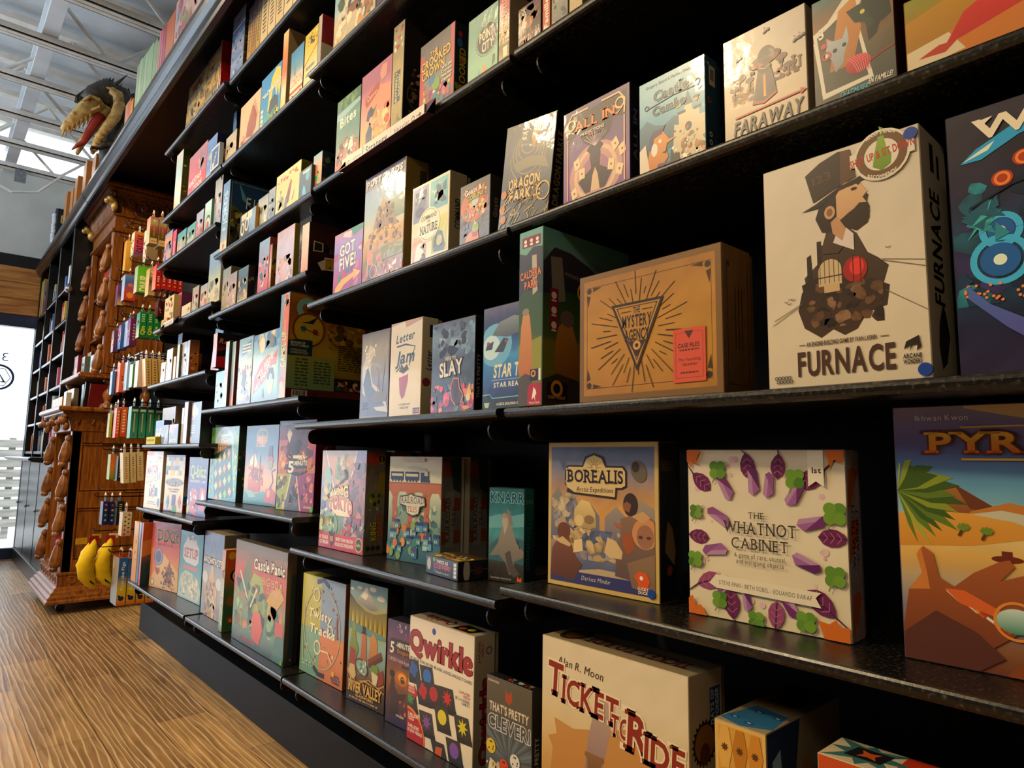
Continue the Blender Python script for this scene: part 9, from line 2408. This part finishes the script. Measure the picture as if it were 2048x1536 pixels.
g = 'boxes on the cabinet counter'
for k in range(3):
    small('tan card box with dark numerals at the counter front, ' + ('farthest from the room', 'in the middle', 'nearest the room')[k], .70, 5.97 - .155 * k, 1.3275, .15, .085, .05, lambda a: (a.bg(['#c29a5c', '#cfa868'], .05), a.tlines(.3, .3, .7, .7, 2, '#3a3a3a', 4)), '#b58a4a', lambda a: (a.bg(['#a87a40', '#b5874a']), a.rect(.3, .35, .7, .7, '#5a5f66')), g)
    small('small picture pack behind the tan card boxes, ' + ('far one', 'middle one', 'near one')[k], .765, 5.95 - .15 * k, 1.3275, .14, .15, .03, gen([['#5a6a7a', '#2a4a6a', '#8a6a4a'][k], '#c9b08a', '#d9cfae'], ['#8a4a3a', '#2a5a7a', '#d9a06a'], n=8, size=.2, seed=k), '#6a5a44', None, g)
small('white box with big red numerals on the cabinet counter', .705, 5.475, 1.3275, .10, .105, .03, lambda a: (a.bg(['#dcd0bc']), a.txt('77', .5, .5, .7, .5, '#c2402e', bold=0)), '#b5a894', None, g)
small('pale blue box leaning on the cabinet counter', .80, 5.44, 1.3275, .08, .17, .03, flat('#9ac0d6', '#b5d4e0'), '#5a7a8a', None, g)
small('black book with gold marks leaning on the cabinet counter', .80, 5.37, 1.3275, .035, .19, .12, flat('#1c1a18', '#2a2620'), '#181412', lambda a: (a.bg(['#141210', '#1c1814']), a.tlines(.2, .1, .8, .9, 5, '#b5903a')), g, 'book', 'book', lean=14)
small('dark red book leaning right of the black one on the counter', .82, 5.32, 1.3275, .035, .18, .13, flat('#5a1418', '#6a1a1c'), '#6a1216', flat('#6a1418', '#7a1a1e'), g, 'book', 'book', lean=16)
g = 'games in the hutch of the oak cabinet'
for k in range(3):
    small('bright red box on the top hutch shelf, ' + ('farthest', 'middle', 'nearest')[k] + ' of three', .93, 5.80 - .07 * k, 2.1985, .06, .19, .15, flat('#b5141a', '#c21c20'), '#9a1014', sidef=lambda a: (a.bg(['#a01014', '#b01418']), a.tlines(.2, .1, .8, .9, 6, '#d98a7a')), group=g)
small('patterned dark box on the top hutch shelf', .95, 5.585, 2.1985, .12, .15, .12, gen(['#2a2230', '#3a2a34'], ['#c9a08a', '#8a3a3a', '#d6cdb5'], n=14, size=.14), '#241c24', group=g)
small('grey blue box lying high in the hutch, nearest the room', .95, 5.44, 2.1985, .17, .22, .12, flat('#6a80a0', '#8aa0c0'), '#4a5a74', group=g)
small('crimson box on the middle hutch shelf', .93, 5.84, 1.8785, .16, .21, .05, lambda a: (a.bg(['#a8143a', '#b81a44']), a.poly([(.3, .2), (.5, .4), (.7, .2)], '#d9a04a')), '#8a1030', group=g)
small('peach and green box on the middle hutch shelf', .93, 5.62, 1.8785, .09, .17, .1, gen(['#d9a484', '#c9b08a'], ['#8aa08a', '#d0785a'], n=8, size=.2), '#a87a5a', group=g)
small('turquoise box on the middle hutch shelf', .93, 5.52, 1.8785, .09, .19, .1, flat('#2a9ab0', '#4ab0c2'), '#1c6a7a', group=g)
small('red box with cream letters at the hutch foot', .80, 5.86, 1.5665, .15, .17, .04, lambda a: (a.bg(['#9a1c30', '#a82238']), a.txt('CATAN', .5, .78, .6, .10, '#d9b48a', bold=0), a.ell(.5, .3, .2, .2, '#d9b48a')), '#6a1420', group=g)
small('dark red box behind the cream lettered one at the hutch foot', .87, 5.80, 1.5665, .15, .20, .03, flat('#7a1424', '#a89a6a'), '#5a101c', group=g)
small('grey green box at the hutch foot', .82, 5.68, 1.5665, .12, .15, .04, gen(['#8a9484', '#a8ac94'], ['#5a6a60', '#c9c4a8'], n=8, size=.2), '#5a6454', group=g)
small('pale blue white box at the hutch foot, nearest the room', .84, 5.46, 1.5665, .12, .14, .04, gen(['#7ab0d0', '#c9d6d6'], ['#e6e6e0', '#4a8ab0'], n=8, size=.2), '#4a6a80', group=g)
# lower compartments
t = thing('red_sack', 'tall red velvet sack in the lower cabinet', 'bag', (.83, 5.72, .2705))
B = MB(); B.smooth = True
B.lathe([(.06, 0), (.075, .02), (.078, .14), (.072, .27), (.052, .36), (.03, .385), (.045, .405), (.035, .41)], (0, 0, 0), 18); B.build('sack', M['velvet'], t)
B = MB(); B.tube([(.034 * math.cos(R(30 * k)), .034 * math.sin(R(30 * k)), .385) for k in range(13)], .004, 6); B.build('drawstring', M['gold'], t)
small('white board standing at the far side of the lower cabinet', .78, 5.92, .2705, .05, .40, .28, flat('#d6d2c4', '#dcd8cc'), '#b5b0a0', name='board', cat='board', m='matte')
small('orange box standing in the lower cabinet beside the red sack', .79, 5.60, .2705, .10, .36, .22, flat('#c9701e', '#d9822a'), '#a8561a', name='board_game_box')
small('cream topped box beside the orange one in the lower cabinet', .80, 5.48, .2705, .07, .24, .2, flat('#d6b68a', '#c99a5c'), '#b58a54')
t = thing('basket', 'dark woven basket with a purple cloth on the middle cabinet shelf', 'basket', (.86, 5.60, .7205))
B = MB(); B.lathe([(.07, 0), (.085, .02), (.105, .17), (.110, .175), (.100, .178), (.080, .03)], (0, 0, 0), 20); B.build('basket_body', M['basket'], t)
B = MB('#33204a'); B.smooth = True
B.ball((0, 0, .17), (.085, .085, .05), 16, 8, C('#2f1c46'), fn=lambda q: Vector((q.x, q.y, q.z * (1 + .3 * math.sin(5 * q.x) * math.cos(4 * q.y))))); B.build('cloth', M['matte'], t)

# ------------------------------------------------------------------ tall black bookcase
BX = .752
bc = thing('bookcase', 'tall black bookcase running to the glass door', 'bookcase', (BX, 6.06, 0))


def bpart(name, x0, x1, y0, y1, z0, z1, m=None):
    B = MB(); B.box(x0 - BX, x1 - BX, y0 - 6.06, y1 - 6.06, z0, z1, ch=.003)
    return B.build(name, m or M['case'], bc)


bpart('side_panel', BX, WX - .005, 6.06, 6.10, 0, 2.785)
POSTS = (6.76, 7.42, 8.045)
for y in POSTS:
    bpart('divider' if y < 8 else 'side_panel', BX, WX - .005, y, y + .03, 0, 2.785)
bpart('back_panel', WX - .02, WX - .005, 6.10, 8.04, 0, 2.785, M['panel'])
SZ = (1.01, 1.27, 1.53, 1.79, 2.06, 2.34)
for z in SZ:
    for y0, y1 in ((6.10, 6.76), (6.79, 7.42), (7.45, 8.045)):
        bpart('shelf_board', BX + .006, WX - .02, y0, y1, z, z + .022)
for y0, y1 in ((6.10, 6.76), (6.79, 7.42), (7.45, 8.045)):
    d_ = bpart('door', BX - .004, BX + .014, y0 + .004, y1 - .004, .12, .94)
    B = MB(); B.ball((BX - .018 - BX, y1 - .06 - 6.06, .55), .013, 10, 7); B.build('knob', M['metal'], d_)
B = MB()
B.prism([(.62 - BX, .955), (.60 - BX, .965), (.60 - BX, .978), (.612 - BX, .985), (.03, .985), (.03, .945)], 'y', .05, 1.98)
B.build('counter_ledge', M['case'], bc)
bpart('plinth', BX - .02, BX + .02, 6.10, 8.04, .0, .12)
rnd = random.Random(31)
PALS = [('cream', '#d6cba8'), ('white', '#dcdcd6'), ('red', '#b0281e'), ('tan', '#b5935a'), ('grey', '#8a8f94'), ('blue', '#3a6aa8'), ('pink', '#c25a7a'), ('orange', '#c9642a'), ('black', '#22222a'), ('yellow', '#c9b04a')]
cells = [(6.10, 6.76), (6.79, 7.42), (7.45, 8.04)]
for li, z in enumerate(SZ):
    for ci, (y0, y1) in enumerate(cells):
        yy = y1 - .02 - rnd.random() * .08
        n_ = rnd.randint(5, 8) if ci == 0 else rnd.randint(4, 6)
        used = {}
        pal = rnd.sample(PALS, 5)
        for k in range(n_):
            w_ = .028 + .045 * rnd.random()
            if yy - w_ < y0 + .05:
                break
            h_ = .13 + .085 * rnd.random()
            nm, cc = pal[k % 5]
            used[nm] = used.get(nm, 0) + 1
            rows_ = ('lowest', 'second', 'third', 'fourth', 'fifth', 'highest')
            lab = '%s%s book on the %s bookcase shelf, %s bay' % ('' if used[nm] == 1 else 'second ', nm, rows_[li], ('nearest', 'middle', 'farthest')[ci])
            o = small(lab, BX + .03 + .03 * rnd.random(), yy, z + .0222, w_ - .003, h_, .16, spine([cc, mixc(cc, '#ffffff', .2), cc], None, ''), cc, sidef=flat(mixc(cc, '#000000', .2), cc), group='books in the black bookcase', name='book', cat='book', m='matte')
            yy -= w_
small('tall yellow framed picture book at the top far end of the bookcase', BX + .01, 8.02, 2.3625, .20, .36, .03, lambda a: (a.bg(['#c9a05a', '#d9b46a', '#b5a84a', '#8aa03a'], .08), a.poly([(.3, 0), (.4, .5), (.6, .6), (.7, 0)], '#8a5a34'), a.ell(.4, .85, .35, .2, '#a8b53a')), '#a87a34', name='book', cat='book')
small('dark comic style book beside the yellow framed one', BX + .01, 7.78, 2.3625, .20, .28, .03, gen(['#3a3444', '#4a4454', '#5a5a70'], ['#a84a5a', '#8a8aa0', '#22202a'], n=16, size=.14), '#2a2632', name='book', cat='book')
t = thing('ornament', 'small silvery ball ornament hanging beside the bookcase', 'ornament', (.742, 6.02, 2.28))
B = MB(); B.smooth = True; B.ball((0, 0, 0), .030, 16, 10); B.build('ball', M['metal'], t)
B = MB(); B.tube([(0, 0, .028), (.004, .01, .20), (.008, .02, .505)], .0012, 5); B.build('string', M['wire'], t)

# ------------------------------------------------------------------ books and boxes standing on the ledge above the crown
LZ = 2.9785
TOPB = [(3.498, 2.965, 3.302, 'gen', 'big pale patchwork box above the crown, nearest the room'), (3.665, 3.505, 3.279, '#c9642a', 'orange book above the crown'), (3.722, 3.670, 3.281, '#b0405a', 'crimson book above the crown, beside the orange one'), (3.770, 3.727, 3.290, '#c2607a', 'rose book above the crown'), (3.806, 3.774, 3.300, '#c9748a', 'pale rose book above the crown'),
        (3.850, 3.810, 3.266, '#9aae84', 'sage book above the crown, after the rose ones'), (3.932, 3.855, 3.295, '#8aa578', 'dull green book above the crown'), (4.066, 3.938, 3.317, '#8fb087', 'broad pale green book above the crown'), (4.131, 4.070, 3.323, '#a0b892', 'light green book above the crown, third from the broad one'), (4.199, 4.135, 3.333, '#8aa880', 'green book above the crown, second before the dragon'), (4.264, 4.203, 3.347, '#a8bc94', 'tallest pale green book above the crown'), (4.330, 4.268, 3.339, '#94b08c', 'last green book before the dragon'),
        (4.440, 4.374, 3.163, '#c98a3a', 'amber book above the crown, under the dragon'), (4.51, 4.445, 3.194, '#c96a34', 'rust book above the crown, under the dragon'), (4.590, 4.515, 3.198, '#c98a6a', 'clay book above the crown, under the dragon')]
for i, (ya, yb, zt, c_, lab) in enumerate(TOPB):
    if c_ == 'gen':
        f_, s_ = gen(['#c9b0a0', '#d6b5b0', '#c9a8a8', '#d0a0a4'], ['#c2707a', '#a8b58a', '#d9c49a', '#8a94b0'], n=40, size=.08, y1=.97), '#a88a8a'
    else:
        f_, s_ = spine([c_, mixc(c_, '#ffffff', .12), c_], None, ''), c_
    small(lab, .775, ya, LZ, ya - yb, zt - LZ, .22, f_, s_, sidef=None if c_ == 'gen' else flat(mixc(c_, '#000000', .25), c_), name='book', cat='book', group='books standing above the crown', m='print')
for y, x0, x1, zt, lab in ((5.46, .765, .885, 3.19, 'big honey brown card box on the ledge, nearest the dragon'), (5.86, .765, .84, 3.275, 'honey brown card box second from the dragon'), (6.26, .765, .82, 3.28, 'honey brown card box third from the dragon'), (6.46, .765, .815, 3.235, 'honey brown card box fourth from the dragon'), (6.80, .765, .81, 3.31, 'honey brown card box farthest along the ledge')):
    small(lab, x0, y + .14, LZ, .14, zt - LZ, x1 - x0 + .06, lambda a: (a.bg(['#b5743a', '#c2813f'], .06), a.rect(0, 0, 1, .10, '#b5c2d0')), '#b8692a', sidef=lambda a: (a.bg(['#b86a24', '#c2762c', '#bf7028'], .08), a.tlines(.2, .94, .8, .96, 1, '#6a3a14')), group='honey brown boxes on the ledge', name='card_box', cat='box', m='print')

# black emblem banner with gold lettering blocks and white fur at the far end of the ledge
t = thing('emblem_banner', 'black board with a gold twenty sided emblem at the far end of the ledge', 'banner', (.775, 7.42, LZ))
B = MB('#15151a')
B.prism([(0, 0), (0, .30), (.04, .36), (.16, .40), (.22, .38), (.22, 0)], 'x', 0, .02, C('#17171c'))
B.prism([(-.005, 0), (.20, 0), (.20, .36), (.12, .39), (.02, .34)], 'y', -.001, .0, C('#17171c'))
fa = Face(B, (0, -.0015, 0), (1, 0, 0), (0, 0, 1), .20, .36)
fa.rect(0, 0, 1, .98, '#17171c')
pts6 = [(.42 + .34 * math.cos(R(90 + 60 * k)), .70 + .34 * math.sin(R(90 + 60 * k)) * .2 / .36) for k in range(7)]
fa.poly(pts6[:6], '#c2a04a'); fa.poly([(.42 + .27 * math.cos(R(90 + 60 * k)), .70 + .27 * math.sin(R(90 + 60 * k)) * .2 / .36) for k in range(6)], '#17171c')
fa.line([(.42, .86), (.22, .62), (.62, .62), (.42, .86)], .05, '#c2a04a'); fa.line([(.2, .78), (.22, .62), (.42, .53), (.62, .62), (.64, .78)], .03, '#c2a04a'); fa.ring(.42, .48, .28, .06, '#c2a04a', a0=200, a1=340)
for k in range(5):
    fa.rect(.42 + .11 * k, .0, .50 + .11 * k, .30 + .07 * k, '#c9b078', '#b59450')
B.build('emblem_board', M['matte'], t)
B = MB(); B.smooth = True
for k in range(9):
    B.ball((-.015, .06 + .012 * (k % 3), .04 + .032 * k), (.022, .03, .028), 10, 7)
B.build('fur_edge', M['fur'], t)

# ------------------------------------------------------------------ dragon bust on the ledge
DX, DY, DZ = .80, 5.06, 2.9785
dr = thing('dragon_statue', 'dark and gold dragon bust with open jaws and a red tongue, above the crown', 'statue', (DX, DY, DZ))


def dpart(name, B, m, parent=None):
    for i, q in enumerate(B.v):
        B.v[i] = (q[0] - DX, q[1], q[2] - DZ)
    return B.build(name, m, parent or dr)


B = MB(); B.smooth = True
B.tube([(.83, .03, 2.979), (.81, .03, 3.06), (.82, .02, 3.16), (.85, .01, 3.28), (.85, 0, 3.39), (.80, 0, 3.46), (.735, 0, 3.47), (.67, 0, 3.42), (.625, 0, 3.36)], [.10, .085, .08, .085, .09, .092, .088, .072, .05], 16)
body = dpart('neck', B, M['scale'])
B = MB(); B.smooth = True
B.tube([(.70, 0, 3.38), (.63, 0, 3.315), (.58, 0, 3.235), (.535, 0, 3.165), (.508, 0, 3.125)], [.066, .056, .042, .032, .016], 14)
B.ball((.565, -.028, 3.245), (.022, .016, .016), 10, 7); B.ball((.522, -.018, 3.175), (.014, .012, .012), 10, 7)
dpart('upper_jaw', B, M['bone'])
B = MB(); B.smooth = True
B.tube([(.745, 0, 3.36), (.70, 0, 3.25), (.655, 0, 3.155), (.62, 0, 3.07), (.60, 0, 2.985)], [.045, .036, .028, .022, .010], 12)
dpart('lower_jaw', B, M['bone'])
B = MB(); B.smooth = True
pts = [(.742, -.09, 3.455), (.785, -.095, 3.44), (.800, -.098, 3.37), (.782, -.098, 3.28), (.742, -.095, 3.19), (.700, -.09, 3.10), (.676, -.085, 3.01), (.672, -.08, 2.985)]
B.tube(pts, [.026, .034, .036, .034, .030, .025, .018, .010], 12)
for i in range(18):
    t_ = i / 17 * 6.2
    k = min(int(t_), 6); f_ = t_ - k
    q = Vector(pts[k]).lerp(Vector(pts[k + 1]), f_)
    B.ball((q.x + .004, q.y - .020, q.z), (.034 - .0008 * i, .014, .0075), 10, 6)
dpart('ribbed_throat', B, M['bone'])
B = MB(); B.smooth = True
B.tube([(.715, -.02, 3.29), (.675, -.03, 3.215), (.648, -.035, 3.13), (.625, -.035, 3.065), (.590, -.035, 3.03), (.566, -.035, 2.995)], [.030, .028, .024, .018, .012, .004], 10)
dpart('tongue', B, M['tongue'])
for k in range(7):
    for sy in (-1, 1):
        t_ = k / 6
        x, z = .515 + .135 * t_, 3.115 + .145 * t_
        B = MB(); B.tube([(x, sy * (.016 + .022 * t_), z + .008), (x - .002, sy * (.018 + .022 * t_), z - .018), (x - .006, sy * (.018 + .020 * t_), z - .038 - .012 * (k % 2))], [.0075, .005, .001], 7); dpart('tooth', B, M['bone'])
for k in range(11):
    t_ = k / 10
    x, z = .575 + .19 * t_, 3.36 + .19 * math.sin(t_ * 1.45)
    B = MB(); B.tube([(x, 0, z - .02), (x - .004, 0, z + .02), (x + .006, 0, z + .048)], [.018, .010, .001], 7); dpart('spike', B, M['scale'])
for sy in (-1, 1):
    B = MB(); B.smooth = True; B.tube([(.745, sy * .06, 3.48), (.79, sy * .07, 3.54), (.835, sy * .075, 3.61)], [.016, .011, .002], 9); dpart('horn', B, M['scale'])
    B = MB(); B.ball((.640, sy * .045, 3.352), .013, 10, 7); dpart('eye', B, M['tongue'])
    B = MB(); B.smooth = True; B.tube([(.60, sy * .045, 3.345), (.64, sy * .058, 3.385), (.69, sy * .066, 3.375), (.69, sy * .07, 3.32), (.65, sy * .062, 3.29)], [.008, .014, .013, .011, .006], 8); dpart('brow_ridge', B, M['bone'])
B = MB()
fan = [(.80, 3.50), (.825, 3.56), (.845, 3.525), (.865, 3.565), (.88, 3.525), (.905, 3.545), (.905, 3.49), (.925, 3.46), (.905, 3.41), (.915, 3.36), (.89, 3.33), (.885, 3.27), (.84, 3.24)]
B.prism(fan, 'y', .012, .022)
dpart('neck_frill', B, M['scale'])
B = MB(); B.smooth = True
B.tube([(.80, -.07, 3.10), (.73, -.10, 3.06), (.70, -.11, 3.02)], [.03, .024, .016], 9)
for k in range(3):
    B.tube([(.70, -.10 - .012 * k, 3.02), (.672 - .006 * k, -.10 - .014 * k, 3.015), (.664 - .006 * k, -.10 - .014 * k, 2.99)], [.009, .007, .002], 7)
dpart('foreleg', B, M['scale'])
